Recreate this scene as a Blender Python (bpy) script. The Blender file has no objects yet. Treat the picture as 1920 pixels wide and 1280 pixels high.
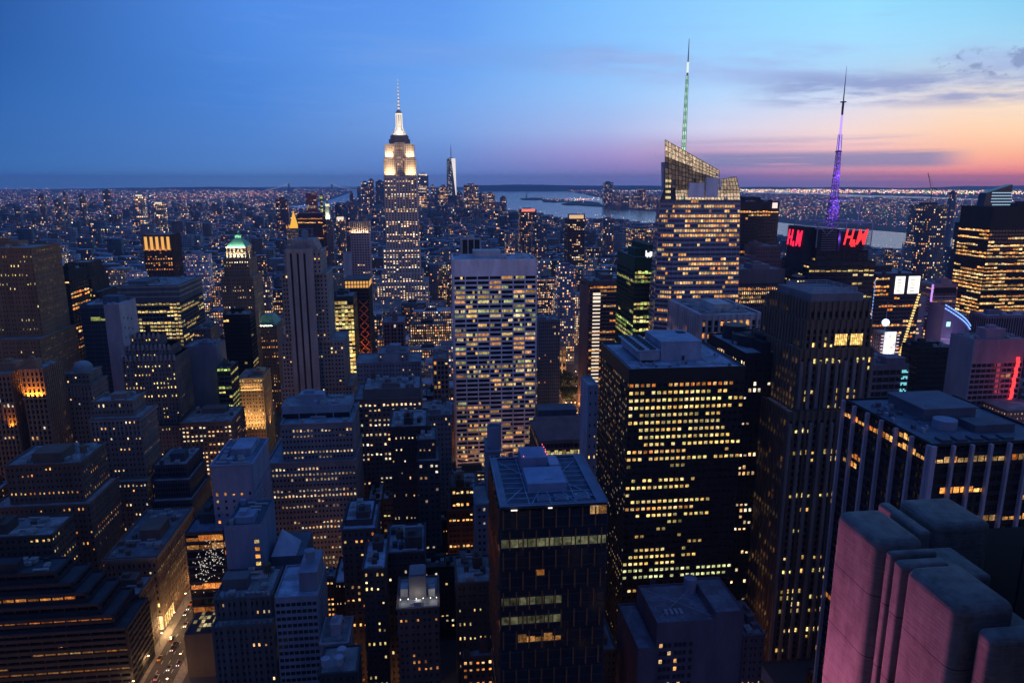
import bpy, math, random
import numpy as np
from mathutils import Vector as V3
R = math.radians
SC = bpy.context.scene
COL = SC.collection
# ------------------------------------------------------------------ camera
PITCH, FPX, H = R(12.5), 1350.0, 255.0
cam = bpy.data.cameras.new('camera')
cam.sensor_width = 36.0; cam.lens = FPX / 1920 * 36.0
cam.clip_start = 0.5; cam.clip_end = 90000
camo = bpy.data.objects.new('camera', cam); COL.objects.link(camo)
camo.location = (0, 0, H); camo.rotation_euler = (R(90) - PITCH, 0, 0)
SC.camera = camo
# ------------------------------------------------------------------ view / cycles
SC.view_settings.view_transform = 'Standard'; SC.view_settings.look = 'None'
SC.view_settings.exposure = 0.1; SC.view_settings.gamma = 1.0
SC.cycles.max_bounces = 5; SC.cycles.diffuse_bounces = 2; SC.cycles.glossy_bounces = 2
SC.cycles.volume_bounces = 0; SC.cycles.transmission_bounces = 2; SC.cycles.transparent_max_bounces = 6
SC.cycles.sample_clamp_indirect = 2.0
SC.cycles.use_denoising = True

def lin(c):
    return tuple(((x/255)/12.92 if x/255 <= .04045 else ((x/255+.055)/1.055)**2.4) for x in c)
# ------------------------------------------------------------------ node helper
class NT:
    def __init__(s, tree): s.t = tree; s.n = tree.nodes; s.l = tree.links
    def new(s, typ, **kw):
        n = s.n.new(typ)
        for k, v in kw.items():
            if k == 'ins':
                for kk, vv in v.items():
                    if hasattr(vv, 'is_output') or isinstance(vv, bpy.types.NodeSocket): s.l.new(vv, n.inputs[kk])
                    else: n.inputs[kk].default_value = vv
            else: setattr(n, k, v)
        return n
    def math(s, op, a, b=0.0, c=0.0, clamp=False):
        n = s.n.new('ShaderNodeMath'); n.operation = op; n.use_clamp = clamp
        for i, x in enumerate((a, b, c)):
            if isinstance(x, bpy.types.NodeSocket): s.l.new(x, n.inputs[i])
            else: n.inputs[i].default_value = x
        return n.outputs[0]
    def mapr(s, x, a, b, c=0.0, d=1.0, smooth=False):
        n = s.n.new('ShaderNodeMapRange'); n.clamp = True
        if smooth: n.interpolation_type = 'SMOOTHSTEP'
        s.l.new(x, n.inputs[0])
        for i, v in zip((1, 2, 3, 4), (a, b, c, d)): n.inputs[i].default_value = v
        return n.outputs[0]
    def mix(s, f, a, b, mode='MIX'):
        n = s.n.new('ShaderNodeMix'); n.data_type = 'RGBA'; n.blend_type = mode
        for sock, x in ((n.inputs[0], f), (n.inputs[6], a), (n.inputs[7], b)):
            if isinstance(x, bpy.types.NodeSocket): s.l.new(x, sock)
            else: sock.default_value = x if not isinstance(x, tuple) or len(x) == 4 else (*x, 1)
        return n.outputs[2]
    def comb(s, x, y, z=0.0):
        n = s.n.new('ShaderNodeCombineXYZ')
        for i, v in enumerate((x, y, z)):
            if isinstance(v, bpy.types.NodeSocket): s.l.new(v, n.inputs[i])
            else: n.inputs[i].default_value = v
        return n.outputs[0]
    def ramp(s, x, stops):
        n = s.n.new('ShaderNodeValToRGB'); s.l.new(x, n.inputs[0]); e = n.color_ramp.elements
        e[0].position, e[0].color = stops[0][0], (*stops[0][1], 1)
        e[1].position, e[1].color = stops[-1][0], (*stops[-1][1], 1)
        for p, c in stops[1:-1]:
            k = e.new(p); k.color = (*c, 1)
        return n.outputs[0]
# ------------------------------------------------------------------ sky at dusk (world)
W = bpy.data.worlds.new('World'); SC.world = W; W.use_nodes = True
w = NT(W.node_tree); w.n.clear()
tc = w.new('ShaderNodeTexCoord'); sep = w.new('ShaderNodeSeparateXYZ'); w.l.new(tc.outputs['Generated'], sep.inputs[0])
sx, sy, sz = sep.outputs
az = w.math('MULTIPLY', w.math('ARCTAN2', sx, sy), 180/math.pi)
el = w.math('MULTIPLY', w.math('ARCSINE', w.math('MINIMUM', w.math('MAXIMUM', sz, -1.0), 1.0)), 180/math.pi)
ef = w.math('POWER', w.math('DIVIDE', w.math('MAXIMUM', el, 0.0), 90.0), 0.5)
ELS = [0, .6, 1.3, 2.2, 3.8, 6, 8, 10, 13, 28, 60, 90]
SKY = {
 -180: [(196,168,182),(196,170,186),(194,170,190),(190,168,192),(176,158,188),(156,144,178),(138,130,170),(124,122,164),(108,114,160),(58,82,150)],
 -90: [(70,86,140),(70,88,144),(70,90,148),(70,92,154),(66,92,156),(62,90,154),(58,88,152),(54,84,148),(50,80,144),(30,66,130)],
 -36: [(54,98,152),(52,99,157),(50,99,161),(49,99,164),(48,99,167),(45,97,167),(41,93,164),(37,87,158),(33,80,151),(18,56,122)],
 -19: [(80,118,170),(78,120,178),(78,122,185),(78,124,192),(78,128,200),(74,130,210),(76,134,217),(78,137,222),(80,138,225),(40,95,180)],
 -5: [(88,114,172),(92,120,180),(96,126,188),(104,138,200),(116,155,218),(114,162,230),(106,162,238),(100,158,238),(94,152,236),(55,115,205)],
 7: [(104,110,166),(118,118,172),(138,126,182),(158,146,200),(164,180,226),(152,192,242),(144,196,250),(134,192,251),(126,190,252),(70,135,220)],
 15: [(112,108,162),(140,118,166),(168,132,174),(192,158,188),(208,208,232),(182,212,246),(162,208,252),(152,209,255),(142,206,255),(80,145,225)],
 24: [(140,112,155),(200,134,155),(228,156,162),(236,180,182),(242,214,208),(214,218,236),(176,210,242),(165,220,255),(150,220,252),(85,150,225)],
 31: [(172,106,130),(228,130,130),(247,160,140),(252,184,152),(252,208,174),(246,224,206),(196,210,226),(165,216,246),(142,210,245),(85,150,220)],
 37: [(205,104,110),(240,125,112),(250,150,120),(253,178,132),(255,212,166),(250,226,196),(208,222,226),(160,210,236),(128,196,236),(80,140,210)],
 80: [(215,110,90),(245,135,100),(252,160,110),(254,180,125),(252,205,155),(235,210,190),(180,200,215),(140,185,220),(110,170,220),(60,115,190)],
 150: [(196,168,182),(196,170,186),(194,170,190),(190,168,192),(176,158,188),(156,144,178),(138,130,170),(124,122,164),(108,114,160),(58,82,150)],
 180: [(196,168,182),(196,170,186),(194,170,190),(190,168,192),(176,158,188),(156,144,178),(138,130,170),(124,122,164),(108,114,160),(58,82,150)],
}
ZEN = [(68,108,184), (58,96,172)]
keys = sorted(SKY)
def col_ramp(cols, sc=1.0):
    cols = list(cols) + ZEN
    gain = [1.6, 1.5, 1.32, 1.18, 1.1, 1.05, 1, 1, 1, 1, 1, 1]
    return w.ramp(ef, [((e/90)**.5, tuple(k*g for k in lin(c))) for e, c, g in zip([x*sc if x < 14 else x for x in ELS], cols, gain)])
SCL = {-36: .83, -19: .94, 24: .91, 31: .86, 37: .82}
skyc = col_ramp(SKY[keys[0]])
for a, b in zip(keys[:-1], keys[1:]):
    skyc = w.mix(w.mapr(az, a, b), skyc, col_ramp(SKY[b], SCL.get(b, 1.0)))
def cloud(seed, sxy, azr, elr, thr, colr, slope=0.0, detail=5.0, rough=.55, amount=1.0):
    global skyc
    el2 = w.math('SUBTRACT', el, w.math('MULTIPLY', az, slope))
    no = w.new('ShaderNodeTexNoise', noise_dimensions='3D')
    w.l.new(w.comb(w.math('MULTIPLY', az, sxy[0]), w.math('MULTIPLY', el2, sxy[1]), seed), no.inputs['Vector'])
    no.inputs['Scale'].default_value = 1.0; no.inputs['Detail'].default_value = detail; no.inputs['Roughness'].default_value = rough
    m = w.mapr(no.outputs[0], thr[0], thr[1], 0, 1, True)
    for x, r in ((az, azr), (el2, elr)):
        m = w.math('MULTIPLY', m, w.mapr(x, r[0], r[1], 0, 1, True))
        m = w.math('MULTIPLY', m, w.mapr(x, r[2], r[3], 1, 0, True))
    skyc = w.mix(w.math('MULTIPLY', m, amount), skyc, lin(colr))
cloud(3.2, (.10, .55), (-2, 9, 40, 50), (7.0, 8.6, 9.6, 11.0), (.40, .66), (160,175,226), -.055, 8, .6, .6)
cloud(8.7, (.16, 1.0), (15, 22, 36, 42), (5.4, 6.3, 7.3, 8.4), (.38, .6), (138,152,202), -.03, 8, .62, .8)
cloud(1.5, (.8, 1.3), (28.5, 30, 34, 36.5), (6.9, 7.4, 8.5, 9.2), (.48, .6), (132,150,190), -.02, 7, .6, .8)
cloud(5.1, (.10, 2.8), (9, 15, 29, 32.5), (.75, 1.25, 1.8, 2.3), (.30, .46), (132,140,184), 0, 8, .6, .8)
cloud(6.6, (.12, 4.2), (8, 13, 26, 31), (2.3, 2.6, 2.9, 3.3), (.38, .55), (172,160,196), 0, 7, .6, .35)
cloud(9.3, (.08, 3.0), (2, 10, 26, 31), (.1, .3, .6, 1.1), (.42, .6), (150,132,176), 0, 6, .6, .2)
cloud(4.4, (.06, .5), (-20, -8, 6, 14), (7.4, 8.6, 9.6, 10.6), (.42, .66), (120,160,225), -.03, 6, .6, .4)
cloud(7.7, (.14, 1.6), (-30, -10, 30, 40), (3.0, 5.0, 11.0, 14.0), (.5, .8), (150,175,228), -.02, 8, .65, .22)
bg = w.new('ShaderNodeBackground'); w.l.new(skyc, bg.inputs[0]); bg.inputs[1].default_value = 1.0
wo = w.new('ShaderNodeOutputWorld'); w.l.new(bg.outputs[0], wo.inputs[0])
# ------------------------------------------------------------------ pixel (1920x1280) -> world on its own distance
cp, sp = math.cos(PITCH), math.sin(PITCH)
def ray(px, py):
    a, b = (px-960)/FPX, (640-py)/FPX
    return V3((a, cp + b*sp, b*cp - sp))
def P(px, py, Y):
    d = ray(px, py); return V3((0, 0, H)) + d*(Y/d.y)
def G(px, py, z=0.0):
    d = ray(px, py); return V3((0, 0, H)) + d*((z-H)/d.z)
def proj(p):
    zc = p[1]*cp - (p[2]-H)*sp
    if zc < 1: return (-9999, 9999, zc)
    yc = p[1]*sp + (p[2]-H)*cp
    return (960 + FPX*p[0]/zc, 640 - FPX*yc/zc, zc)
TH = R(6.3)
UU, VV, ZZ = V3((math.cos(TH), math.sin(TH), 0)), V3((-math.sin(TH), math.cos(TH), 0)), V3((0, 0, 1))
# ------------------------------------------------------------------ mesh builder
class MB:
    def __init__(s): s.v = []; s.f = []; s.m = []; s.uv = []; s.c = []
    def face(s, pts, m=0, uv=None, c=(0, 0, 0)):
        i = len(s.v); s.v += [tuple(p) for p in pts]; s.f.append(tuple(range(i, i+len(pts)))); s.m.append(m)
        s.uv += uv if uv else [(0, 0)]*len(pts); s.c += [(*c[:3], 1.0)]*len(pts)
    def box(s, o, a, b, c, m=0, col=(0, 0, 0), skip=''):      # o corner, a b c edge vectors (right handed)
        p = [o, o+a, o+a+b, o+b, o+c, o+a+c, o+a+b+c, o+b+c]
        la, lb, lc = a.length, b.length, c.length
        F = {'f': ((0, 1, 5, 4), la, lc), 'r': ((1, 2, 6, 5), lb, lc), 'b': ((2, 3, 7, 6), la, lc), 'l': ((3, 0, 4, 7), lb, lc), 't': ((4, 5, 6, 7), la, lb), 'd': ((3, 2, 1, 0), la, lb)}
        for k, (q, x, y) in F.items():
            if k not in skip: s.face([p[i] for i in q], m, [(0, 0), (x, 0), (x, y), (0, y)], col)
    def bar(s, p, q, r=.1, m=0, r2=None, n=4, col=(0, 0, 0)):
        d = (q-p); 
        if d.length < 1e-6: return
        d.normalize(); t = V3((0, 0, 1)) if abs(d.z) < .9 else V3((1, 0, 0)); a = d.cross(t).normalized(); b = d.cross(a)
        r2 = r if r2 is None else r2
        A = [p + (a*math.cos(k*2*math.pi/n) + b*math.sin(k*2*math.pi/n))*r for k in range(n)]
        B = [q + (a*math.cos(k*2*math.pi/n) + b*math.sin(k*2*math.pi/n))*r2 for k in range(n)]
        for k in range(n): s.face([A[k], B[k], B[(k+1) % n], A[(k+1) % n]], m, None, col)
        if r > .01: s.face(A, m, None, col)
        if r2 > .01: s.face(B[::-1], m, None, col)
    def lathe(s, c, prof, n=16, m=0, col=(0, 0, 0)):
        rings = [[c + V3((r*math.cos(k*2*math.pi/n), r*math.sin(k*2*math.pi/n), z)) for k in range(n)] for r, z in prof]
        for A, B in zip(rings[:-1], rings[1:]):
            for k in range(n): s.face([A[k], A[(k+1) % n], B[(k+1) % n], B[k]], m, None, col)
        s.face(rings[-1], m, None, col)
    def build(s, name, mats, parent=None, smooth=False):
        if not s.f: return None
        me = bpy.data.meshes.new(name)
        off = parent.matrix_world_loc if False else (V3(parent['o']) if parent is not None and 'o' in parent else V3((0, 0, 0)))
        vs = np.array(s.v, dtype=np.float64) - np.array(tuple(off))
        nl = sum(len(f) for f in s.f)
        me.vertices.add(len(vs)); me.vertices.foreach_set('co', vs.astype(np.float32).ravel())
        me.loops.add(nl); me.loops.foreach_set('vertex_index', np.arange(nl, dtype=np.int32))
        st = np.cumsum([0]+[len(f) for f in s.f[:-1]]).astype(np.int32)
        me.polygons.add(len(s.f)); me.polygons.foreach_set('loop_start', st)
        me.polygons.foreach_set('material_index', np.array(s.m, dtype=np.int32))
        uvl = me.uv_layers.new(name='UVMap'); uvl.data.foreach_set('uv', np.array(s.uv, dtype=np.float32).ravel())
        ca = me.color_attributes.new(name='Col', type='FLOAT_COLOR', domain='CORNER')
        ca.data.foreach_set('color', np.array(s.c, dtype=np.float32).ravel())
        for m in (mats if isinstance(mats, (list, tuple)) else [mats]): me.materials.append(m)
        me.update(calc_edges=True)
        if smooth: me.polygons.foreach_set('use_smooth', [True]*len(me.polygons))
        o = bpy.data.objects.new(name, me); COL.objects.link(o)
        if parent is not None: o.parent = parent
        return o
def thing(name, label, cat, loc, group=None, kind=None):
    o = bpy.data.objects.new(name, None); COL.objects.link(o); o.location = loc; o['o'] = tuple(loc)
    o.empty_display_size = 1
    o['label'] = label; o['category'] = cat
    if group: o['group'] = group
    if kind: o['kind'] = kind
    return o
def tag(o, label=None, cat=None, group=None, kind=None):
    for k, v in (('label', label), ('category', cat), ('group', group), ('kind', kind)):
        if v: o[k] = v
    return o
def link_light(name, data, loc, target=None, parent=None):
    o = bpy.data.objects.new(name, data); COL.objects.link(o)
    off = V3(parent['o']) if parent is not None else V3((0, 0, 0))
    o.location = V3(loc) - off
    if target is not None: o.rotation_euler = (V3(target)-V3(loc)).to_track_quat('-Z', 'Y').to_euler()
    if parent is not None: o.parent = parent
    return o
def flood(parent, loc, target, sx_, sy_, color, power, spread=110):
    L = bpy.data.lights.new('floodlight', 'AREA'); L.shape = 'RECTANGLE'; L.size = sx_; L.size_y = sy_; L.color = color; L.energy = power; L.spread = R(spread)
    return link_light('floodlight', L, loc, target, parent)
# ------------------------------------------------------------------ materials
_m = {}
def newmat(name):
    m = bpy.data.materials.new(name); m.use_nodes = True; t = NT(m.node_tree); t.n.clear()
    out = t.new('ShaderNodeOutputMaterial'); return m, t, out
def wallmat(c, rough=.85, spec=.3, stain=.3, metal=0.0):
    k = ('w', c, rough, metal)
    if k in _m: return _m[k]
    m, t, out = newmat('wall_finish')
    tcn = t.new('ShaderNodeTexCoord')
    mp = t.new('ShaderNodeMapping', ins={'Scale': (1, 1, .25)}); t.l.new(tcn.outputs['Object'], mp.inputs[0])
    n1 = t.new('ShaderNodeTexNoise', ins={'Scale': .12, 'Detail': 5.0, 'Roughness': .65}); t.l.new(mp.outputs[0], n1.inputs['Vector'])
    n2 = t.new('ShaderNodeTexNoise', ins={'Scale': 1.3, 'Detail': 3.0}); t.l.new(tcn.outputs['Object'], n2.inputs['Vector'])
    f = t.math('ADD', t.mapr(n1.outputs[0], .3, .7, 1-stain, 1+stain*.5), t.mapr(n2.outputs[0], .3, .7, -.08, .08))
    cc = t.new('ShaderNodeVectorMath', operation='SCALE'); cc.inputs[0].default_value = c; t.l.new(f, cc.inputs['Scale'])
    b = t.new('ShaderNodeBsdfPrincipled', ins={'Roughness': rough, 'Specular IOR Level': spec, 'Metallic': metal})
    t.l.new(cc.outputs[0], b.inputs['Base Color']); t.l.new(b.outputs[0], out.inputs[0]); _m[k] = m; return m
def roofmat(c):
    k = ('r', c)
    if k in _m: return _m[k]
    m, t, out = newmat('roof_membrane')
    tcn = t.new('ShaderNodeTexCoord'); vo = t.new('ShaderNodeTexVoronoi', distance='CHEBYCHEV', ins={'Scale': .16}); t.l.new(tcn.outputs['Object'], vo.inputs['Vector'])
    sc = t.new('ShaderNodeSeparateColor'); t.l.new(vo.outputs['Color'], sc.inputs[0])
    n1 = t.new('ShaderNodeTexNoise', ins={'Scale': .25, 'Detail': 6.0, 'Roughness': .7}); t.l.new(tcn.outputs['Object'], n1.inputs['Vector'])
    f = t.math('MULTIPLY', t.mapr(sc.outputs[0], 0, 1, .72, 1.2), t.mapr(n1.outputs[0], .32, .68, .55, 1.3))
    cc = t.new('ShaderNodeVectorMath', operation='SCALE'); cc.inputs[0].default_value = c; t.l.new(f, cc.inputs['Scale'])
    b = t.new('ShaderNodeBsdfPrincipled', ins={'Roughness': .8}); t.l.new(cc.outputs[0], b.inputs['Base Color']); t.l.new(t.mapr(n1.outputs[0], .3, .45, .35, .85), b.inputs['Roughness']); t.l.new(b.outputs[0], out.inputs[0]); _m[k] = m; return m
def glassmat(c=(.012, .016, .022), rough=.12):
    k = ('g', c, rough)
    if k in _m: return _m[k]
    m, t, out = newmat('dark_glass')
    tcn = t.new('ShaderNodeTexCoord')
    n1 = t.new('ShaderNodeTexNoise', ins={'Scale': .35, 'Detail': 2.0}); t.l.new(tcn.outputs['Object'], n1.inputs['Vector'])
    bp = t.new('ShaderNodeBump', ins={'Strength': .12, 'Distance': .5}); t.l.new(n1.outputs[0], bp.inputs['Height'])
    b = t.new('ShaderNodeBsdfPrincipled', ins={'Base Color': (*c, 1), 'Roughness': rough, 'Specular IOR Level': .45})
    t.l.new(bp.outputs[0], b.inputs['Normal']); t.l.new(b.outputs[0], out.inputs[0]); _m[k] = m; return m
def emat(c, s=1.0):
    k = ('e', c, s)
    if k in _m: return _m[k]
    m, t, out = newmat('emissive_glow')
    e = t.new('ShaderNodeEmission', ins={'Color': (*c, 1), 'Strength': s}); t.l.new(e.outputs[0], out.inputs[0]); m.cycles.emission_sampling = 'NONE'; _m[k] = m; return m
def mk_window():
    m, t, out = newmat('lit_window')
    at = t.new('ShaderNodeVertexColor', layer_name='Col'); uv = t.new('ShaderNodeUVMap', uv_map='UVMap')
    mp = t.new('ShaderNodeMapping', ins={'Scale': (1.0, 1.6, 1)}); t.l.new(uv.outputs[0], mp.inputs[0])
    n = t.new('ShaderNodeTexNoise', ins={'Scale': 1.4, 'Detail': 3.0, 'Roughness': .75}); t.l.new(mp.outputs[0], n.inputs['Vector'])
    vo = t.new('ShaderNodeTexVoronoi', distance='CHEBYCHEV', ins={'Scale': .8}); t.l.new(uv.outputs[0], vo.inputs['Vector'])
    sx_ = t.new('ShaderNodeSeparateColor'); t.l.new(vo.outputs['Color'], sx_.inputs[0])
    a = t.mapr(n.outputs[0], .32, .66, .05, 1.75)
    b2 = t.mapr(sx_.outputs[0], 0, 1, .35, 1.25)
    k = t.math('MULTIPLY', a, b2)
    e = t.new('ShaderNodeEmission'); t.l.new(at.outputs[0], e.inputs[0]); t.l.new(k, e.inputs[1])
    g = t.new('ShaderNodeBsdfGlossy', ins={'Roughness': .15, 'Color': (.05, .05, .05, 1)})
    ad = t.new('ShaderNodeAddShader'); t.l.new(e.outputs[0], ad.inputs[0]); t.l.new(g.outputs[0], ad.inputs[1])
    t.l.new(ad.outputs[0], out.inputs[0]); m.cycles.emission_sampling = 'NONE'; return m
MWIN = mk_window()
def mk_city(name, roofy=False):
    # facade: UV in metres, Col = wall colour (sRGB-free), attribute Prm = (lit share, seed, brightness)
    m, t, out = newmat(name)
    at = t.new('ShaderNodeVertexColor', layer_name='Col'); pr = t.new('ShaderNodeAttribute', attribute_name='Prm'); ps = t.new('ShaderNodeSeparateXYZ'); t.l.new(pr.outputs['Vector'], ps.inputs[0])
    litp, seed, bri = ps.outputs
    uv = t.new('ShaderNodeUVMap', uv_map='UVMap'); us = t.new('ShaderNodeSeparateXYZ'); t.l.new(uv.outputs[0], us.inputs[0])
    cw, ch = 3.1, 3.7
    x = t.math('DIVIDE', us.outputs[0], cw); y = t.math('DIVIDE', us.outputs[1], ch)
    fx, fy = t.math('FRACT', x), t.math('FRACT', y); ix, iy = t.math('FLOOR', x), t.math('FLOOR', y)
    def inside(v, a, b): return t.math('MULTIPLY', t.math('GREATER_THAN', v, a), t.math('LESS_THAN', v, b))
    mask = t.math('MULTIPLY', inside(fx, .24, .76), inside(fy, .25, .78))
    mask = t.math('MULTIPLY', mask, t.math('GREATER_THAN', us.outputs[1], 0.0))
    w1 = t.new('ShaderNodeTexWhiteNoise', noise_dimensions='3D'); t.l.new(t.comb(ix, iy, seed), w1.inputs[0])
    ws = t.new('ShaderNodeSeparateColor'); t.l.new(w1.outputs['Color'], ws.inputs[0])
    w2 = t.new('ShaderNodeTexWhiteNoise', noise_dimensions='2D'); t.l.new(t.comb(iy, seed), w2.inputs[0])
    w3 = t.new('ShaderNodeTexWhiteNoise', noise_dimensions='3D'); t.l.new(t.comb(t.math('FLOOR', t.math('DIVIDE', ix, 4.0)), iy, seed), w3.inputs[0])
    p = t.math('MULTIPLY', litp, t.math('ADD', t.math('MULTIPLY', t.math('POWER', w2.outputs[0], 3.0), 2.2), t.math('MULTIPLY', t.math('GREATER_THAN', w3.outputs[0], .75), 1.4)))
    p = t.math('ADD', p, t.math('MULTIPLY', litp, .25))
    lit = t.math('LESS_THAN', ws.outputs[0], p)
    hue = t.ramp(ws.outputs[1], [(0, (1, .3, .07)), (.3, (1, .46, .16)), (.65, (1, .62, .28)), (.88, (1, .8, .5)), (1, (.85, .92, 1))])
    st = t.math('MULTIPLY', t.math('MULTIPLY', lit, mask), t.math('MULTIPLY', bri, t.math('ADD', .25, t.math('MULTIPLY', t.math('POWER', ws.outputs[2], 2.0), 1.8))))
    no = t.new('ShaderNodeTexNoise', ins={'Scale': .08, 'Detail': 3.0}); tcn = t.new('ShaderNodeTexCoord'); t.l.new(tcn.outputs['Object'], no.inputs['Vector'])
    wc = t.new('ShaderNodeVectorMath', operation='SCALE'); t.l.new(at.outputs[0], wc.inputs[0]); t.l.new(t.mapr(no.outputs[0], .3, .7, .7, 1.2), wc.inputs['Scale'])
    base = t.mix(t.math('MULTIPLY', mask, .9), wc.outputs[0], (.012, .014, .018))
    b = t.new('ShaderNodeBsdfPrincipled', ins={'Specular IOR Level': .5})
    t.l.new(base, b.inputs['Base Color']); t.l.new(t.math('SUBTRACT', .85, t.math('MULTIPLY', mask, .6)), b.inputs['Roughness'])
    t.l.new(hue, b.inputs['Emission Color']); t.l.new(st, b.inputs['Emission Strength'])
    t.l.new(b.outputs[0], out.inputs[0]); m.cycles.emission_sampling = 'NONE'; return m
MCITY = mk_city('city_facade')
def citymesh(name, arr, parent=None):
    """arr: list of (corner V3, a vec, b vec, height, wall rgb, roof rgb, litp, seed, bri) -> one mesh"""
    n = len(arr); co = np.zeros((n, 8, 3)); 
    off = np.array(tuple(parent['o'])) if parent is not None else np.zeros(3)
    for i, (o, a, b, h, *_r) in enumerate(arr):
        o, a, b = np.array(tuple(o)), np.array(tuple(a)), np.array(tuple(b)); z = np.array((0, 0, h))
        co[i] = [o, o+a, o+a+b, o+b, o+z, o+a+z, o+a+b+z, o+b+z]
    co -= off
    q = np.array([(0, 1, 5, 4), (1, 2, 6, 5), (2, 3, 7, 6), (3, 0, 4, 7), (4, 5, 6, 7)])
    idx = (np.arange(n)[:, None, None]*8 + q[None]).reshape(-1)
    me = bpy.data.meshes.new(name); me.vertices.add(n*8); me.vertices.foreach_set('co', co.astype(np.float32).ravel())
    me.loops.add(n*20); me.loops.foreach_set('vertex_index', idx.astype(np.int32)); me.polygons.add(n*5); me.polygons.foreach_set('loop_start', (np.arange(n*5)*4).astype(np.int32))
    uv = np.zeros((n, 5, 4, 2)); c = np.ones((n, 5, 4, 4)); prm = np.zeros((n, 5, 4, 3))
    for i, (o, a, b, h, wc, rc, lp, sd, br) in enumerate(arr):
        dist = abs(o[1]); us = 1.0 if dist < 1300 else min(3.2, dist/1300); la, lb, h = V3(a).length/us, V3(b).length/us, h/us; x0 = (sd*37.7) % 50
        for k, L in enumerate((la, lb, la, lb)):
            u0 = x0 + k*60
            uv[i, k] = [(u0, 0.01), (u0+L, 0.01), (u0+L, h), (u0, h)]
        uv[i, 4] = -5.0
        c[i, :4, :, :3] = wc; c[i, 4, :, :3] = rc; prm[i, :, :] = (lp, sd, br)
    uvl = me.uv_layers.new(name='UVMap'); uvl.data.foreach_set('uv', uv.astype(np.float32).ravel())
    ca = me.color_attributes.new(name='Col', type='FLOAT_COLOR', domain='CORNER'); ca.data.foreach_set('color', c.astype(np.float32).ravel())
    pa = me.attributes.new(name='Prm', type='FLOAT_VECTOR', domain='CORNER'); pa.data.foreach_set('vector', prm.astype(np.float32).ravel())
    me.materials.append(MCITY); me.update(calc_edges=True)
    o = bpy.data.objects.new(name, me); COL.objects.link(o)
    if parent is not None: o.parent = parent
    return o
PAL = {'warm': [(1, .48, .13), (1, .56, .19), (1, .66, .28), (1, .38, .09)], 'yel': [(1, .66, .2), (1, .58, .15), (1, .74, .32), (.85, .7, .24)],
       'pale': [(1, .72, .4), (1, .6, .28), (1, .84, .6), (1, .5, .2)], 'green': [(.72, .8, .2), (.9, .8, .28), (.5, .72, .16), (1, .68, .2)],
       'oran': [(1, .36, .07), (1, .45, .12), (1, .58, .22), (1, .28, .05)], 'mix': [(1, .58, .2), (.85, .75, .35), (1, .4, .11), (1, .75, .45), (.6, .75, .4)]}
DEF = dict(c=(.2, .18, .16), g=(.012, .016, .022), fw=3.2, fh=3.8, pier=1.2, span=1.5, dp=.4, p=.2, run=.3, rowv=1.0, pal='warm', br=1.0, grp=0, bp=0.0, top=2.5, prd=.06, rough=.85, metal=0.0, bot=0.0, nof=False, sidep=1.0, roofc=(.22, .23, .25))
def ST(**k): d = dict(DEF); d.update(k); return d
def litmat(nf, nc, S, rng, p):
    M = []; prev = None
    for j in range(nf):
        pr = p*((1-S['rowv']) + S['rowv']*(3.2*rng.random()**2.2)); pr = min(pr, .97)
        row = []; on = rng.random() < pr
        for i in range(nc):
            if rng.random() > S['run']: on = rng.random() < pr
            row.append(on)
        M.append(row)
    return M
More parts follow.
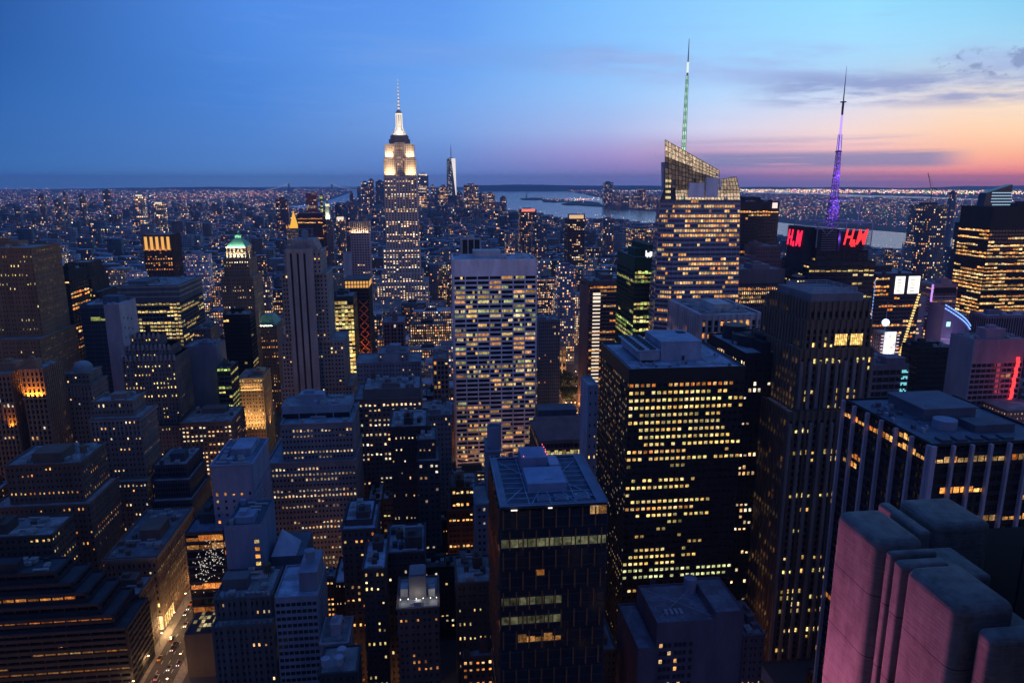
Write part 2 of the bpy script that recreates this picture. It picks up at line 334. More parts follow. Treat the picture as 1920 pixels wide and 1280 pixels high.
def facade(B, A, C, z0, z1, n, S, rng, p=None):
    """one wall: A left bottom (xy), C right bottom (xy) seen from outside; n outward normal. B is the builder with wall/glass/wins"""
    A, C = V3(A), V3(C); d = C-A; L = d.length
    if L < 1 or z1-z0 < 1.5: return
    d = d/L; p = S['p'] if p is None else p
    hh = z1-z0-S['top']-S['bot']
    if hh < S['fh']*.8:
        B.wall.box(A + ZZ*z0, d*L, -n*S['dp'], ZZ*(z1-z0), skip='db'); return
    nf = max(1, round(hh/S['fh'])); fh = hh/nf; nc = max(1, round(L/S['fw'])); fw = L/nc; zb = z0+S['bot']
    def hbar(za, zc): B.wall.box(A + ZZ*za, d*L, -n*S['dp'], ZZ*(zc-za), skip='b')
    if S['top'] > 0: hbar(z1-S['top'], z1-.001)
    if S['bot'] > 0: hbar(z0, zb)
    sp_ = S['span']*fh/S['fh']; pr = S['pier']*fw/S['fw']
    for j in range(nf+1 if S['top'] <= 0 else nf):
        if S['nof']: break
        za = zb + j*fh; hbar(za, za+sp_)
    for i in range(nc+1):
        ww = pr
        if S['grp'] and i % S['grp'] == 0: ww = max(pr, S['bp'])
        if ww <= 0: continue
        x = i*fw; a, b = max(0, x-ww/2), min(L, x+ww/2)
        if i in (0, nc): a, b = (0, max(ww/2, .4)) if i == 0 else (L-max(ww/2, .4), L)
        B.wall.box(A + d*a + n*S['prd'] + ZZ*z0, d*(b-a), -n*(S['dp']+S['prd']-.02), ZZ*(z1-z0-(S['top'] if S['prd'] < .2 else 0)), skip='bd')
    if S.get('belt'):
        for jb in sorted({2, nf-3, nf-1} | ({nf//2} if nf > 16 else set())):
            if 0 < jb < nf: B.wall.box(A - d*.25 + n*.38 + ZZ*(zb+jb*fh-.12), d*(L+.5), -n*.5, ZZ*.5, skip='b')
        B.wall.box(A - d*.4 + n*.6 + ZZ*(z1-.75), d*(L+.8), -n*.62, ZZ*.7, skip='b')
    M = litmat(nf, nc, S, rng, p)
    gpl = -n*(S['dp']-.05)
    for j in range(nf):
        za, zc = zb+j*fh+(0 if S['nof'] else sp_)+.05, zb+(j+1)*fh-.05
        rb = .5+rng.random()
        rp = rng.choice(PAL[S['pal']])
        for i in range(nc):
            if not M[j][i]: continue
            wl = pr if not (S['grp'] and i % S['grp'] == 0) else max(pr, S['bp']); wr = pr if not (S['grp'] and (i+1) % S['grp'] == 0) else max(pr, S['bp'])
            x0, x1 = i*fw+wl/2+.04, (i+1)*fw-wr/2-.04
            if x1-x0 < .2: continue
            cc = rp if rng.random() < .5 else rng.choice(PAL[S['pal']]); br = S['br']*rb*(.35+1.35*rng.random())
            zt = zc - (zc-za)*(rng.choice((0, 0, 0, .3, .45)))
            q = [A+d*x0+gpl+ZZ*za, A+d*x1+gpl+ZZ*za, A+d*x1+gpl+ZZ*zt, A+d*x0+gpl+ZZ*zt]
            u0, v0 = rng.random()*200, rng.random()*200
            B.wins.append((q, [(u0, v0), (u0+x1-x0, v0), (u0+x1-x0, v0+zt-za), (u0, v0+zt-za)], tuple(k*br for k in cc)))
class BLD:
    def __init__(s, name, label, cat, base, S, seed, group=None, indiv=False, sn=None):
        s.e = thing(name, label, cat, base, group); s.o = V3(base); s.S = S; s.rng = random.Random(seed); s.wall = MB(); s.glass = MB(); s.roofs = []; s.wins = []; s.indiv = indiv; s.tiers = []
    def pt(s, u, v, z=0): return s.o + UU*u + VV*v + ZZ*z
    def tier(s, u0, u1, v0, v1, z0, z1, S=None, sides='flr', p=None, par=.9):
        S = S or s.S; r = s.rng; q = lambda u, v: s.pt(u, v)
        if 'f' in sides: facade(s, q(u0, v0), q(u1, v0), z0, z1, -VV, S, r, p)
        if 'r' in sides: facade(s, q(u1, v0), q(u1, v1), z0, z1, UU, S, r, (p if p is not None else S['p'])*S['sidep'])
        if 'l' in sides: facade(s, q(u0, v1), q(u0, v0), z0, z1, -UU, S, r, (p if p is not None else S['p'])*S['sidep'])
        dp = S['dp']
        s.wall.face([s.pt(u1-.4, v1-.001, z0), s.pt(u0+.4, v1-.001, z0), s.pt(u0+.4, v1-.001, z1-.05), s.pt(u1-.4, v1-.001, z1-.05)])
        s.glass.box(s.pt(u0+dp, v0+dp, z0), UU*(u1-u0-2*dp), VV*(v1-v0-2*dp), ZZ*(z1-z0-1.2-par), skip='dt')
        t = .45; zr = z1-par
        rf = MB(); rf.face([s.pt(u0+t, v0+t, zr), s.pt(u1-t, v0+t, zr), s.pt(u1-t, v1-t, zr), s.pt(u0+t, v1-t, zr)]); s.roofs.append(rf)
        o = [(u0, v0), (u1, v0), (u1, v1), (u0, v1)]; i = [(u0+t, v0+t), (u1-t, v0+t), (u1-t, v1-t), (u0+t, v1-t)]
        for k in range(4):
            k2 = (k+1) % 4
            s.wall.face([s.pt(*o[k], z1), s.pt(*o[k2], z1), s.pt(*i[k2], z1), s.pt(*i[k], z1)])
            s.wall.face([s.pt(*i[k], zr), s.pt(*i[k], z1), s.pt(*i[k2], z1), s.pt(*i[k2], zr)])
        s.tiers.append((u0, u1, v0, v1, z0, z1, zr))
    def kit(s, n=4, c=None, tank=0):
        r = s.rng; u0, u1, v0, v1, z0, z1, zr = s.tiers[-1]; W_, D_ = u1-u0, v1-v0
        if W_ < 7 or D_ < 7: return
        c = c or tuple(min(.5, k*1.1) for k in s.S['c']); used = []
        def place(w_, d_):
            for _ in range(12):
                a, b = u0+1.2+r.random()*max(.1, W_-w_-2.4), v0+1.2+r.random()*max(.1, D_-d_-2.4)
                if a+w_ < u1-.6 and b+d_ < v1-.6 and all(a+w_+.4 < x or a > x2+.4 or b+d_+.4 < y or b > y2+.4 for x, y, x2, y2 in used):
                    used.append((a, b, a+w_, b+d_)); return a, b
            return None
        w_, d_ = W_*(.25+.25*r.random()), D_*(.25+.25*r.random()); q = place(w_, d_)
        if q:
            m = MB(); h = 3+3.5*r.random(); m.box(s.pt(q[0], q[1], zr), UU*w_, VV*d_, ZZ*h, skip='d')
            m.box(s.pt(q[0]-.25, q[1]-.25, zr+h), UU*(w_+.5), VV*(d_+.5), ZZ*.35)
            if r.random() < .6: m.box(s.pt(q[0]+w_*.2, q[1]+d_*.2, zr+h+.35), UU*w_*.4, VV*d_*.4, ZZ*2.2, skip='d')
            m.build('penthouse', wallmat(c), s.e)
        for k in range(int(n*2.5+.5)):
            t = r.random()
            if t < .5:
                w_, d_ = 1.8+2*r.random(), 1.8+2.5*r.random(); q = place(w_, d_)
                if q:
                    m = MB(); h = 1.2+1.2*r.random(); m.box(s.pt(q[0], q[1], zr+.3), UU*w_, VV*d_, ZZ*h); rr = min(w_, d_)*.36
                    m.lathe(s.pt(q[0]+w_/2, q[1]+d_/2, zr+.3+h), [(rr, 0), (rr, .35), (rr*.86, .35), (rr*.86, .05)], 10)
                    m.build('cooling_unit', wallmat((.3, .32, .34), .6), s.e)
            elif t < .75:
                w_ = 4+6*r.random(); d_ = .9; q = place(w_, d_)
                if q:
                    m = MB(); m.box(s.pt(q[0], q[1], zr+.5), UU*w_, VV*d_, ZZ*.8); m.box(s.pt(q[0], q[1], zr), UU*.3, VV*.5, ZZ*.5); m.box(s.pt(q[0]+w_-.6, q[1], zr), UU*.3, VV*.5, ZZ*.5)
                    m.build('duct', wallmat((.35, .36, .38), .5), s.e)
            else:
                q = place(2.5, 2.5)
                if q: 
                    m = MB(); m.box(s.pt(q[0], q[1], zr), UU*2.3, VV*2.3, ZZ*2.4, skip='d'); m.box(s.pt(q[0]-.1, q[1]-.1, zr+2.4), UU*2.5, VV*2.5, ZZ*.2); m.build('bulkhead', wallmat(c), s.e)
        for k in range(tank):
            q = place(4.2, 4.2)
            if q: tank_part(s, q[0]+2.1, q[1]+2.1, zr)
    def finish(s):
        s.wall.build('wall', wallmat(s.S['c'], s.S['rough'], metal=s.S['metal']), s.e)
        s.glass.build('glazing', glassmat(s.S['g']), s.e)
        for rf in s.roofs: rf.build('roof', roofmat(s.S['roofc']), s.e)
        ws = s.wins
        if s.indiv and ws:
            def area(wn):
                a, b, c_, d_ = [proj(x) for x in wn[0]]
                if not (-20 < a[0] < 1940 and -20 < a[1] < 1300): return 0
                return abs((c_[0]-a[0])*(d_[1]-b[1])-(d_[0]-b[0])*(c_[1]-a[1]))/2
            ws = sorted(ws, key=area, reverse=True)
            for q, uv, c in ws[:NIND]:
                m = MB(); m.face(q, 0, uv, c); m.build('window', MWIN, s.e)
            ws = ws[NIND:]
        if ws:
            m = MB()
            for q, uv, c in ws: m.face(q, 0, uv, c)
            o = m.build('window', MWIN, s.e); o['kind'] = 'stuff'
        return s.e
NIND = 100
def tank_part(s, u, v, z, r=1.9, h=4.0, c=(.11, .085, .065)):
    m = MB(); b = s.pt(u, v, z)
    for a in range(4):
        x, y = math.cos(a*math.pi/2+.7)*r*.8, math.sin(a*math.pi/2+.7)*r*.8
        m.bar(b+V3((x, y, 0)), b+V3((x, y, 2.6)), .14)
    m.lathe(b+ZZ*2.5, [(r, 0), (r, h), (r*1.08, h), (.05, h+1.3)], 14)
    m.build('water_tank', wallmat(c, .9), s.e)
HERO = []   # footprint & screen data: (name, sn, u0,u1,v0,v1 absolute, px box)
def uv_abs(p): return p[0]*UU.x+p[1]*UU.y, p[0]*VV.x+p[1]*VV.y
def spec(xl, xr, yt, Y):
    p0 = P(xl, yt, Y); a = (xr-960)/FPX; z = p0.z-H
    s = (a*(p0.y*cp - z*sp) - p0.x)/(UU.x - a*UU.y*cp)
    return p0, s
def hero(name, label, cat, sn, tiers, S, yb, indiv=False, kit=3, tank=0, group=None, seed=None, finish=True, tst=None, sides='flr', flat=False):
    """tiers: outermost/lowest first; (xl, xr, yt, Y, depth) in photo pixels + metres"""
    seed = seed if seed is not None else len(HERO)+7
    sp_ = [(spec(a, b, c, Y), d) for a, b, c, Y, d in tiers]
    (p0, w0), d0 = sp_[0]
    base = V3((p0.x, p0.y, 0)); bu, bv = uv_abs(base)
    B = BLD(name, label, cat, base, S, seed, group, indiv)
    zp = 0.0
    for k, ((p, wd), d) in enumerate(sp_):
        u, v = uv_abs(p)
        B.tier(u-bu, u-bu+wd, v-bv, v-bv+d, zp, p.z, S=(tst[k] if tst else None), sides=sides)
        zp = 0.0 if flat else p.z-.95
    B.w, B.d, B.h = w0, d0, sp_[-1][0][0].z
    t = tiers; HERO.append(dict(sn=sn, u0=min(uv_abs(q[0][0])[0] for q in sp_), u1=max(uv_abs(q[0][0])[0]+q[0][1] for q in sp_), v0=bv, v1=max(uv_abs(q[0][0])[1]+q[1] for q in sp_),
        Y=tiers[0][3], rects=[(a, b, c, yb) for a, b, c, _, _ in tiers], yb=yb, cx=(min(a[0] for a in t)+max(a[1] for a in t))/2, ty=min(a[2] for a in t)))
    B.kit(kit, tank=tank) if kit or tank else None
    global LASTB
    LASTB = B
    if finish: B.finish()
    return B
HAZE = 4.0e-5
# ================================================================== landmark and office towers, far to near
LIME = (.30, .26, .22); BROWN = (.21, .13, .08); DARKM = (.016, .017, .02); GREY = (.24, .25, .27); WHITE = (.55, .55, .6); BRICK = (.15, .075, .055); BLUEG = (.10, .13, .18)
masonry = lambda c=LIME, **k: ST(**{**dict(c=c, belt=1, fw=2.6, fh=3.6, pier=1.3, span=1.9, dp=.35, p=.3, run=.35, pal='pale', grp=2, bp=2.0), **k})
slab = lambda c=GREY, **k: ST(**{**dict(c=c, fw=6, fh=3.9, pier=.35, span=1.7, dp=.4, p=.5, run=.8, pal='yel', top=4), **k})
ribs = lambda c=LIME, **k: ST(**{**dict(c=c, fw=2.6, fh=3.8, pier=1.1, span=1.3, dp=.5, prd=.45, p=.2, run=.3), **k})

# --- the tall white-lit skyscraper (Y 1285)
e = hero('art_deco_skyscraper', 'tallest stone skyscraper, crown floodlit white and gold under a tapering mast', 'skyscraper', 'floodlit skyscraper',
     [(706, 803, 530, 1272, 75), (715, 793, 512, 1278, 68), (718, 787, 466, 1283, 60), (720, 781, 331, 1290, 46)],
     ribs((.56, .47, .43), fw=5.2, fh=3.75, pier=2.9, prd=.6, span=1.5, p=.5, run=.3, pal='pale', br=1.6, top=3.2, sidep=.8), 562, kit=0, finish=False, indiv=True)
s1 = ribs((.42, .38, .33), fw=3.0, fh=3.75, pier=1.6, prd=.5, span=1.5, p=.08, top=1)
(u0, u1, v0, v1, _, z, _) = e.tiers[-1]
def zat(y, Y=1290): return P(750, y, Y).z
zc1, zc2, zc3 = zat(297), zat(270), zat(257)
Wd = u1-u0
e.tier(u0+.8, u0+Wd*.36, v0+1.5, v1-1.5, z-1, zc1, s1); e.tier(u1-Wd*.36, u1-.8, v0+1.5, v1-1.5, z-1, zc1, s1)
e.tier(u0+Wd*.36, u1-Wd*.36, v0+4, v1-4, z-1, zc2+3, s1)
e.tier(u0+3.5, u0+Wd*.34, v0+4, v1-4, zc1-1, zc2, s1); e.tier(u1-Wd*.34, u1-3.5, v0+4, v1-4, zc1-1, zc2, s1)
m = MB(); cx, cv = (u0+u1)/2, (v0+v1)/2; c0 = e.pt(cx, cv, 0)
for k, (wd, za, zb) in enumerate(((36, zc2+2, zc3-3), (31, zc3-3, zc3+3), (27, zc3+3, zc3+5))):
    m.box(e.pt(cx-wd/2, cv-wd*.38, za), UU*wd, VV*wd*.76, ZZ*(zb-za), skip='d')
m.build('observation_deck', wallmat((.25, .23, .22)), e.e)
zm0, zm1, zm2 = zc3+5, zat(236), zat(207)
m = MB(); m.lathe(c0, [(10.5, zm0), (8.2, zm0+6), (6.2, zm1-3), (5.2, zm1), (4.9, zm2-5), (5.6, zm2-5), (5.6, zm2-2), (4.4, zm2), (2.4, zm2+3.5)], 16)
for k in range(4):
    a = k*math.pi/2+TH
    d = V3((math.cos(a), math.sin(a), 0)); t_ = V3((-math.sin(a), math.cos(a), 0))
    m.face([c0+d*12+t_*1+ZZ*zm0, c0+d*12-t_*1+ZZ*zm0, c0+d*6-t_*1+ZZ*(zm1), c0+d*6+t_*1+ZZ*zm1]); m.face([c0+d*12+t_*1+ZZ*zm0, c0+d*6+t_*1+ZZ*zm1, c0+d*5+t_*1+ZZ*zm0]); m.face([c0+d*12-t_*1+ZZ*zm0, c0+d*5-t_*1+ZZ*zm0, c0+d*6-t_*1+ZZ*zm1])
m.build('mast', wallmat((.5, .5, .5), .5), e.e)
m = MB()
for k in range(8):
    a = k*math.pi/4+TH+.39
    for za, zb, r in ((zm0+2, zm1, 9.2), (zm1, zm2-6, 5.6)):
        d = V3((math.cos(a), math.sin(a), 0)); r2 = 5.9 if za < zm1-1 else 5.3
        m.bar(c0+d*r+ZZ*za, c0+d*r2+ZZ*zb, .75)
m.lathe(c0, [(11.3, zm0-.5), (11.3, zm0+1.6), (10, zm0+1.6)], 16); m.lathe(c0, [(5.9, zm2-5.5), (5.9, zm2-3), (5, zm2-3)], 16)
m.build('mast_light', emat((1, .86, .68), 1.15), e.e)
m = MB(); zt = zat(143); zz = zm2+3
for k in range(9):
    za, zb = zz+(zt-zz)*k/9, zz+(zt-zz)*(k+1)/9; r = 1.9*(1-k/9)**1.1+.25
    m.bar(c0+ZZ*za, c0+ZZ*(zb-1), r, 0, r*.85, 6)
m.build('antenna', emat((.85, .82, .85), .75), e.e)
for k in range(1, 9): m = MB(); m.lathe(c0, [(2.2*(1-k/10)+.3, zz+(zt-zz)*k/9-1.4), (2.2*(1-k/10)+.3, zz+(zt-zz)*k/9)], 8); m.build('antenna_ring', wallmat((.12, .1, .1)), e.e)
for uu in (u0+Wd*.18, u1-Wd*.18):
    flood(e.e, e.pt(uu, v0-3.5, z-2), e.pt(uu, v0+1.5, z+22), Wd*.27, 1.6, (1, .70, .34), 11000, 75)
    flood(e.e, e.pt(uu, v0-.5, zc1-1), e.pt(uu, v0+4.5, zc1+13), Wd*.22, 1.2, (1, .74, .4), 5600, 75)
flood(e.e, e.pt(u1+1.6, (v0+v1)/2, z+.3), e.pt(u1-2, (v0+v1)/2, z+22), 1.6, 30, (1, .72, .34), 16000, 120)
flood(e.e, e.pt(cx, v0+6, zc3+5), e.pt(cx, cv, zc3+22), 16, 1.2, (1, .85, .65), 9000, 120)
e.finish()

# --- left group -------------------------------------------------
hero('stone_office_tower', 'broad brown stone office tower cut by the left edge, flat topped', 'office tower', 'brown stone tower at the left edge',
     [(-150, 74, 640, 545, 60), (-135, 58, 466, 560, 45)], masonry(BROWN, p=.26, br=1.5, run=.45, pal='yel', bp=2.4), 850, indiv=True, kit=3)
b = hero('fluted_tower', 'dark fluted tower with a gothic stepped crown behind the brown stone tower', 'office tower', 'fluted dark tower',
     [(118, 186, 548, 760, 45), (122, 172, 520, 765, 38), (128, 165, 492, 770, 30)], ribs((.09, .075, .065), fw=3.6, prd=.9, pier=1.4, p=.22, pal='yel', run=.5), 640, kit=0)
hero('dark_office_slab', 'narrow black office slab with two amber lit floors beside the fluted tower', 'office tower', 'black slab',
     [(88, 127, 508, 700, 40)], slab(DARKM, p=.18, pal='oran', top=10), 660, kit=2)
b = hero('stepped_glass_tower', 'tower with an amber glowing crown of tall openings, above the broad office slab', 'office tower', 'amber crowned tower',
     [(270, 322, 470, 1300, 50)], ribs((.10, .05, .035), fw=4.4, prd=1.0, pier=1.6, p=.3, pal='oran', run=.3), 524, kit=0, finish=False)
u0, u1, v0, v1, _, z, zr = b.tiers[-1]; zt = P(270, 440, 1300).z
b.tier(u0, u1, v0, v1, z-1, zt, ribs((.30, .17, .09), fw=9.5, fh=20, prd=1.6, pier=3.5, span=.8, p=0, top=2)); 
m = MB()
for i in range(5):
    x = u0+(u1-u0)*(i+.22)/5
    m.box(b.pt(x, v0+.3, z+1), UU*(u1-u0)*.115, VV*.05, ZZ*(zt-z-5))
m.build('crown_light', emat((1, .5, .12), .9), b.e); b.finish()
flood(b.e, b.pt((u0+u1)/2, v0-3, z-1), b.pt((u0+u1)/2, v0, z+18), 46, 1, (1, .5, .16), 9000)
b = hero('green_roofed_tower', 'ornate stone tower with lit belfry and green pyramid roof, taller of the two', 'office tower', 'tall green roofed tower',
     [(414, 474, 520, 752, 42), (418, 466, 486, 756, 36)], masonry((.22, .16, .12), p=.2, br=1.4), 585, kit=0, finish=False)
u0, u1, v0, v1, _, z, zr = b.tiers[-1]; i = 3.2; zc = P(440, 463, 760).z; zt = P(440, 443, 765).z
b.tier(u0+i, u1-i, v0+i, v1-i, z-1, zc, masonry((.42, .36, .28), fw=3.6, fh=6, pier=1.4, span=2, p=.0, top=1.5))
m = MB(); q = [b.pt(u0+i, v0+i, zc), b.pt(u1-i, v0+i, zc), b.pt(u1-i, v1-i, zc), b.pt(u0+i, v1-i, zc)]; cx, cv = (u0+u1)/2, (v0+v1)/2
t = [b.pt(cx-3, cv-3, zt-2), b.pt(cx+3, cv-3, zt-2), b.pt(cx+3, cv+3, zt-2), b.pt(cx-3, cv+3, zt-2)]
for k in range(4): m.face([q[k], q[(k+1) % 4], t[(k+1) % 4], t[k]])
m.box(t[0]-ZZ*.1, UU*6, VV*6, ZZ*2.5); m.bar(b.pt(cx, cv, zt), b.pt(cx, cv, zt+5), .3)
m.build('pyramid_roof', wallmat((.13, .32, .22), .6), b.e)
flood(b.e, b.pt(cx, v0+.5, z+.2), b.pt(cx, v0+i+1, z+12), 20, 1, (1, .88, .6), 9000); flood(b.e, b.pt(cx, v0+.8, zc-.5), b.pt(cx, cv, zc+8), 20, 1, (.75, 1, .65), 5000)
flood(b.e, b.pt(u1-.5, cv, z+.2), b.pt(u1-i-1, cv, z+12), 1, 20, (1, .9, .65), 3500)
b.finish()
hero('dark_metal_slab', 'black glass office block with a pale side strip below the tall green roofed tower', 'office tower', 'black glass block',
     [(417, 468, 590, 698, 22)], slab(DARKM, p=.1, fw=3, pal='yel', top=5), 740, kit=2)
b = hero('small_green_roofed_tower', 'slim stone tower with a low green hipped roof left of the grey striped tower', 'office tower', 'small green roofed tower',
     [(478, 518, 610, 770, 34)], masonry((.2, .16, .14), p=.3, br=.9, pal='oran'), 740, kit=0, finish=False)
u0, u1, v0, v1, _, z, zr = b.tiers[-1]; m = MB(); q = [b.pt(u0+1, v0+1, z), b.pt(u1-1, v0+1, z), b.pt(u1-1, v1-1, z), b.pt(u0+1, v1-1, z)]
t = [b.pt(u0+6, v0+7, z+9), b.pt(u1-6, v0+7, z+9), b.pt(u1-6, v1-7, z+9), b.pt(u0+6, v1-7, z+9)]
for k in range(4): m.face([q[k], q[(k+1) % 4], t[(k+1) % 4], t[k]])
m.face(t); m.build('hipped_roof', wallmat((.16, .36, .24), .6), b.e); flood(b.e, b.pt((u0+u1)/2, v0-1, z-1), b.pt((u0+u1)/2, v0+6, z+6), 14, 1, (.8, 1, .7), 2600); b.finish()
b = hero('banded_office_slab', 'wide office slab with dark striped top and bright yellow floors, left of centre', 'office building', 'wide yellow lit slab',
     [(218, 334, 536, 715, 75)], slab((.11, .12, .14), fw=3.4, fh=3.9, pier=.5, span=1.6, p=1.1, run=.9, rowv=.4, pal='yel', br=.95, top=18, sidep=.4), 760, indiv=True, kit=3, finish=False)
u0, u1, v0, v1, _, z, zr = b.tiers[-1]; m = MB()
for k in range(3): m.box(b.pt(u0-.15, v0-.15, z-2.2-5*k), UU*(u1-u0+.3), VV*(v1-v0+.3), ZZ*1.2)
m.build('cornice_band', wallmat((.38, .34, .3)), b.e); b.finish()
hero('windowless_slab', 'blue grey slab with a blank front and pale right flank, below the wide slab', 'office building', 'blank blue grey slab',
     [(148, 222, 572, 620, 36)], ST(c=(.07, .10, .15), g=(.03, .05, .08), fw=8, fh=3.9, pier=.3, span=.5, dp=.15, p=.03, pal='green', top=3, roofc=(.3, .34, .4)), 690, kit=3, finish=False)
b = LASTB
u0, u1, v0, v1, _, z, zr = b.tiers[-1]; m = MB(); m.box(b.pt(u1-.3, v0-.25, 0), UU*.8, VV*(v1-v0+.3), ZZ*(z+.2)); m.box(b.pt(u0+(u1-u0)*.62, v0-.3, 0), UU*(u1-u0)*.38, VV*.5, ZZ*(z+.15)); m.build('blank_flank', wallmat((.34, .34, .42)), b.e)
for k in range(9): m = MB(); m.box(b.pt(u1+.45, v0+6+(k % 3)*8, z-14-(k//3)*9-(k % 3)*2), UU*.12, VV*1.3, ZZ*2); m.build('window', glassmat(), b.e)
b.finish()
b = hero('art_deco_tower', 'grey art deco tower with a scalloped stepped crown, left of centre', 'office tower', 'scalloped deco tower',
     [(232, 352, 800, 548, 42), (228, 326, 672, 554, 36), (234, 316, 652, 558, 28), (244, 296, 630, 562, 18)], masonry((.28, .27, .29), p=.34, pal='yel', br=1.2, prd=.3), 830, indiv=True, kit=0, finish=False)
u0, u1, v0, v1, _, z, zr = b.tiers[-1]; m = MB()
for (a0, a1, b0, b1, _, z1, _) in b.tiers[1:]:
    m = MB(); n = max(4, int((a1-a0)/3.2))
    for k in range(n+1):
        x = a0+(a1-a0)*k/n; m.lathe(b.pt(x, b0+.3, z1-1.5), [(1.15, -1), (1.15, 2.2), (.6, 3.6)], 8)
    m.build('scalloped_parapet', wallmat((.24, .23, .24)), b.e); tank_part(b, (u0+u1)/2, (v0+v1)/2, zr); b.finish()
b = hero('domed_building', 'small dark building topped by a round dome and colonnade, at left', 'office building', 'domed building',
     [(118, 171, 722, 500, 26), (121, 167, 700, 504, 20)], masonry((.17, .15, .14), p=.08), 800, kit=0, finish=False)
u0, u1, v0, v1, _, z, zr = b.tiers[-1]; m = MB(); m.lathe(b.pt((u0+u1)/2, (v0+v1)/2, zr), [(6.4, 0), (6.4, 3)]+[(6.2*math.cos(a), 3+4.8*math.sin(a)) for a in (0, .3, .6, .9, 1.2, 1.45)], 20)
m.build('dome', wallmat((.2, .24, .28), .6), b.e, smooth=False)
m = MB(); (a0, a1, b0, b1, _, z1, _) = b.tiers[0]
for k in range(9): m.lathe(b.pt(a0+(a1-a0)*k/8, b0-.3, z1-9), [(.35, 0), (.35, 7.5)], 8)
m.build('colonnade', wallmat((.26, .24, .22)), b.e); b.finish()
for nm, lb, sn, tr, yb, fl in (('floodlit_corner_tower', 'dark brick tower whose top storeys glow orange under floodlights', 'orange floodlit tower', [(38, 80, 692, 470, 26)], 845, 1), ('shaded_brick_tower', 'dark tower with an orange floodlit edge, cut by the left border', 'orange edged tower', [(-60, 18, 702, 470, 26)], 840, 2)):
    b = hero(nm, lb, 'office tower', sn, tr, ribs((.24, .15, .1), fw=2.6, prd=.5, p=.06, pal='pale', sidep=.5), yb, kit=1, finish=False)
    u0, u1, v0, v1, _, z, zr = b.tiers[-1]; m = MB(); m.box(b.pt(u0-1, v0-1.5, z-21), UU*(u1-u0+2), VV*2, ZZ*.8); m.build('ledge', wallmat((.3, .2, .14)), b.e)
    if fl == 1: flood(b.e, b.pt((u0+u1)/2, v0-1.4, z-19.5), b.pt((u0+u1)/2, v0+1.5, z-6), (u1-u0)*.8, .8, (1, .38, .05), 7000)
    else: flood(b.e, b.pt(u1+1.2, (v0+v1)/2, z-20), b.pt(u1-.3, (v0+v1)/2, z-5), .8, (v1-v0)*.8, (1, .38, .05), 8000); flood(b.e, b.pt(u1-3, v0-1.5, z-38), b.pt(u1-2, v0, z-20), 5, .8, (1, .38, .05), 1600)
    b.finish()
b = hero('colonnaded_tower', 'grey stone tower with a flat colonnaded penthouse, left of the striped curtain wall', 'office tower', 'colonnaded grey tower',
     [(166, 275, 905, 450, 34), (168, 262, 785, 456, 30), (173, 249, 752, 462, 20)], masonry((.19, .15, .135), p=.25, pal='pale', br=1.2), 1000, indiv=True, kit=1, finish=False)
(a0, a1, b0, b1, _, z1, _) = b.tiers[1]; m = MB()
for k in range(13): m.box(b.pt(a0+(a1-a0-.8)*k/12, b0-.55, z1-13), UU*.8, VV*.5, ZZ*10.5)
m.box(b.pt(a0-.7, b0-.9, z1-2.4), UU*(a1-a0+1.4), VV*(b1-b0+1.2), ZZ*1.3, skip='')
m.build('colonnade', wallmat((.24, .22, .22)), b.e); b.finish()
hero('wide_brick_building', 'wide dark brick building with copper tinted top storeys near the lower left', 'apartment building', 'wide dark brick building',
     [(-20, 168, 952, 384, 40), (8, 150, 872, 390, 34)], masonry((.13, .085, .07), p=.3, br=1.1, pal='oran'), 1080, indiv=True, kit=7, tank=2)
b = hero('stepped_curtain_wall', 'dark blue stepped office block with pale lit edges on its right flank', 'office building', 'stepped dark blue block',
     [(283, 365, 985, 440, 44), (284, 360, 940, 446, 40), (285, 355, 902, 452, 36), (286, 350, 872, 458, 34)], ribs((.05, .06, .085), fw=1.6, pier=.5, prd=.4, p=.05, pal='yel', sidep=9, run=.8, br=.8), 1000, kit=4)
hero('blank_grey_block', 'plain blue grey block with a blank face and a glowing glazed side', 'office building', 'blank block with glazed side',
     [(345, 405, 650, 600, 28)], slab((.14, .16, .22), fw=4, fh=50, span=.5, pier=4, p=0, dp=.15, top=2), 765, kit=3)
hero('lit_glass_annex', 'slim glazed wing with bright greenish floors joined to the blank block', 'office building', 'bright glazed wing',
     [(406, 432, 690, 596, 24)], slab((.06, .06, .06), fw=3, p=1.3, run=.7, pal='green', br=1.0, top=.6), 790, kit=1)
b = hero('golden_lit_building', 'ornate stone building washed in golden floodlight over every storey', 'office building', 'gold washed building',
     [(446, 492, 708, 645, 34)], masonry((.36, .27, .18), fw=2.6, pier=1.2, p=.3, pal='yel'), 832, indiv=True, kit=2, finish=False)
u0, u1, v0, v1, _, z, zr = b.tiers[-1]; m = MB()
for k in range(10): m.box(b.pt(u0+(u1-u0-.6)*k/9, v0-.5, z-11), UU*.6, VV*.45, ZZ*8.6)
m.box(b.pt(u0-.8, v0-.9, z-2), UU*(u1-u0+1.6), VV*2, ZZ*1.4); m.box(b.pt(u0-.5, v0-.8, z-12), UU*(u1-u0+1), VV*1, ZZ*.7)
m.build('cornice', wallmat((.4, .3, .2)), b.e)
flood(b.e, b.pt((u0+u1)/2, v0-2.5, z-14), b.pt((u0+u1)/2, v0, z-3), 19, .8, (1, .62, .25), 2600)
flood(b.e, b.pt((u0+u1)/2, v0-9, z-52), b.pt((u0+u1)/2, v0, z-28), 18, 1, (1, .56, .2), 8000)
flood(b.e, b.pt(u1+6, (v0+v1)/2, z-50), b.pt(u1, (v0+v1)/2, z-28), 1, 14, (1, .5, .2), 1500); b.finish()
hero('lit_grid_building', 'low wide building with three even rows of white lit windows', 'office building', 'low building with lit rows',
     [(338, 434, 792, 545, 40)], masonry((.12, .1, .1), p=.85, run=.5, fw=3.4, rowv=.3, pal='pale', br=1.2, top=4, sidep=.15), 850, indiv=True, kit=4)
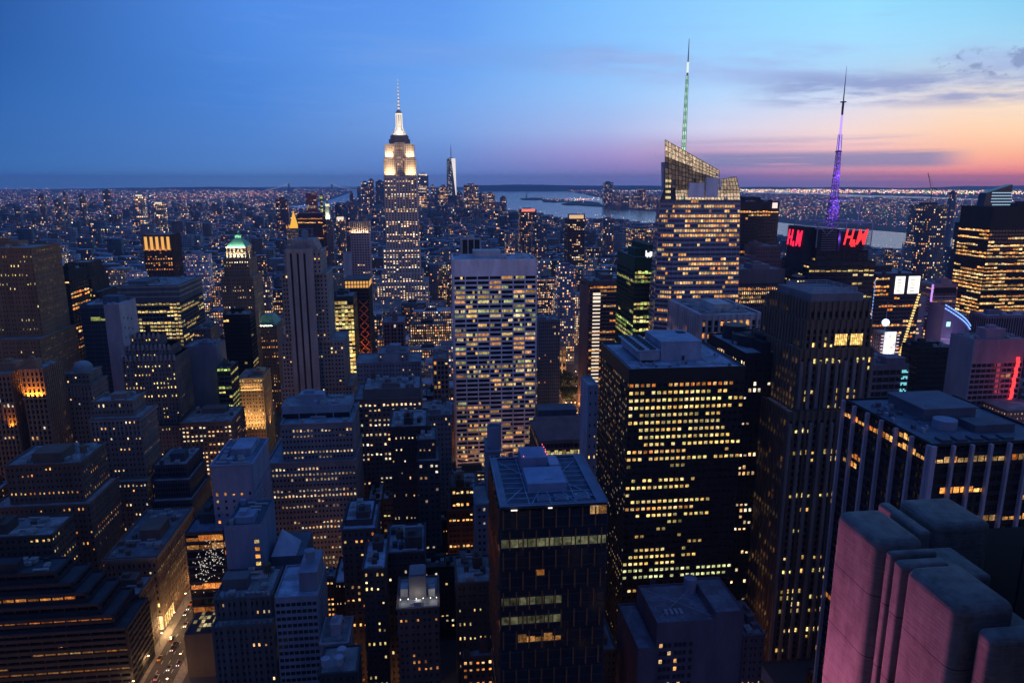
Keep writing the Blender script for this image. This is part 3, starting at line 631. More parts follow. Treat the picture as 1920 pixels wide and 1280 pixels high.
# --- tall striped tower (500 ft) in the centre left
b = hero('striped_tower', 'slim grey stone tower with three black vertical stripes down its front', 'office tower', 'grey striped tower',
     [(527, 660, 726, 612, 44), (527, 644, 640, 610, 42), (527, 612, 512, 608, 38), (532, 600, 470, 604, 36)], masonry((.27, .25, .25), p=.08, fw=2.9, fh=3.6, br=1.1, pal='yel', grp=3), 755, indiv=True, kit=0, finish=False)
u0, u1, v0, v1, _, z, zr = b.tiers[-1]; zt = P(565, 440, 612).z; zf = P(560, 458, 604).z
fx0 = u0+ (u1-u0)*.06; fx1 = u0+(u1-u0)*.80; wd = fx1-fx0; 
plain = ST(c=(.3, .28, .28), fw=60, fh=300, pier=0, span=0, dp=.3, p=0, top=0, bot=0)
m = MB(); xs = [0, .15, .23, .40, .48, .65, .73, 1.0]
for a, c_ in ((xs[0], xs[1]), (xs[2], xs[3]), (xs[4], xs[5]), (xs[6], xs[7])):
    m.box(b.pt(fx0+wd*a, v0-2.4, 0), UU*wd*(c_-a), VV*2.2, ZZ*(z-2), skip='bd')
m.box(b.pt(fx0, v0-2.38, z-2), UU*wd, VV*2.2, ZZ*3.6, skip='bd')
for k in range(4): m.box(b.pt(u0+3+k*.9, v0+3+k*.5, z-1+k*(zt-z-4)/4), UU*(u1-u0-6-k*1.8), VV*(v1-v0-8), ZZ*(zt-z-4)/4+ZZ, skip='d')
for k in range(11): m.box(b.pt(u0+2+(u1-u0-5)*k/10, v0+2.3, z-1), UU*.6, VV*.7, ZZ*(7 if 2 < k < 8 else 5))
m.build('stone_front', wallmat((.31, .285, .28)), b.e)
m = MB(); m.box(b.pt(fx0+.5, v0-.9, 0), UU*(wd-1), VV*.6, ZZ*(z-3), skip='bd'); m.build('stripe_glazing', glassmat((.004, .005, .007), .5), b.e)
m = MB(); pc = b.pt((u0+u1)/2, (v0+v1)/2+2, zt-5)
for a in (-6, 6):
    for c_ in (-4, 4): m.bar(pc+UU*a+VV*c_, pc+UU*a+VV*c_+ZZ*9, .25)
for hh in (4, 9):
    for a in (-6, 6): m.bar(pc+UU*a-VV*4+ZZ*hh, pc+UU*a+VV*4+ZZ*hh, .2)
    for c_ in (-4, 4): m.bar(pc-UU*6+VV*c_+ZZ*hh, pc+UU*6+VV*c_+ZZ*hh, .2)
m.build('roof_frame', wallmat((.2, .22, .26)), b.e); tank_part(b, (u0+u1)/2, (v0+v1)/2, zt-6, 3, 6, (.18, .22, .28)); b.finish()
# curved glass tower right of it
b = hero('bright_glass_tower', 'glass tower with almost every floor lit bright yellow, beside the striped tower', 'office tower', 'bright yellow glass tower',
     [(609, 662, 556, 700, 34)], ST(c=(.05, .055, .06), fw=3.2, fh=4.1, pier=.25, span=.9, dp=.3, p=1.6, run=.7, rowv=.35, pal='yel', br=1.25, top=5), 720, indiv=True, kit=3)
b = hero('orange_crowned_tower', 'dark tower with an orange glowing glazed top storey and open steel side', 'office tower', 'orange topped tower',
     [(646, 692, 540, 760, 40)], slab((.05, .04, .04), fw=4, p=.1, pal='oran', top=2), 690, kit=0, finish=False)
u0, u1, v0, v1, _, z, zr = b.tiers[-1]; m = MB(); zt = P(660, 524, 760).z
m.box(b.pt(u0+.5, v0+.5, zr), UU*(u1-u0-1), VV*(v1-v0-1), ZZ*(zt-zr-2), skip='d'); m.build('glazed_storey', emat((1, .48, .12), .8), b.e)
m = MB()
for k in range(9): m.box(b.pt(u0+(u1-u0-.8)*k/8, v0, zr), UU*.8, VV*.6, ZZ*(zt-zr-1))
m.box(b.pt(u0-.5, v0-.5, zt-2), UU*(u1-u0+1), VV*(v1-v0+1), ZZ*1.5); m.box(b.pt(u0+.2, v0+.1, zr+4), UU*(u1-u0-.4), VV*.4, ZZ*.9); m.build('roof_canopy', wallmat((.1, .09, .09)), b.e)
m = MB()
for k in range(12): 
    for a in (0, 1): m.bar(b.pt(u1-11+a*9, v0-.6, z-14-k*9), b.pt(u1-2-a*9, v0-.6, z-23-k*9), .45)
m.build('steel_bracing', wallmat((.5, .16, .07)), b.e); flood(b.e, b.pt(u1-7, v0-9, z-90), b.pt(u1-6, v0, z-50), 8, 2, (1, .3, .08), 9000); b.finish()
b = hero('pink_stone_tower', 'pale pinkish tower with a fluted white lit crown left of the tallest skyscraper', 'apartment tower', 'pink fluted tower',
     [(657, 692, 436, 1030, 26)], masonry((.42, .33, .36), fw=4, fh=3.6, pier=1.5, span=1.9, p=.06, grp=0), 522, kit=0, finish=False, tst=None)
u0, u1, v0, v1, _, z, zr = b.tiers[-1]; zt = P(670, 416, 1030).z
b.tier(u0, u1, v0, v1, z-1, zt, ribs((.55, .46, .36), fw=2.6, fh=10, pier=1.1, prd=.7, span=.1, p=0, top=.5)); flood(b.e, b.pt((u0+u1)/2, v0-2, z-1), b.pt((u0+u1)/2, v0, z+9), 24, 1, (1, .75, .4), 5200); flood(b.e, b.pt(u1+2, (v0+v1)/2, z-1), b.pt(u1, (v0+v1)/2, z+9), 1, 22, (1, .75, .4), 2500); b.finish()
hero('pale_slab_tower', 'narrow plain pale slab directly left of the pink fluted tower', 'apartment tower', 'narrow pale slab', [(643, 658, 474, 1020, 22)], slab((.36, .4, .46), fw=4, fh=70, span=.5, pier=4, p=0, dp=.1), 520, kit=0)
# --- far lit pyramids
b = hero('gold_pyramid_tower', 'stone tower with a golden floodlit pyramid spire, far left of the tallest skyscraper', 'office tower', 'gold pyramid',
     [(537, 562, 428, 1950, 34)], masonry((.4, .33, .24), p=.2), 442, kit=0, finish=False)
u0, u1, v0, v1, _, z, zr = b.tiers[-1]; cx, cv = (u0+u1)/2, (v0+v1)/2; zt = P(549, 394, 1965).z
m = MB(); c0 = b.pt(cx, cv, 0); m.lathe(c0, [(14, zr), (10, zr+9), (5.5, z+27), (2.2, zt-8), (1.6, zt-6), (.1, zt)], 8); m.build('pyramid_roof', emat((1, .52, .07), .95), b.e)  # floodlit look is emission in the roof itself, no lamp shines on it
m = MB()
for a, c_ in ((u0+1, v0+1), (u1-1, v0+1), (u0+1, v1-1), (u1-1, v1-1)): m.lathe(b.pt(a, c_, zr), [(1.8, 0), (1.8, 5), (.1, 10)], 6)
m.build('turret', emat((1, .4, .06), .8), b.e); b.finish()  # turrets glow by their own emission in place of floodlight
b = hero('clock_tower', 'slender dark tower with a pale lit pointed top, right of the gold pyramid', 'office tower', 'slender pointed tower',
     [(605, 623, 412, 2100, 26)], masonry((.22, .16, .15), p=.05, pal='pale'), 500, kit=0, finish=False)
u0, u1, v0, v1, _, z, zr = b.tiers[-1]; cx, cv = (u0+u1)/2, (v0+v1)/2; zt = P(612, 372, 2110).z; c0 = b.pt(cx, cv, 0)
m = MB(); m.lathe(c0, [(13, zr), (12, zr+2), (5.5, zt-24), (5.5, zt-15), (4, zt-14), (3.5, zt-8), (.3, zt)], 8); m.build('spire', wallmat((.4, .42, .36)), b.e)
m = MB(); m.lathe(c0, [(5.9, zt-22), (5.9, zt-16), (4, zt-15)], 8); m.lathe(c0, [(2, zt-8), (2, zt-3), (.2, zt-1)], 8); m.build('lantern', emat((1, .86, .45), 1.1), b.e)
flood(b.e, c0+V3((0, -16, zr+1)), c0+V3((0, 0, zt-20)), 16, 2, (.9, 1, .6), 18000); b.finish()
hero('dark_red_slab', 'wide dark red slab with a few glowing floors behind the gold pyramid', 'office tower', 'wide dark red slab', [(557, 604, 400, 1880, 60)], slab((.09, .025, .025), fw=6, p=.2, pal='oran', top=12, fh=5), 470, kit=0)
hero('red_twin_tower', 'distant reddish tower block with white lit windows beyond the dark red slab', 'apartment tower', 'distant reddish tower', [(573, 592, 362, 2900, 40)], masonry((.3, .06, .07), fw=6, fh=6, pier=2.5, span=3, p=.4), 402, kit=0)
hero('thin_lit_tower', 'thin distant tower with lime green lit floors beside the pointed tower', 'apartment tower', 'thin lime lit tower', [(599, 604, 365, 2700, 12)], slab((.2, .22, .1), fw=4, fh=6, p=1.3, pal='green'), 400, kit=0)
# --- downtown and far skyline
b = hero('glass_obelisk_tower', 'tall tapering glass tower with a bright white facet and a needle, far downtown', 'skyscraper', 'downtown glass obelisk', [(838, 856, 366, 5800, 60)], slab((.12, .15, .2), fw=9, fh=9, p=.0), 366, kit=0, finish=False)
u0, u1, v0, v1, _, z, zr = b.tiers[-1]; zt = P(846, 297, 5800).z; w_ = u1-u0; m = MB(); q = [b.pt(u0, v0, z), b.pt(u1, v0, z), b.pt(u1, v1, z), b.pt(u0, v1, z)]
t = [b.pt(u0+w_*.06, v0+8, zt), b.pt(u0+w_*.94, v0+8, zt), b.pt(u0+w_*.94, v1-8, zt), b.pt(u0+w_*.06, v1-8, zt)]
mid = [b.pt(u0+w_*.52, v0+9, zt), b.pt(u1-6, v0+.1, z)]
m.face([q[0], mid[1], mid[0], t[0]]); m.face([q[1], q[2], t[2], t[1]]); m.face([q[2], q[3], t[3], t[2]]); m.face([q[3], q[0], t[0], t[3]]); m.face(t); m.build('shaft', glassmat((.05, .07, .1), .2), b.e)
m = MB(); m.face([mid[1], q[1], t[1], mid[0]]); m.build('bright_facet', emat((1, .93, .86), .95), b.e)  # facet brightness is emission put on the glass, no lamp behind it
r_ = random.Random(5); m = MB()
for k in range(60): 
    f_ = r_.random(); za = z+(zt-z)*f_; x = u0+w_*(.08+.42*r_.random()); m.box(b.pt(x, v0+8*f_-1.2, za), UU*4, VV*.3, ZZ*4, col=(1, .9, .8), m=0)
o = m.build('window', emat((1, .9, .8), .8), b.e); o['kind'] = 'stuff'
m = MB(); c0 = b.pt((u0+u1)/2, (v0+v1)/2, 0); m.lathe(c0, [(16, zt), (16, zt+6), (3, zt+8), (3, zt+55), (.6, P(846, 270, 5830).z)], 8); m.build('needle', wallmat((.4, .4, .45), .5), b.e); b.finish()
FAR = [  # (xl, xr, yt, Y, wall, lit, brightness, adjective)
 (783, 803, 327, 5600, (.3, .3, .34), .5, 1.6, 'downtown tower with the brightest stepped top, left of the glass obelisk'),
 (677, 691, 342, 5400, (.16, .16, .2), .3, 1.0, 'slab ended downtown tower at the left end of the skyline cluster'),
 (691, 700, 337, 5500, (.2, .2, .24), .3, 1.0, 'narrow notched tower at the left end of the downtown cluster'),
 (704, 720, 340, 5450, (.14, .15, .2), .2, .8, 'plain dark downtown slab just left of the tallest skyscraper'),
 (669, 676, 352, 5300, (.2, .18, .2), .4, 1.0, 'short dotted tower left of the notched downtown tower'),
 (655, 662, 362, 5200, (.3, .12, .08), .4, 1.0, 'small reddish capped tower beside the river mouth'),
 (785, 800, 353, 5300, (.3, .26, .16), .9, 1.6, 'yellow lit block at the foot of the brightest stepped tower'),
 (808, 814, 348, 5600, (.2, .2, .24), .6, 1.2, 'thin pale topped tower between stepped tower and obelisk'),
 (815, 824, 356, 5500, (.16, .16, .2), .4, 1.0, 'low dark downtown tower nearest left of the obelisk group'),
 (824, 839, 349, 5500, (.25, .18, .14), .8, 1.3, 'warm brown downtown block touching the obelisk'),
 (857, 866, 360, 5700, (.15, .17, .22), .3, 1.0, 'short blue downtown block right of the obelisk'),
 (870, 897, 347, 5600, (.34, .22, .16), .55, 1.3, 'broad copper coloured block right of the obelisk'),
 (898, 908, 362, 5500, (.14, .15, .2), .4, 1.0, 'low block between the copper block and the tan block'),
 (910, 928, 363, 5400, (.34, .24, .18), .55, 1.2, 'tan waterside block near the harbour'),
 (938, 950, 370, 5300, (.16, .1, .12), .4, 1.0, 'last dark block of downtown beside the harbour water'),
 (1135, 1150, 342, 7200, (.16, .2, .26), .35, 1.1, 'lone tall tower standing across the harbour'),
 (1152, 1163, 362, 7000, (.16, .18, .22), .4, 1.0, 'stubby tower right of the lone harbour tower'),
 (1166, 1180, 366, 7000, (.14, .16, .2), .4, 1.0, 'low slab second right of the lone harbour tower'),
 (1184, 1195, 364, 7100, (.18, .18, .22), .5, 1.1, 'mid height slab third right of the lone harbour tower'),
 (1199, 1211, 355, 7000, (.2, .17, .17), .5, 1.1, 'paired brown tower nearest the glass crystal tower, across water'),
 (1216, 1232, 368, 6900, (.15, .16, .2), .4, 1.0, 'low harbour slab touching the glass crystal tower'),
 (117, 122, 362, 4200, (.12, .12, .16), .3, 1.1, 'distant tower second from the left edge on the horizon'),
 (70, 80, 367, 3800, (.14, .15, .2), .3, 1.0, 'distant apartment tower first in from the left edge'),
 (147, 156, 366, 3900, (.18, .16, .16), .4, 1.0, 'distant tower third from the left edge on the horizon'),
 (192, 203, 358, 4300, (.12, .14, .2), .3, 1.0, 'tallest of the distant towers on the left horizon'),
 (252, 268, 366, 3900, (.4, .38, .34), .8, 1.6, 'distant tower with a white lit cap on the left'),
 (288, 305, 380, 3400, (.34, .3, .24), .7, 1.4, 'distant squat block with a lit parapet near the suspension bridge'),
 (100, 112, 375, 3500, (.2, .19, .2), .3, 1.0, 'distant stepped block under the left horizon towers'),
 (26, 36, 388, 3000, (.16, .16, .2), .3, 1.0, 'stack like distant block with red lights at far left'),
 (516, 538, 374, 3300, (.17, .05, .07), .3, 1.0, 'dark maroon block left of the dark red slab'),
 (628, 640, 384, 2900, (.05, .06, .08), .2, 1.0, 'dark modern block right of the pointed tower'),
 (630, 646, 408, 2000, (.24, .22, .2), .5, 1.4, 'floodlit small clock building right of the pointed tower'),
 (648, 670, 384, 3100, (.16, .18, .24), .3, 1.0, 'pale stepped block half way to the skyline, left of centre'),
 (975, 1006, 393, 2100, (.13, .09, .11), .35, 1.1, 'broad brick block with red beacon lights by the river'),
 (1000, 1026, 420, 1900, (.14, .15, .2), .25, 1.0, 'plain square block in front of the beacon block'),
 (1132, 1152, 410, 2400, (.18, .17, .2), .3, 1.0, 'pale square block left of the green lit tower'),
 (1186, 1235, 430, 2300, (.16, .1, .09), .7, 1.3, 'long low warehouse with dense orange windows by the river'),
 (1736, 1778, 385, 1120, (.10, .09, .1), .25, 1.0, 'unfinished slender tower under a tower crane at right'),
 (1786, 1795, 360, 1600, (.12, .14, .2), .05, 1.0, 'very thin dark needle tower right of the crane'),
 (1790, 1820, 464, 1300, (.04, .04, .06), .12, 1.0, 'black cube like block standing against the river at right'),
 (1706, 1728, 456, 1250, (.2, .24, .34), .1, 1.0, 'pale blue block against the river at right'),
 (948, 966, 440, 1700, (.16, .14, .15), .3, 1.0, 'grey block above the white banded tower, at its right'),
 (488, 505, 520, 1000, (.14, .12, .12), .4, 1.1, 'brown apartment block between the green roofed towers and the gold pyramid'),
 (346, 388, 478, 1250, (.3, .33, .4), .25, 1.0, 'white stepped block right of the amber crowned tower'),
 (236, 266, 512, 1000, (.4, .42, .48), .15, 1.0, 'white bladed block over the left end of the wide slab'),
 (88, 112, 486, 1050, (.4, .44, .5), .1, 1.0, 'white round topped block behind the black slab'),
 (1048, 1080, 500, 1000, (.17, .2, .27), .3, 1.0, 'pale gridded block right of the white banded tower'),
]
for k, (a, b_, c_, Y, wc, lp, br, lab) in enumerate(FAR):
    p0, wd = spec(a, b_, c_, Y); base = V3((p0.x, p0.y, 0)); root = thing('distant_tower' if Y > 1800 else 'mid_distance_tower', lab, 'building', base)
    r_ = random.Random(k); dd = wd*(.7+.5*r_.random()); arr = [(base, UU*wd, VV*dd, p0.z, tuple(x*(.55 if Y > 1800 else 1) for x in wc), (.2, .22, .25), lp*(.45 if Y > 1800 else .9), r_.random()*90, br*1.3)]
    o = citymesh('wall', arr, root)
    m = MB(); m.box(base+UU*wd*.25+VV*dd*.25+ZZ*p0.z, UU*wd*.45, VV*dd*.5, ZZ*(3+.02*wd+(Y > 3000)*6)); m.build('roof_house', wallmat(tuple(x*.9 for x in wc)), root)
    if 'red beacon' in lab or 'brightest' in lab or 'lit cap' in lab or 'lit parapet' in lab or 'floodlit small' in lab:
        m = MB(); m.box(base+UU*wd*.1-VV*1+ZZ*(p0.z-6), UU*wd*.8, VV*1, ZZ*8); m.build('parapet_light', emat((1, .25, .2) if 'beacon' in lab else (1, .85, .65), .9), root)
    bu, bv = uv_abs(base); HERO.append(dict(sn=None, u0=bu, u1=bu+wd, v0=bv, v1=bv+dd, Y=Y, rects=[(a, b_, c_, c_+(30 if Y > 2000 else 60))], yb=c_+40, cx=(a+b_)/2, ty=c_))
    if 'unfinished' in lab:
        top = base+ZZ*p0.z; cr = thing('tower_crane', 'thin tower crane rising over the unfinished slender tower', 'crane', top)
        m = MB(); q = top+UU*wd*.25+VV*3; m.bar(q, q+ZZ*26, .8, n=4); m.build('mast', wallmat((.2, .12, .1)), cr)
        m = MB(); m.bar(q+ZZ*26-UU*2, q+ZZ*48-UU*10, .5); m.bar(q+ZZ*26, q+UU*8+ZZ*24, .7); m.bar(q+ZZ*26+UU*3, q+ZZ*48-UU*10, .15); m.build('jib', wallmat((.2, .12, .1)), cr)
b = hero('lit_top_tower', 'dark apartment tower with an orange glowing open crown near the river', 'apartment tower', 'glowing crown apartment tower', [(1065, 1097, 410, 1500, 36)], masonry((.10, .07, .08), fw=4.5, fh=4.5, p=.2), 500, kit=0, finish=False)
u0, u1, v0, v1, _, z, zr = b.tiers[-1]; m = MB(); m.box(b.pt(u0+3, v0+1, zr), UU*(u1-u0-6), VV*1, ZZ*8); m.build('crown_light', emat((1, .6, .28), .8), b.e)
m = MB(); m.box(b.pt(u0, v0, z+8), UU*(u1-u0), VV*6, ZZ*1.6)
for a in (u0, u1-2): m.box(b.pt(a, v0, zr), UU*2, VV*4, ZZ*10)
m.build('crown_frame', wallmat((.13, .08, .08)), b.e); b.finish()
# ---------------------------------------------------------------- centre
b = hero('white_banded_tower', 'broad white tower of stacked floor bands and seven bays in the centre', 'office tower', 'white banded tower',
     [(849, 1007, 487, 587, 46)], ST(c=(.8, .76, .82), g=(.01, .012, .016), fw=9.7, fh=3.95, pier=.75, span=1.5, dp=1.0, prd=.25, p=0, pal='yel', top=14, roofc=(.34, .38, .45)), 850, indiv=True, kit=4, finish=False)
# window lights: sub-bays of 5 inside every wide bay
u0, u1, v0, v1, _, z, zr = b.tiers[-1]; rg = random.Random(99); nf = round((z-14)/3.95); fh = (z-14)/nf; nb = 7; fw = (u1-u0)/nb
for j in range(nf):
    fl = rg.random(); pr = .15+.8*fl
    for i in range(nb):
        on = rg.random() < pr; pal = rg.choice(PAL['yel']+PAL['warm'][:2]+[(.7, .75, .3), (1, .45, .15)]); bb = .25+.95*rg.random()
        if not on: continue
        k0, k1 = (0, 5) if rg.random() < .6 else sorted((rg.randint(0, 4), rg.randint(1, 5)))
        for k in range(k0, max(k1, k0+1)):
            if rg.random() < .12: continue
            x0, x1 = i*fw+.42+k*(fw-.84)/5+.05, i*fw+.42+(k+1)*(fw-.84)/5-.05; za, zc = j*fh+1.55, (j+1)*fh-.1
            A = b.pt(u0, v0+.93)
            q = [A+UU*x0+ZZ*za, A+UU*x1+ZZ*za, A+UU*x1+ZZ*zc, A+UU*x0+ZZ*zc]; uu, vv = rg.random()*99, rg.random()*99
            br = bb*(.5+.8*rg.random()); b.wins.append((q, [(uu, vv), (uu+x1-x0, vv), (uu+x1-x0, vv+zc-za), (uu, vv+zc-za)], tuple(c*br for c in pal)))
b.finish()
hero('striped_plant_tower', 'dark block with white vertical fins standing right behind the white banded tower', 'office tower', 'finned block behind banded tower', [(866, 900, 448, 850, 24)], ribs((.42, .44, .5), fw=7, fh=60, pier=1.0, prd=1.5, span=.2, p=0, top=1, g=(.006, .008, .012)), 480, kit=1)
hero('fluted_lowrise_tower', 'small grey tower with fine vertical ribs and low roof right of the banded tower', 'office building', 'ribbed grey tower', [(1010, 1050, 600, 760, 30)], ribs((.17, .18, .22), fw=2.2, prd=.5, p=.05), 660, kit=2)
# curved brown tower + white lit strip
b = hero('brown_round_tower', 'brown tower with a rounded corner and a bright white stack of lit floors', 'office tower', 'rounded brown tower',
     [(1106, 1158, 527, 800, 50), ], slab((.16, .11, .1), fw=4, fh=4.2, span=1.9, p=.3, run=.8, pal='oran', br=.5, top=6), 640, kit=3, finish=False)
u0, u1, v0, v1, _, z, zr = b.tiers[-1]; m = MB(); nf = 26
for k in range(nf): m.box(b.pt(u0+4, v0-.35, z-16-k*4.2), UU*8.5, VV*.3, ZZ*(2.6 if k < 3 else 1.4))
m.build('lit_stair_strip', emat((1, .84, .66), 1.0), b.e)
m = MB(); m.lathe(b.pt(u0-5, v0+4, 0), [(5.5, 0), (5.5, z-4), (4.8, z-4), (4.8, z-6)], 16); m.build('round_stair_tower', wallmat((.2, .13, .12)), b.e); b.finish()
b = hero('green_lit_tower', 'dark tower with green tinted lit floors left of the glass crystal tower', 'office tower', 'green lit tower',
     [(1191, 1236, 482, 620, 60)], ST(c=(.02, .06, .035), g=(.008, .02, .014), fw=3.2, fh=3.9, pier=.3, span=1.3, dp=.3, p=.75, run=.85, pal='green', br=.85, top=12, sidep=.75), 640, indiv=True, kit=3, finish=False)
u0, u1, v0, v1, _, z, zr = b.tiers[-1]; m = MB()
for k in range(5): m.box(b.pt(u0+9+k*1.2, v0-.3, z-3-(k % 2)*.9+3.5), UU*1.0, VV*.3, ZZ*(5-(k % 3)))
m.build('white_roof_sign', emat((.95, .95, 1), 1.3), b.e); m = MB(); m.box(b.pt(u0+12, v0+2, zr), UU*(u1-u0-14), VV*(v1-v0-6), ZZ*11, skip='d'); m.build('penthouse', wallmat((.02, .05, .035)), b.e); b.finish()
# --- faceted glass tower with slanted crown and spire (hand built)
base = P(1232, 600, 598); base.z = 0
S = ST(c=(.28, .32, .44), g=(.07, .085, .13), rough=.4)
B = BLD('glass_crystal_tower', 'faceted blue glass tower with a slanted crown and tall lit spire', 'skyscraper', base, S, 31, indiv=True)
Yb = 598; Pz = lambda x, y, dv=0: P(x, y, Yb+dv)
def quadfloors(B, bl, br_, tr, tl, fh, fw, p, pal, br=1.0, span=.42, thick=.35, run=.6):
    """floor bands on a tapering planar facet"""
    rg = B.rng; n = (br_-bl).cross(tl-bl).normalized(); nf = max(1, round(((tl-bl).length)/fh)); nc = max(1, round((br_-bl).length/fw))
    L = lambda s, t: (bl*(1-s)+br_*s)*(1-t)+(tl*(1-s)+tr*s)*t
    for j in range(nf):
        t0, t1, t2 = j/nf, (j+span)/nf, (j+1)/nf
        a, b2, c, d = L(0, t0), L(1, t0), L(1, t1), L(0, t1); o = n*thick
        B.wall.face([a+o, b2+o, c+o, d+o]); B.wall.face([d+o, c+o, c, d]); B.wall.face([a, b2, b2+o, a+o])
        pr = p*(.25+1.7*rg.random()); on = False
        for i in range(nc):
            if rg.random() > run: on = rg.random() < pr
            if not on: continue
            s0, s1 = (i+.08)/nc, (i+.92)/nc; q = [L(s0, t1+.02/nf)+n*.05, L(s1, t1+.02/nf)+n*.05, L(s1, t2-.03/nf)+n*.05, L(s0, t2-.03/nf)+n*.05]
            u, v = rg.random()*99, rg.random()*99; k = br*(.3+1.1*rg.random()); cc = rg.choice(PAL[pal])
            B.wins.append((q, [(u, v), (u+3, v), (u+3, v+2.5), (u, v+2.5)], tuple(x*k for x in cc)))
    for i in range(0, nc+1):
        if i % 2: continue
        s0 = i/nc; a, b2 = L(s0, 0), L(s0, 1); B.wall.bar(a+n*thick, b2+n*thick, .11)
    B.glass.face([bl, br_, tr, tl])
rt = lambda x, y, Y: P(x, y, Y)
gz = lambda p: V3((p.x, p.y, 0))
# key points on the front plane (slanting to the right-back with the street grid)
F0 = rt(1248, 470, 598); F1p, wf = spec(1248, 1390, 470, 598)
fr = lambda x, y: (lambda s_: V3((F0.x+UU.x*s_[1], F0.y+UU.y*s_[1], 0)))(spec(1248, x, 470, 598))
def onfront(x, y):     # point of the front plane seen at pixel x,y
    d = ray(x, y); n = -VV; t = (F0-V3((0, 0, H))).dot(n)/d.dot(n); return V3((0, 0, H))+d*t
zf = onfront(1300, 352).z; zg = 0
BLp, BRp = onfront(1262, 640), onfront(1392, 640); BLp.z = 0; BRp.z = 0; bL = V3((BLp.x-3, BLp.y, 0)); bR = V3((BRp.x+1, BRp.y, 0))
mL, mR = onfront(1270, 420), onfront(1389, 420); tL, tR = onfront(1266, 375), onfront(1388, 375); eL, eR = onfront(1264, 356), onfront(1387, 356)
quadfloors(B, bL, bR, tR, tL, 3.95, 2.6, .5, 'warm', 1.05)
# left chamfer facet, back corner on the avenue side
cb = BLp - UU*13 + VV*16; cb.z = 0; ct = onfront(1247, 300); ct2 = V3((ct.x, ct.y, 0)) + VV*10 - UU*1
c_mid = V3((ct.x, ct.y, 0))
quadfloors(B, cb, bL, tL, V3((c_mid.x-2, c_mid.y+3, tL.z)), 3.95, 2.6, .28, 'warm', .9)
sd = VV*52
quadfloors(B, cb+VV*36, cb, V3((c_mid.x-2, c_mid.y+3, tL.z)), V3((c_mid.x-2, c_mid.y+3, tL.z))+VV*7, 3.95, 3, .2, 'warm', .7)
quadfloors(B, bR, bR+sd, tR+sd, tR, 3.95, 3, .2, 'warm', .8)
B.roofs.append(MB()); B.roofs[0].face([tL, tR, tR+sd, tL+sd])
B.wall.face([bR+sd, cb+VV*36, V3((c_mid.x-2, c_mid.y+3, tL.z))+VV*7, tR+sd])
# glowing glazed band under the roof terrace (x 1264-1388, y 356-375)
B.finish_later = True
def screen(name, pts, nx, ny, glow, r=.2, bright=1.0):
    """gridded glass screen wall: mullions + translucent lit panes behind"""
    bl, br_, tr, tl = pts; L = lambda s, t: (bl*(1-s)+br_*s)*(1-t)+(tl*(1-s)+tr*s)*t; m = MB()
    for i in range(nx+1): m.bar(L(i/nx, 0), L(i/nx, 1), r)
    for j in range(ny+1): m.bar(L(0, j/ny), L(1, j/ny), r)
    m.build(name, wallmat((.06, .07, .09), .5), B.e)
    n = (br_-bl).cross(tl-bl).normalized(); g = MB(); rg = B.rng
    for i in range(nx):
        for j in range(ny):
            k = glow(i/nx, (j+.5)/ny)*(.75+.5*rg.random())
            if k > .02 and rg.random() < .97: u, v = rg.random()*50, rg.random()*50; q = [L(i/nx, j/ny)-n*.4, L((i+1)/nx, j/ny)-n*.4, L((i+1)/nx, (j+1)/ny)-n*.4, L(i/nx, (j+1)/ny)-n*.4]; g.face(q, 0, [(u, v), (u+3, v), (u+3, v+3), (u, v+3)], tuple(x*k*bright for x in (1, .72, .46)))
    if g.f: g.build('lit_glass_screen', MWIN, B.e)
screen('crown_mullions', [tL, tR, eR, eL], 20, 3, lambda s, t: .8 if t < .7 else .5)
# tall left screen with slanted top
q = [onfront(1247, 352), onfront(1350, 352), onfront(1350, 352), onfront(1247, 300)]
T0, T1, T2 = onfront(1247, 262), onfront(1349, 320), onfront(1350, 352); Bq = onfront(1246, 352)
body = [Bq+VV*1.2, T2+VV*1.2, onfront(1349, 322)+VV*1.2, onfront(1246, 300)+VV*1.2]
bx = MB(); Lb, Rb = onfront(1247, 356), onfront(1349, 356)
Ltop, Rtop = onfront(1246, 304), onfront(1346, 324)
vb = VV*9
bx.face([Lb+VV*1.5, Rb+VV*1.5, Rtop+VV*1.5, Ltop+VV*1.5]); bx.face([Rb+VV*1.5, Rb+vb, Rtop+vb, Rtop+VV*1.5]); bx.face([Lb+vb, Lb+VV*1.5, Ltop+VV*1.5, Ltop+vb]); bx.face([Rb+vb, Lb+vb, Ltop+vb, Rtop+vb]); bx.face([Ltop+VV*1.5, Rtop+VV*1.5, Rtop+vb, Ltop+vb])
bx.build('upper_glass_block', wallmat((.24, .28, .40), .35, .5), B.e)
low = tL; quad_l = [V3((c_mid.x-2, c_mid.y+3, tL.z)), onfront(1268, 375), onfront(1266, 352), onfront(1246, 352)]
B.glass.face(quad_l)
lw = MB()
for (xa, xb, ya, yb_) in [(1248, 1259, 325, 332), (1248, 1259, 336, 342), (1248, 1258, 347, 352), (1248, 1258, 357, 362), (1248, 1258, 368, 373), (1276, 1299, 307, 313), (1276, 1313, 325, 332)]:
    n_ = 3 if xb-xa < 15 else 8
    for k in range(n_):
        a, c_ = xa+(xb-xa)*k/n_, xa+(xb-xa)*(k+.85)/n_; qq = [onfront(a, yb_)+VV*1.1, onfront(c_, yb_)+VV*1.1, onfront(c_, ya)+VV*1.1, onfront(a, ya)+VV*1.1]
        if ya > 333: qq = [z_-VV*.9 for z_ in qq]
        kk = .7+.5*B.rng.random(); m = MB(); m.face(qq, 0, [(0, 0), (3, 0), (3, 3), (0, 3)], (1*kk, .75*kk, .34*kk)); m.build('window', MWIN, B.e)
screen('upper_mullions', [Lb, Rb, onfront(1349, 320), onfront(1247, 262)], 16, 9, lambda s, t: (.68 if t > .62 and s < .55 else (.55 if t > .55 and s >= .5 else (.22 if s > .85 else (.05 if (int(s*16)+int(t*9)) % 3 else .1)))))
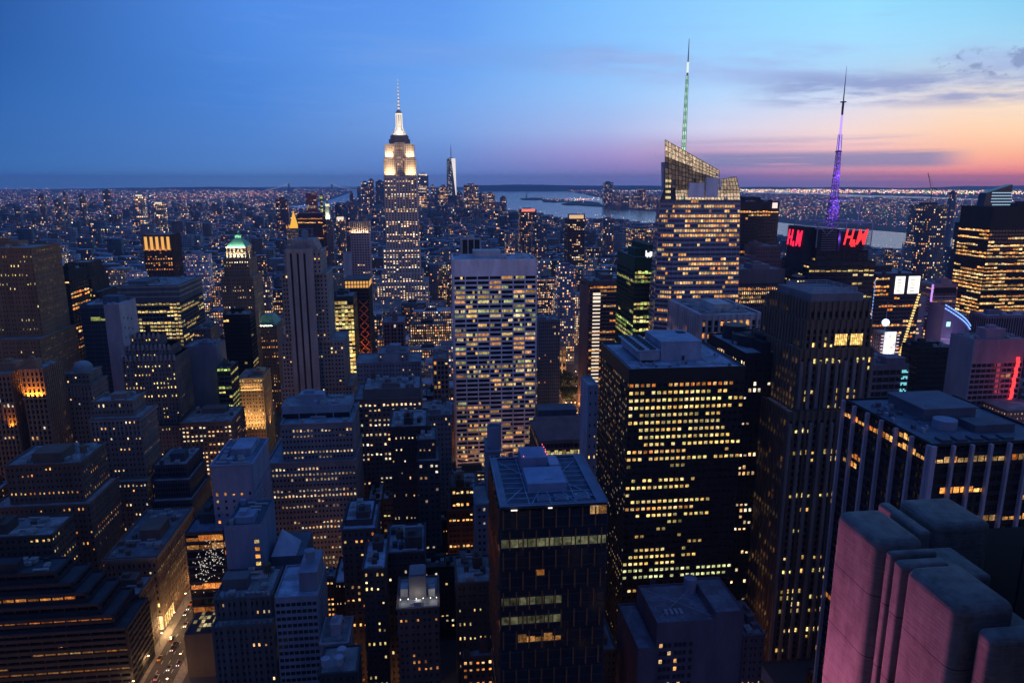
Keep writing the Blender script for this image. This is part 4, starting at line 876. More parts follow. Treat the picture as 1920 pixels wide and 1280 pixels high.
screen('right_crown_mullions', [onfront(1352, 356), onfront(1387, 356), onfront(1381, 332), onfront(1352, 336)], 6, 3, lambda s, t: .4)
pr_ = onfront(1387, 356); screen('side_crown_mullions', [pr_, pr_+VV*14, onfront(1381, 332)+VV*14, onfront(1381, 332)], 6, 5, lambda s, t: .3)
m = MB()
for (xa, xb, ya, yb_, dv, dd) in ((1290, 1318, 343, 356, 5, 14), (1321, 1344, 333, 356, 4, 12)):
    a, c_ = onfront(xa, yb_)-VV*.0, onfront(xb, yb_); h_ = onfront(xa, ya).z-a.z; m.box(V3((a.x, a.y, eL.z-6))-VV*3.0, (c_-a), VV*3.5, ZZ*(h_+6), skip='')
m.build('plant_box', wallmat((.75, .77, .85), .6), B.e)
# spire
sp0 = onfront(1291, 288)+VV*12; sp1 = P(1293, 73, sp0.y); cs = V3((sp0.x, sp0.y, 0)); zA, zB = tL.z, sp1.z; m = MB(); r0 = 2.6; NS = 16; zt = zA+(zB-zA)*.78; cs_top = V3((sp1.x, sp1.y, 0)); 
for k in range(3):
    a = k*2.094+.3; d0 = V3((math.cos(a), math.sin(a), 0)); m.bar(cs+d0*r0+ZZ*zA, cs+d0*1.1+ZZ*zt, .22)
for j in range(NS):
    t0, t1 = j/NS, (j+1)/NS
    for k in range(3):
        a, a2 = k*2.094+.3, (k+1)*2.094+.3; ra, rb = r0+(1.1-r0)*t0, r0+(1.1-r0)*t1
        pa, pb = cs+V3((math.cos(a), math.sin(a), 0))*ra+ZZ*(zA+(zt-zA)*t0), cs+V3((math.cos(a2), math.sin(a2), 0))*rb+ZZ*(zA+(zt-zA)*t1); m.bar(pa, pb, .15)
        m.bar(pa, cs+V3((math.cos(a2), math.sin(a2), 0))*ra+ZZ*(zA+(zt-zA)*t0), .13)
m.bar(cs+ZZ*zt, cs+ZZ*zB, .8, 0, .22, 6); m.build('spire', wallmat((.45, .6, .5), .4), B.e)
g = MB(); rg = random.Random(3)
for j in range(NS*2):
    t0, t1 = j/NS/2, (j+.75)/NS/2; ra, rb = (r0+(1.1-r0)*t0)*.82, (r0+(1.1-r0)*t1)*.82; k_ = .45+.5*(j % 2)+.2*rg.random()
    for k in range(3):
        a, a2 = k*2.094+.3, (k+1)*2.094+.3; D = lambda an, r, t: cs+V3((math.cos(an), math.sin(an), 0))*r+ZZ*(zA+(zt-zA)*t)
        g.face([D(a, ra, t0), D(a2, ra, t0), D(a2, rb, t1), D(a, rb, t1)], 0, [(0, 0)]*4, (.5*k_, 1.0*k_, .6*k_))
mm, t_, out_ = newmat('spire_light'); at_ = t_.new('ShaderNodeVertexColor', layer_name='Col'); e_ = t_.new('ShaderNodeEmission'); t_.l.new(at_.outputs[0], e_.inputs[0]); t_.l.new(e_.outputs[0], out_.inputs[0]); mm.cycles.emission_sampling = 'NONE'; MCOL = mm
g.build('spire_light', MCOL, B.e)
m = MB(); m.bar(cs+ZZ*(zt+2), cs+ZZ*(zt+10), .9, 0, .85, 6); m.build('spire_tip_light', emat((.85, 1, .85), .9), B.e)
B.finish(); bu, bv = uv_abs(V3((cb.x, cb.y, 0)))
HERO.append(dict(sn='glass crystal tower', u0=bu-2, u1=bu+75, v0=bv-18, v1=bv+40, Y=598, rects=[(1228, 1392, 262, 620)], yb=620, cx=1310, ty=262))
# --- right of crystal tower
b = hero('dark_sign_tower', 'dark ribbed tower with a small white lit square at its top corner', 'office tower', 'tower with white corner square',
     [(1384, 1462, 378, 880, 50)], slab((.06, .045, .05), fw=3.6, fh=4, pier=.6, span=1.8, p=.34, run=.85, pal='oran', br=.9, top=11), 500, kit=3, finish=False)
u0, u1, v0, v1, _, z, zr = b.tiers[-1]; m = MB(); m.box(b.pt(u1-9, v0-.4, z-8), UU*6.5, VV*.3, ZZ*6.5); m.build('lit_square_sign', emat((1, .75, .68), 1.1), b.e); b.finish()
hero('finned_lit_building', 'finely finned building with amber floors between crystal tower and grey stone tower', 'office tower', 'finned amber building',
     [(1386, 1472, 505, 660, 50)], ribs((.17, .16, .19), fw=1.9, pier=.5, prd=.5, fh=4, span=1.4, p=.55, run=.9, pal='warm', top=13, br=.75), 620, kit=2)
hero('old_brick_stepped_tower', 'old pinkish stepped brick tower behind the finned amber building', 'office tower', 'old stepped brick tower', [(1400, 1470, 486, 800, 40), (1418, 1465, 462, 806, 30)], masonry((.2, .12, .12), p=.06), 505, kit=1)
b = hero('ribbed_white_building', 'squat building with tall white vertical ribs in front of the crystal tower', 'office building', 'white ribbed building',
     [(1314, 1432, 590, 450, 62)], ribs((.5, .47, .5), fw=4.1, fh=4, pier=1.15, prd=1.0, dp=1.6, span=.35, p=.3, run=.5, pal='warm', top=4, br=.9), 690, kit=8, indiv=True, finish=False)
b.finish()
b = hero('round_cap_dark_tower', 'black tower with a cylindrical roof drum and scattered windows right of the grid lit tower', 'office tower', 'black tower with drum',
     [(1398, 1486, 662, 372, 52)], ST(c=(.02, .021, .026), fw=2.7, fh=3.7, pier=1.1, span=1.6, dp=.25, p=.22, run=.4, pal='pale', br=1.1, top=5, roofc=(.22, .26, .33)), 1130, indiv=True, kit=0, finish=False)
u0, u1, v0, v1, _, z, zr = b.tiers[-1]; m = MB(); c_ = b.pt(u0+(u1-u0)*.6, v0+26, zr); m.lathe(c_, [(11.5, 0), (11.5, 6), (11, 6), (11, 5.2)], 28)
m.lathe(c_-UU*4+VV*16, [(7, 0), (7, 8)], 20); m.build('roof_drum', wallmat((.03, .035, .045), .6), b.e); b.kit(3); b.finish()
# ================================================================== right group
b = hero('antenna_tower', 'dark stepped tower with red letter signs and a steel roof frame', 'office tower', 'red lettered tower',
     [(1518, 1642, 492, 652, 52), (1530, 1628, 470, 658, 40)], ST(c=(.035, .035, .045), fw=5.2, fh=4, pier=.7, span=2.1, dp=.3, p=.38, run=.75, pal='yel', br=1.0, top=3), 640, kit=0, indiv=True, finish=False)
u0, u1, v0, v1, _, z, zr = b.tiers[-1]; zt = P(1560, 419, 650).z; cx, cv = (u0+u1)/2, (v0+v1)/2
B0 = b.tiers[0]; U0, U1, V0, V1 = B0[0], B0[1], B0[2], B0[3]
m = MB(); m.box(b.pt(u0+1, v0+1, zr), UU*(u1-u0)*.4, VV*(v1-v0-2), ZZ*(zt-zr-6), skip='d'); m.box(b.pt(u0+(u1-u0)*.5, v0+4, zr), UU*(u1-u0)*.46, VV*(v1-v0-8), ZZ*(zt-zr-8), skip='d')
m.box(b.pt(u0-9, v0+6, zr-18), UU*9.5, VV*(v1-v0-8), ZZ*(zt-zr+14), skip='d'); m.build('upper_block', wallmat((.03, .035, .05)), b.e)
m = MB()
for k in range(13): m.box(b.pt(u0+5, v0+.6, zr+1+k*2.1), UU*14, VV*.4, ZZ*.5); m.box(b.pt(u1-5.5, v0+1.4, zr+1+k*2.1), UU*5, VV*.4, ZZ*.5)
m.build('louvre', wallmat((.24, .23, .3)), b.e)
m = MB(); ux0, ux1 = u0-1, u1+1
C4 = [(ux0, v0-1.2), (ux1, v0-1.2), (ux1, v1+1), (ux0, v1+1)]
for k in range(4): m.bar(b.pt(*C4[k], zt), b.pt(*C4[(k+1) % 4], zt), .5); m.bar(b.pt(*C4[k], zt), b.pt(*C4[k], zt-22 if k in (0, 1) else zr), .5)
m.bar(b.pt(ux0, v0-1.2, zt-1), b.pt(ux0+8, v0-1.2, zt-9), .3); m.bar(b.pt(ux1, v0-1.2, zt-1), b.pt(ux1-6, v0-1.2, zt-9), .3); m.bar(b.pt(ux0+9, v0-1, zt-11), b.pt(ux0+20, v0-1, zt-1), .3)
m.build('roof_frame', wallmat((.35, .36, .42)), b.e)
m = MB(); gx0, gx1, gz0, gz1 = u0+(u1-u0)*.5, u1-.5, zt-2, zt-27
for k in range(17): x = gx0+(gx1-gx0)*k/16; m.bar(b.pt(x, v0-1.6, gz1), b.pt(x, v0-1.6, gz0), .12)
for k in range(14): y = gz1+(gz0-gz1)*k/13; m.bar(b.pt(gx0, v0-1.6, y), b.pt(gx1, v0-1.6, y), .12)
for k in range(12): y = v0+6+(v1-v0-8)*k/11; m.bar(b.pt(u0-9.8, y, gz1-4), b.pt(u0-9.8, y, gz0-2), .12)
m.build('sign_lattice', wallmat((.05, .05, .07)), b.e)
def text(name, body, loc, right, up, size, ext, mat, parent, shear=0.0, xs=1.0, off=.0):
    c = bpy.data.curves.new(name, 'FONT'); c.body = body; c.size = size; c.extrude = ext; c.shear = shear; c.align_x = 'CENTER'; c.align_y = 'CENTER'; c.offset = off
    c.materials.append(mat); o = bpy.data.objects.new(name, c); COL.objects.link(o)
    from mathutils import Matrix
    n = right.cross(up); M3 = Matrix((right*xs, up, n)).transposed().to_4x4(); M3.translation = loc - V3(parent['o'])
    bpy.context.view_layer.update(); me = bpy.data.meshes.new_from_object(o.evaluated_get(bpy.context.evaluated_depsgraph_get())); bpy.data.objects.remove(o)
    o = bpy.data.objects.new(name, me); COL.objects.link(o); o.matrix_local = M3; o.parent = parent
    return o
red = emat((1, .035, .045), 1.5)
text('letter_sign', 'H', b.pt(u0+(u1-u0)*.555, v0-2.3, (gz0+gz1)/2+1), UU, ZZ, 20, .4, red, b.e, .28, .6, .14)
text('letter_sign', '&', b.pt(u0+(u1-u0)*.665, v0-2.3, (gz0+gz1)/2-4.0), UU, ZZ, 9.5, .4, red, b.e, .15, .8, .12)
text('letter_sign', 'M', b.pt(u0+(u1-u0)*.80, v0-2.3, (gz0+gz1)/2+1), UU, ZZ, 20, .4, red, b.e, .28, .64, .14)
red2 = emat((1, .02, .07), 1.5); ct = (v0+v1)/2+2
text('letter_sign', 'H', b.pt(u0-10.6, ct+8.5, (gz0+gz1)/2-1), -VV, ZZ, 21, .4, red2, b.e, .28, .6, .16)
text('letter_sign', '&', b.pt(u0-10.6, ct+1, (gz0+gz1)/2-6), -VV, ZZ, 7, .4, red2, b.e, .2, .7, .15)
text('letter_sign', 'M', b.pt(u0-10.6, ct-8, (gz0+gz1)/2-1), -VV, ZZ, 21, .4, red2, b.e, .28, .6, .16)
# antenna mast: square lattice, purple lit
za, zt2 = zr+8, P(1590, 124, 680).z; c0 = b.pt(cx-1, v0+20, 0); m = MB(); g = MB(); H1 = (zt2-za)
sec = [(0, 4.4), (.17, 3.5), (.30, 2.3), (.50, 1.5), (.62, 1.1)]
def rad(t):
    for (a, r1), (c_, r2) in zip(sec[:-1], sec[1:]):
        if t <= c_: return r1+(r2-r1)*(t-a)/(c_-a)
    return sec[-1][1]
N = 34
cor = lambda t, k: c0 + (UU*(1 if k in (0, 1) else -1) + VV*(1 if k in (1, 2) else -1))*rad(t) + ZZ*(za+H1*t)
for j in range(N):
    t0, t1 = .62*j/N, .62*(j+1)/N
    for k in range(4):
        m.bar(cor(t0, k), cor(t1, k), .32); m.bar(cor(t0, k), cor(t1, (k+1) % 4), .16); m.bar(cor(t0, (k+1) % 4), cor(t1, k), .16); m.bar(cor(t0, k), cor(t0, (k+1) % 4), .2)
m.bar(c0+ZZ*(za+H1*.6), c0+ZZ*(za+H1*.8), 1.0, n=8); m.bar(c0+ZZ*(za+H1*.8), c0+ZZ*(za+H1), .55, 0, .12, 6)
for t in (.245, .385, .52, .80): m.lathe(c0, [(rad(min(t, .62))+1.6, za+H1*t), (rad(min(t, .62))+1.6, za+H1*t+.8), (.5, za+H1*t+.8)], 10)
m.build('antenna_mast', wallmat((.10, .07, .14), .6), b.e)
rg = random.Random(8)
for j in range(300):
    t = .62*rg.random()**1.2; k = rg.randrange(4); s_ = rg.random(); p_ = cor(t, k)*(1-s_)+cor(t, (k+1) % 4)*s_; r = .3; g.box(p_-V3((r, r, r)), V3((2*r, 0, 0)), V3((0, 2*r, 0)), V3((0, 0, 2*r)), 0)
o = g.build('antenna_light', emat((.24, .09, 1), 1.3), b.e); o['kind'] = 'stuff'
m = MB(); m.bar(c0+ZZ*(za+H1*.53), c0+ZZ*(za+H1*.64), 1.9, 0, 1.3, 8); m.bar(c0+ZZ*(za+H1*.64), c0+ZZ*(za+H1*.73), 1.15, 0, 1.05, 8); m.build('antenna_tube_light', emat((.62, .4, 1), 1.0), b.e)
for t in (.02, .2, .38): 
    L = bpy.data.lights.new('floodlight', 'POINT'); L.color = (.3, .12, 1); L.energy = 14000; L.shadow_soft_size = 1; link_light('floodlight', L, c0+ZZ*(za+H1*t)-VV*(rad(t)+5), None, b.e)
m = MB(); zq = P(1600, 376, 668).z
for x in (1.5, u1-u0-7): m.bar(b.pt(u0+x+3, v0+14, zt-6), b.pt(u0+x+3, v0+14, zq), .3)
m.bar(b.pt(u0+4.5, v0+14, zq), b.pt(u1-4, v0+14, zq), .3); m.lathe(b.pt(u0+8, v0+6, zt-1), [(.8, 0), (.8, 7)], 8); m.build('gantry', wallmat((.4, .42, .5)), b.e); b.finish()
# dark body right/left of sign tower
hero('dark_lowrise_annex', 'dark windowed wing stepping down on the left of the red lettered tower', 'office building', 'dark wing of lettered tower', [(1494, 1517, 520, 654, 46)], ST(c=(.04, .038, .045), fw=3, fh=4, pier=.8, span=2, p=.3, pal='yel'), 640, kit=2)
# --- tower with two bright screens and slanted lit edge
def tiles(b, u, v, z, w_, h_, nx, ny, k, pal_=((1, .95, .97), (1, .8, .88), (.8, .9, 1), (1, .9, .7))):
    m = MB(); r_ = random.Random(int(u*10)+nx)
    for i in range(nx):
        for j in range(ny):
            kk = k*r_.uniform(.5, 1.2); c_ = r_.choice(pal_); q = b.pt(u+w_*i/nx, v, z+h_*j/ny); m.face([q, q+UU*w_/nx, q+UU*w_/nx+ZZ*h_/ny, q+ZZ*h_/ny], 0, [(0, 0)]*4, tuple(x*kk for x in c_))
    return m.build('lit_screen', MCOL, b.e)
b = hero('screen_topped_tower', 'dark office tower with two bright white screens at its top and a slanting lit edge', 'office tower', 'two screen tower',
     [(1643, 1731, 513, 700, 46)], ST(c=(.06, .05, .055), fw=3.0, fh=3.9, pier=.3, span=1.8, dp=.3, p=.42, run=.7, pal='oran', br=1.0, top=4), 700, kit=2, indiv=True, finish=False)
u0, u1, v0, v1, _, z, zr = b.tiers[-1]; m = MB(); wq = u1-u0
m.box(b.pt(u0+wq*.30, v0-.4, z-22), UU*wq*.68, VV*.35, ZZ*20); m.build('screen_frame', wallmat((.05, .045, .05)), b.e)
for a, c_ in ((.42, .62), (.70, .94)):
    m = MB(); m.box(b.pt(u0+wq*a, v0-.9, z-20), UU*wq*(c_-a), VV*.4, ZZ*17); sc_ = m.build('lit_screen', emat((1, .98, .92), 1.5), b.e)
    m = MB()
    for k in range(5): m.box(b.pt(u0+wq*(a+.04), v0-1.0, z-18+k*2.8), UU*wq*(c_-a)*.42, VV*.1, ZZ*1.0)
    o = m.build('screen_mark', emat((.5, .42, .3), 1.0), b.e)
m = MB(); a, c_ = b.pt(u1-3, v0-.6, z-22), b.pt(u1-22, v0-.6, z-112)
for k in range(34):
    q = a+(c_-a)*k/34; m.box(q, UU*2.6, VV*.4, ZZ*1.5)
m.build('slanted_light_strip', emat((1, .72, .25), 1.25), b.e)
m = MB()
for k in range(34):
    zz_ = z-26-k*3.0; m.box(b.pt(u1-.5, v0+4, zz_), UU*11, VV*20, ZZ*1.2)
m.box(b.pt(u1-.4, v0+5, 0), UU*10, VV*18, ZZ*(z-24)); m.build('side_wing', wallmat((.26, .24, .28)), b.e)
m = MB()
for k in range(30): m.box(b.pt(u0-.6, v0-.4, z-8-k*3.4), UU*.8, VV*.4, ZZ*2.2)
m.build('blue_edge_light', emat((.25, .45, 1), .8), b.e)
m = MB(); rr_ = random.Random(2)
for k in range(26):
    if rr_.random() < .6: m.box(b.pt(u1+1, v0+3.7, z-25-k*4.1), UU*(3+5*rr_.random()), VV*.2, ZZ*1.5)
m.build('wing_light', emat((1, .7, .4), .9), b.e); b.finish()
# --- bright square building with the ball
b = hero('billboard_tower', 'slim tower wrapped in blazing white screens with a blue white ball on a mast', 'billboard building', 'white screen tower',
     [(1654, 1684, 665, 640, 20), (1656, 1682, 624, 642, 16)], ST(c=(.2, .2, .22), p=0), 684, kit=0, finish=False)
u0, u1, v0, v1, _, z, zr = b.tiers[-1]; m = MB(); m.box(b.pt(u0+1, v0-.8, z-30), UU*(u1-u0-2), VV*.6, ZZ*31)
m.build('screen_backing', wallmat((.05, .05, .06)), b.e); tiles(b, u0+1, v0-.85, z-30, u1-u0-2, 31, 5, 12, 1.6)
m = MB()
for k in range(9):
    for sx_ in (u0-2, u1-.2): m.box(b.pt(sx_, v0-1.4, z-3-k*3.1), UU*2.2, VV*.4, ZZ*.8)
m.build('side_light_bar', emat((1, .75, .9), .9), b.e)
U0, U1, V0, V1, _, Z1, _ = b.tiers[0]; tiles(b, U0+5, V0-.8, Z1-9, U1-U0-5, 5.5, 6, 3, 1.5)
cc = b.pt((u0+u1)/2, v0+8, z); m = MB(); m.bar(cc, cc+ZZ*27, .35, 0, .12, 6); m.build('mast', wallmat((.5, .5, .6)), b.e)
m = MB(); m.lathe(cc+ZZ*8, [(.1, -3.3)]+[(3.3*math.cos(a), 3.3*math.sin(a)) for a in (-1.2, -.8, -.4, 0, .4, .8, 1.2)]+[(.1, 3.3)], 16); m.build('light_ball', emat((.5, .68, 1), 2.6), b.e); b.finish()
L = bpy.data.lights.new('glow', 'POINT'); L.color = (1, .6, .8); L.energy = 90000; L.shadow_soft_size = 4; link_light('screen_glow', L, b.pt(U0-4, V0-14, Z1-20), None, b.e)
b = hero('corner_screen_building', 'low block with a white and pink glowing screen left of the white screen tower', 'billboard building', 'pink white corner screen', [(1630, 1648, 658, 625, 18)], ST(c=(.15, .12, .14), p=.1), 684, kit=0, finish=False)
u0, u1, v0, v1, _, z, zr = b.tiers[-1]; tiles(b, u0+1, v0-.7, z-10, u1-u0-2, 9, 4, 5, 1.4, ((1, .6, .8), (1, .9, .95))); b.finish()
# --- purple edged tower + curved glass hall
b = hero('purple_edged_hotel', 'pinkish hotel slab with a dark roof band and purple lit left edge', 'hotel', 'purple edged hotel', [(1748, 1797, 533, 830, 40)], slab((.42, .25, .27), fw=5, p=.25, pal='oran', top=4, span=2.4, br=.6), 580, kit=1, finish=False)
u0, u1, v0, v1, _, z, zr = b.tiers[-1]; m = MB(); m.box(b.pt(u0-.4, v0-1.4, z-95), UU*1.6, VV*1.2, ZZ*95); m.build('purple_light_strip', emat((.62, .3, 1), 1.1), b.e)
m = MB(); m.box(b.pt(u0+3, v0-.6, z-11), UU*(u1-u0-5), VV*.5, ZZ*7); m.build('dark_band', wallmat((.03, .02, .03)), b.e); flood(b.e, b.pt((u0+u1)/2, v0-10, z-70), b.pt((u0+u1)/2, v0, z-25), 25, 3, (1, .4, .5), 9000); b.finish()
b = BLD('curved_glass_hall', 'glowing lilac glass building with a blue lit slanting roof edge', 'hotel', tuple(gz(P(1750, 650, 690))), ST(c=(.3, .26, .34)), 4)
A, C, D, E = P(1754, 705, 690), P(1806, 705, 690), P(1806, 612, 690), P(1760, 572, 690); nb_ = 8; m = MB(); g = MB(); vb = VV*22
def arc(s_): return A*(1-s_)+C*s_ - VV*7*math.sin(s_*math.pi)
for k in range(nb_):
    s0, s1 = k/nb_, (k+1)/nb_; zt0, zt1 = E.z+(D.z-E.z)*s0, E.z+(D.z-E.z)*s1; a, c_ = arc(s0), arc(s1)
    q = [V3((a.x, a.y, 0)), V3((c_.x, c_.y, 0)), V3((c_.x, c_.y, zt1)), V3((a.x, a.y, zt0))]; m.face(q)
    m.face([q[3], q[2], q[2]+vb, q[3]+vb])
    for t in range(5):
        zz_ = A.z+t*9+1; g.face([V3((a.x, a.y, zz_))-VV*.5, V3((c_.x, c_.y, zz_))-VV*.5, V3((c_.x, c_.y, zz_+2.2))-VV*.5, V3((a.x, a.y, zz_+2.2))-VV*.5])
m.face([V3((A.x, A.y, 0))+vb, V3((A.x, A.y, 0)), V3((A.x, A.y, E.z)), V3((A.x, A.y, E.z))+vb]); m.face([V3((C.x, C.y, 0)), V3((C.x, C.y, 0))+vb, V3((C.x, C.y, D.z))+vb, V3((C.x, C.y, D.z))])
m.build('glass_shell', glassmat((.12, .11, .2), .3), b.e); g.build('curved_band', wallmat((.5, .45, .55)), b.e)
m = MB(); 
for off in (0, -3.4):
    for k in range(nb_*2):
        s0, s1 = k/nb_/2, (k+.8)/nb_/2; a, c_ = arc(s0), arc(s1); m.bar(V3((a.x, a.y, E.z+(D.z-E.z)*s0+off+.6))-VV*.8, V3((c_.x, c_.y, E.z+(D.z-E.z)*s1+off+.6))-VV*.8, .6)
m.build('blue_roof_light', emat((.2, .38, 1), 1.7), b.e)
m = MB(); q = P(1778, 612, 686); m.box(q-UU*2, UU*4, VV*.4, ZZ*4.5); m.build('cyan_sign', emat((.5, .95, 1), 1.3), b.e)
L = bpy.data.lights.new('glow', 'AREA'); L.color = (.5, .4, 1); L.energy = 12000; L.size = 20; link_light('floodlight', L, P(1775, 690, 640), P(1785, 620, 692), b.e)
bu, bv = uv_abs(A); HERO.append(dict(sn='lilac glass hall', u0=bu, u1=bu+34, v0=bv-8, v1=bv+25, Y=690, rects=[(1752, 1808, 572, 640)], yb=645, cx=1780, ty=572))
hero('dark_windowless_block', 'matt black box building with two small orange lamps, below the lilac glass hall', 'office building', 'matt black box', [(1724, 1792, 652, 520, 20)], slab((.02, .023, .03), fw=8, p=.03, top=3), 752, kit=3)
b = hero('cyan_sign_building', 'low building with four small cyan lit signs on its right end', 'office building', 'cyan sign building', [(1634, 1706, 684, 470, 40)], slab((.18, .15, .19), fw=5, fh=5, p=.15, pal='green', br=.5), 750, kit=6, finish=False)
u0, u1, v0, v1, _, z, zr = b.tiers[-1]; rg = random.Random(3); ms = emat((.25, .85, .95), 1.0)
for k in range(4):
    m = MB()
    for r_ in range(2):
        for c_ in range(4):
            if rg.random() < .8: m.box(b.pt(u1-5.3+c_*1.15, v0-.5, z-6-k*4.4+r_*1.1), UU*.9, VV*.2, ZZ*.75)
    m.build('lit_sign', ms, b.e)
b.finish()
b = hero('pink_slab_hotel', 'tall slab with blank blue left flank, pink cornice and a red neon strip', 'hotel', 'pink slab with neon',
     [(1828, 1925, 637, 450, 21)], slab((.34, .22, .28), fw=3.6, fh=3.6, pier=.3, span=1.3, dp=.3, p=.05, top=16, pal='oran', sidep=0, br=.6), 770, kit=5, finish=False)
u0, u1, v0, v1, _, z, zr = b.tiers[-1]; m = MB(); m.box(b.pt(u0-.6, v0-.3, 0), UU*.9, VV*(v1-v0+.4), ZZ*(z+.2)); m.build('blank_flank', wallmat((.22, .24, .34)), b.e)
m = MB(); px = spec(1828, 1914, 637, 450)[1]
for k in range(26): m.box(b.pt(px-(1.0 if k % 3 else 1.6)-k*.12, v0-1.2, z-14-k*2.3), UU*2.2, VV*.6, ZZ*2.0)
m.build('red_neon', emat((1, .05, .06), 1.6), b.e); flood(b.e, b.pt(px, v0-12, z-40), b.pt(px-8, v0, z-32), 3, 50, (1, .1, .16), 1500); b.finish()
b = hero('glowing_street_facade', 'low facades flooded with pink and amber light at the right edge', 'billboard building', 'pink amber facades', [(1888, 1960, 768, 430, 20)], masonry((.3, .2, .2), p=1.5, pal='oran', fw=2.4, fh=3), 800, kit=0)
# --- slanted crown tower + yellow lit slab at the right edge
b = hero('sail_topped_tower', 'dark blue glass tower whose crown rises to a sharp slanting point', 'office tower', 'pointed crown tower',
     [(1836, 1890, 420, 850, 40)], ST(c=(.05, .08, .13), g=(.03, .05, .08), fw=3, fh=4, pier=.2, span=1.3, dp=.2, p=.12, run=.6, pal='pale', top=1), 560, kit=0, finish=False)
u0, u1, v0, v1, _, z, zr = b.tiers[-1]; v1 = v0+12; zl, zh = P(1840, 362, 850).z, P(1889, 346, 850).z; m = MB(); x1 = u1-1
q = [b.pt(u0, v0+.2, z-1), b.pt(x1, v0+.2, z-1), b.pt(x1, v0+.2, zh), b.pt(u0+4, v0+.2, zl)]; qb = [p_+VV*(v1-v0-1) for p_ in q]
m.face(q); m.face([q[0]+VV*0, q[3], qb[3], qb[0]]); m.face([q[1], qb[1], qb[2], q[2]]); m.face([q[3], q[2], qb[2], qb[3]]); m.face(qb[::-1]); m.build('slanted_crown', glassmat((.02, .035, .06), .3), b.e)
m = MB()
for k in range(13):
    for j in range(11):
        zz_ = z+1+j*3.4; s_ = .30+k*.055; top_ = zl+(zh-zl)*s_-2
        if zz_ < top_-1 and j > 6-k*.8: m.box(b.pt(u0+(u1-u0)*s_, v0-.1, zz_), UU*1.6, VV*.15, ZZ*1.1)
m.build('crown_light', emat((.45, .7, .95), .8), b.e); b.finish()
hero('yellow_lit_slab', 'broad tower at the right edge with bright yellow and amber floor strips', 'office tower', 'yellow striped edge tower',
     [(1862, 1990, 388, 830, 50)], ST(c=(.04, .035, .03), fw=4, fh=4.2, pier=.1, span=1.9, dp=.3, p=.75, run=.8, rowv=.6, pal='warm', br=1.0, top=26), 560, kit=2, indiv=True)
hero('sloping_roof_hall', 'low dark hall with a pale sloping roof, below the yellow striped edge tower', 'hall', 'pale roofed hall', [(1850, 1960, 592, 760, 25)], slab((.2, .14, .18), fw=3, fh=30, pier=1.2, span=2, p=0, top=3, roofc=(.4, .42, .48)), 620, kit=6)
# --- grey stone stepped tower
b = hero('grey_stone_tower', 'massive grey stone stepped tower with two large amber windows near the top', 'office tower', 'grey stone stepped tower',
     [(1478, 1640, 772, 345, 58), (1500, 1638, 655, 348, 54), (1512, 1635, 600, 351, 48), (1519, 1632, 566, 353, 42)], ribs((.16, .115, .09), fw=3.2, pier=1.5, prd=.7, fh=3.9, span=1.3, p=.32, run=.35, pal='yel', br=1.1, top=5, sidep=1.5), 1240, indiv=True, kit=0, finish=False)
u0, u1, v0, v1, _, z, zr = b.tiers[-1]; m = MB(); zt = P(1560, 553, 353).z; zt2 = P(1560, 540, 360).z
m.box(b.pt(u0+2, v0+3, zr), UU*(u1-u0-4), VV*(v1-v0-6), ZZ*(zt-zr), skip='d')
m.build('upper_stage', wallmat((.17, .17, .19)), b.e)
m = MB(); q = [b.pt(u0+5, v0+6, 0), b.pt(u1-4, v0+6, 0), b.pt(u1-4, v1-7, 0), b.pt(u0+5, v1-7, 0)]
for k in range(4):
    a, c_ = q[k], q[(k+1) % 4]
    for zz_ in (zt, zt+1.4, zt2): m.bar(a+ZZ*zz_, c_+ZZ*zz_, .18)
    n_ = 20
    for j in range(n_): s_ = j/n_; m.bar(a*(1-s_)+c_*s_+ZZ*zt, a*(1-s_)+c_*s_+ZZ*zt2, .09 if j % 5 else .3)
m.build('roof_screen', wallmat((.36, .37, .42)), b.e)
w_ = u1-u0; m2 = b.rng
for a, c_ in ((.42, .62), (.68, .88)):
    m = MB(); z0_, z1_ = P(1560, 648, 351).z, P(1560, 627, 351).z; X0, X1 = u0+w_*a, u0+w_*c_; T1 = b.tiers[2]
    m.box(b.pt(X0-.5, T1[2]-.95, z0_-.5), UU*(X1-X0+1), VV*.8, ZZ*(z1_-z0_+1), skip='b')
    m.build('window_frame', wallmat((.1, .09, .09)), b.e)
    m = MB(); yy = T1[2]-1.0
    m.face([b.pt(X0, yy, z0_), b.pt(X1, yy, z0_), b.pt(X1, yy, z1_), b.pt(X0, yy, z1_)], 0, [(0, 0), (6, 0), (6, 5), (0, 5)], (1.7, 1.05, .3)); m.build('window', MWIN, b.e)
    m = MB()
    for k in range(1, 6): m.bar(b.pt(X0+(X1-X0)*k/6, yy-.08, z0_), b.pt(X0+(X1-X0)*k/6, yy-.08, z1_), .09)
    for k in range(1, 3): m.bar(b.pt(X0, yy-.08, z0_+(z1_-z0_)*k/3), b.pt(X1, yy-.08, z0_+(z1_-z0_)*k/3), .09)
    m.build('glazing_bars', wallmat((.12, .09, .06)), b.e)
for T in b.tiers[:2]:
    m = MB()
    for k in range(9):
        x = T[0]+(T[1]-T[0]-1.6)*k/8; m.box(b.pt(x, T[2]-1.9, T[4]+2), UU*1.6, VV*1.3, ZZ*(T[5]-T[4]-8), skip='b')
    m.build('buttress', wallmat((.2, .18, .185)), b.e)
b.finish()
b = hero('slim_fin_block', 'small block with bright white vertical lit slots left of the grey stone tower', 'office building', 'white slotted block', [(1470, 1504, 560, 560, 30)], ribs((.12, .12, .13), p=.15), 700, kit=1, finish=False)
u0, u1, v0, v1, _, z, zr = b.tiers[-1]; m = MB()
for k in range(7): m.box(b.pt(u0+1+(u1-u0-3)*k/6, v0-.8, z-11), UU*.8, VV*.3, ZZ*9.5)
m.build('vertical_light', emat((1, .93, .84), 1.0), b.e); b.finish()
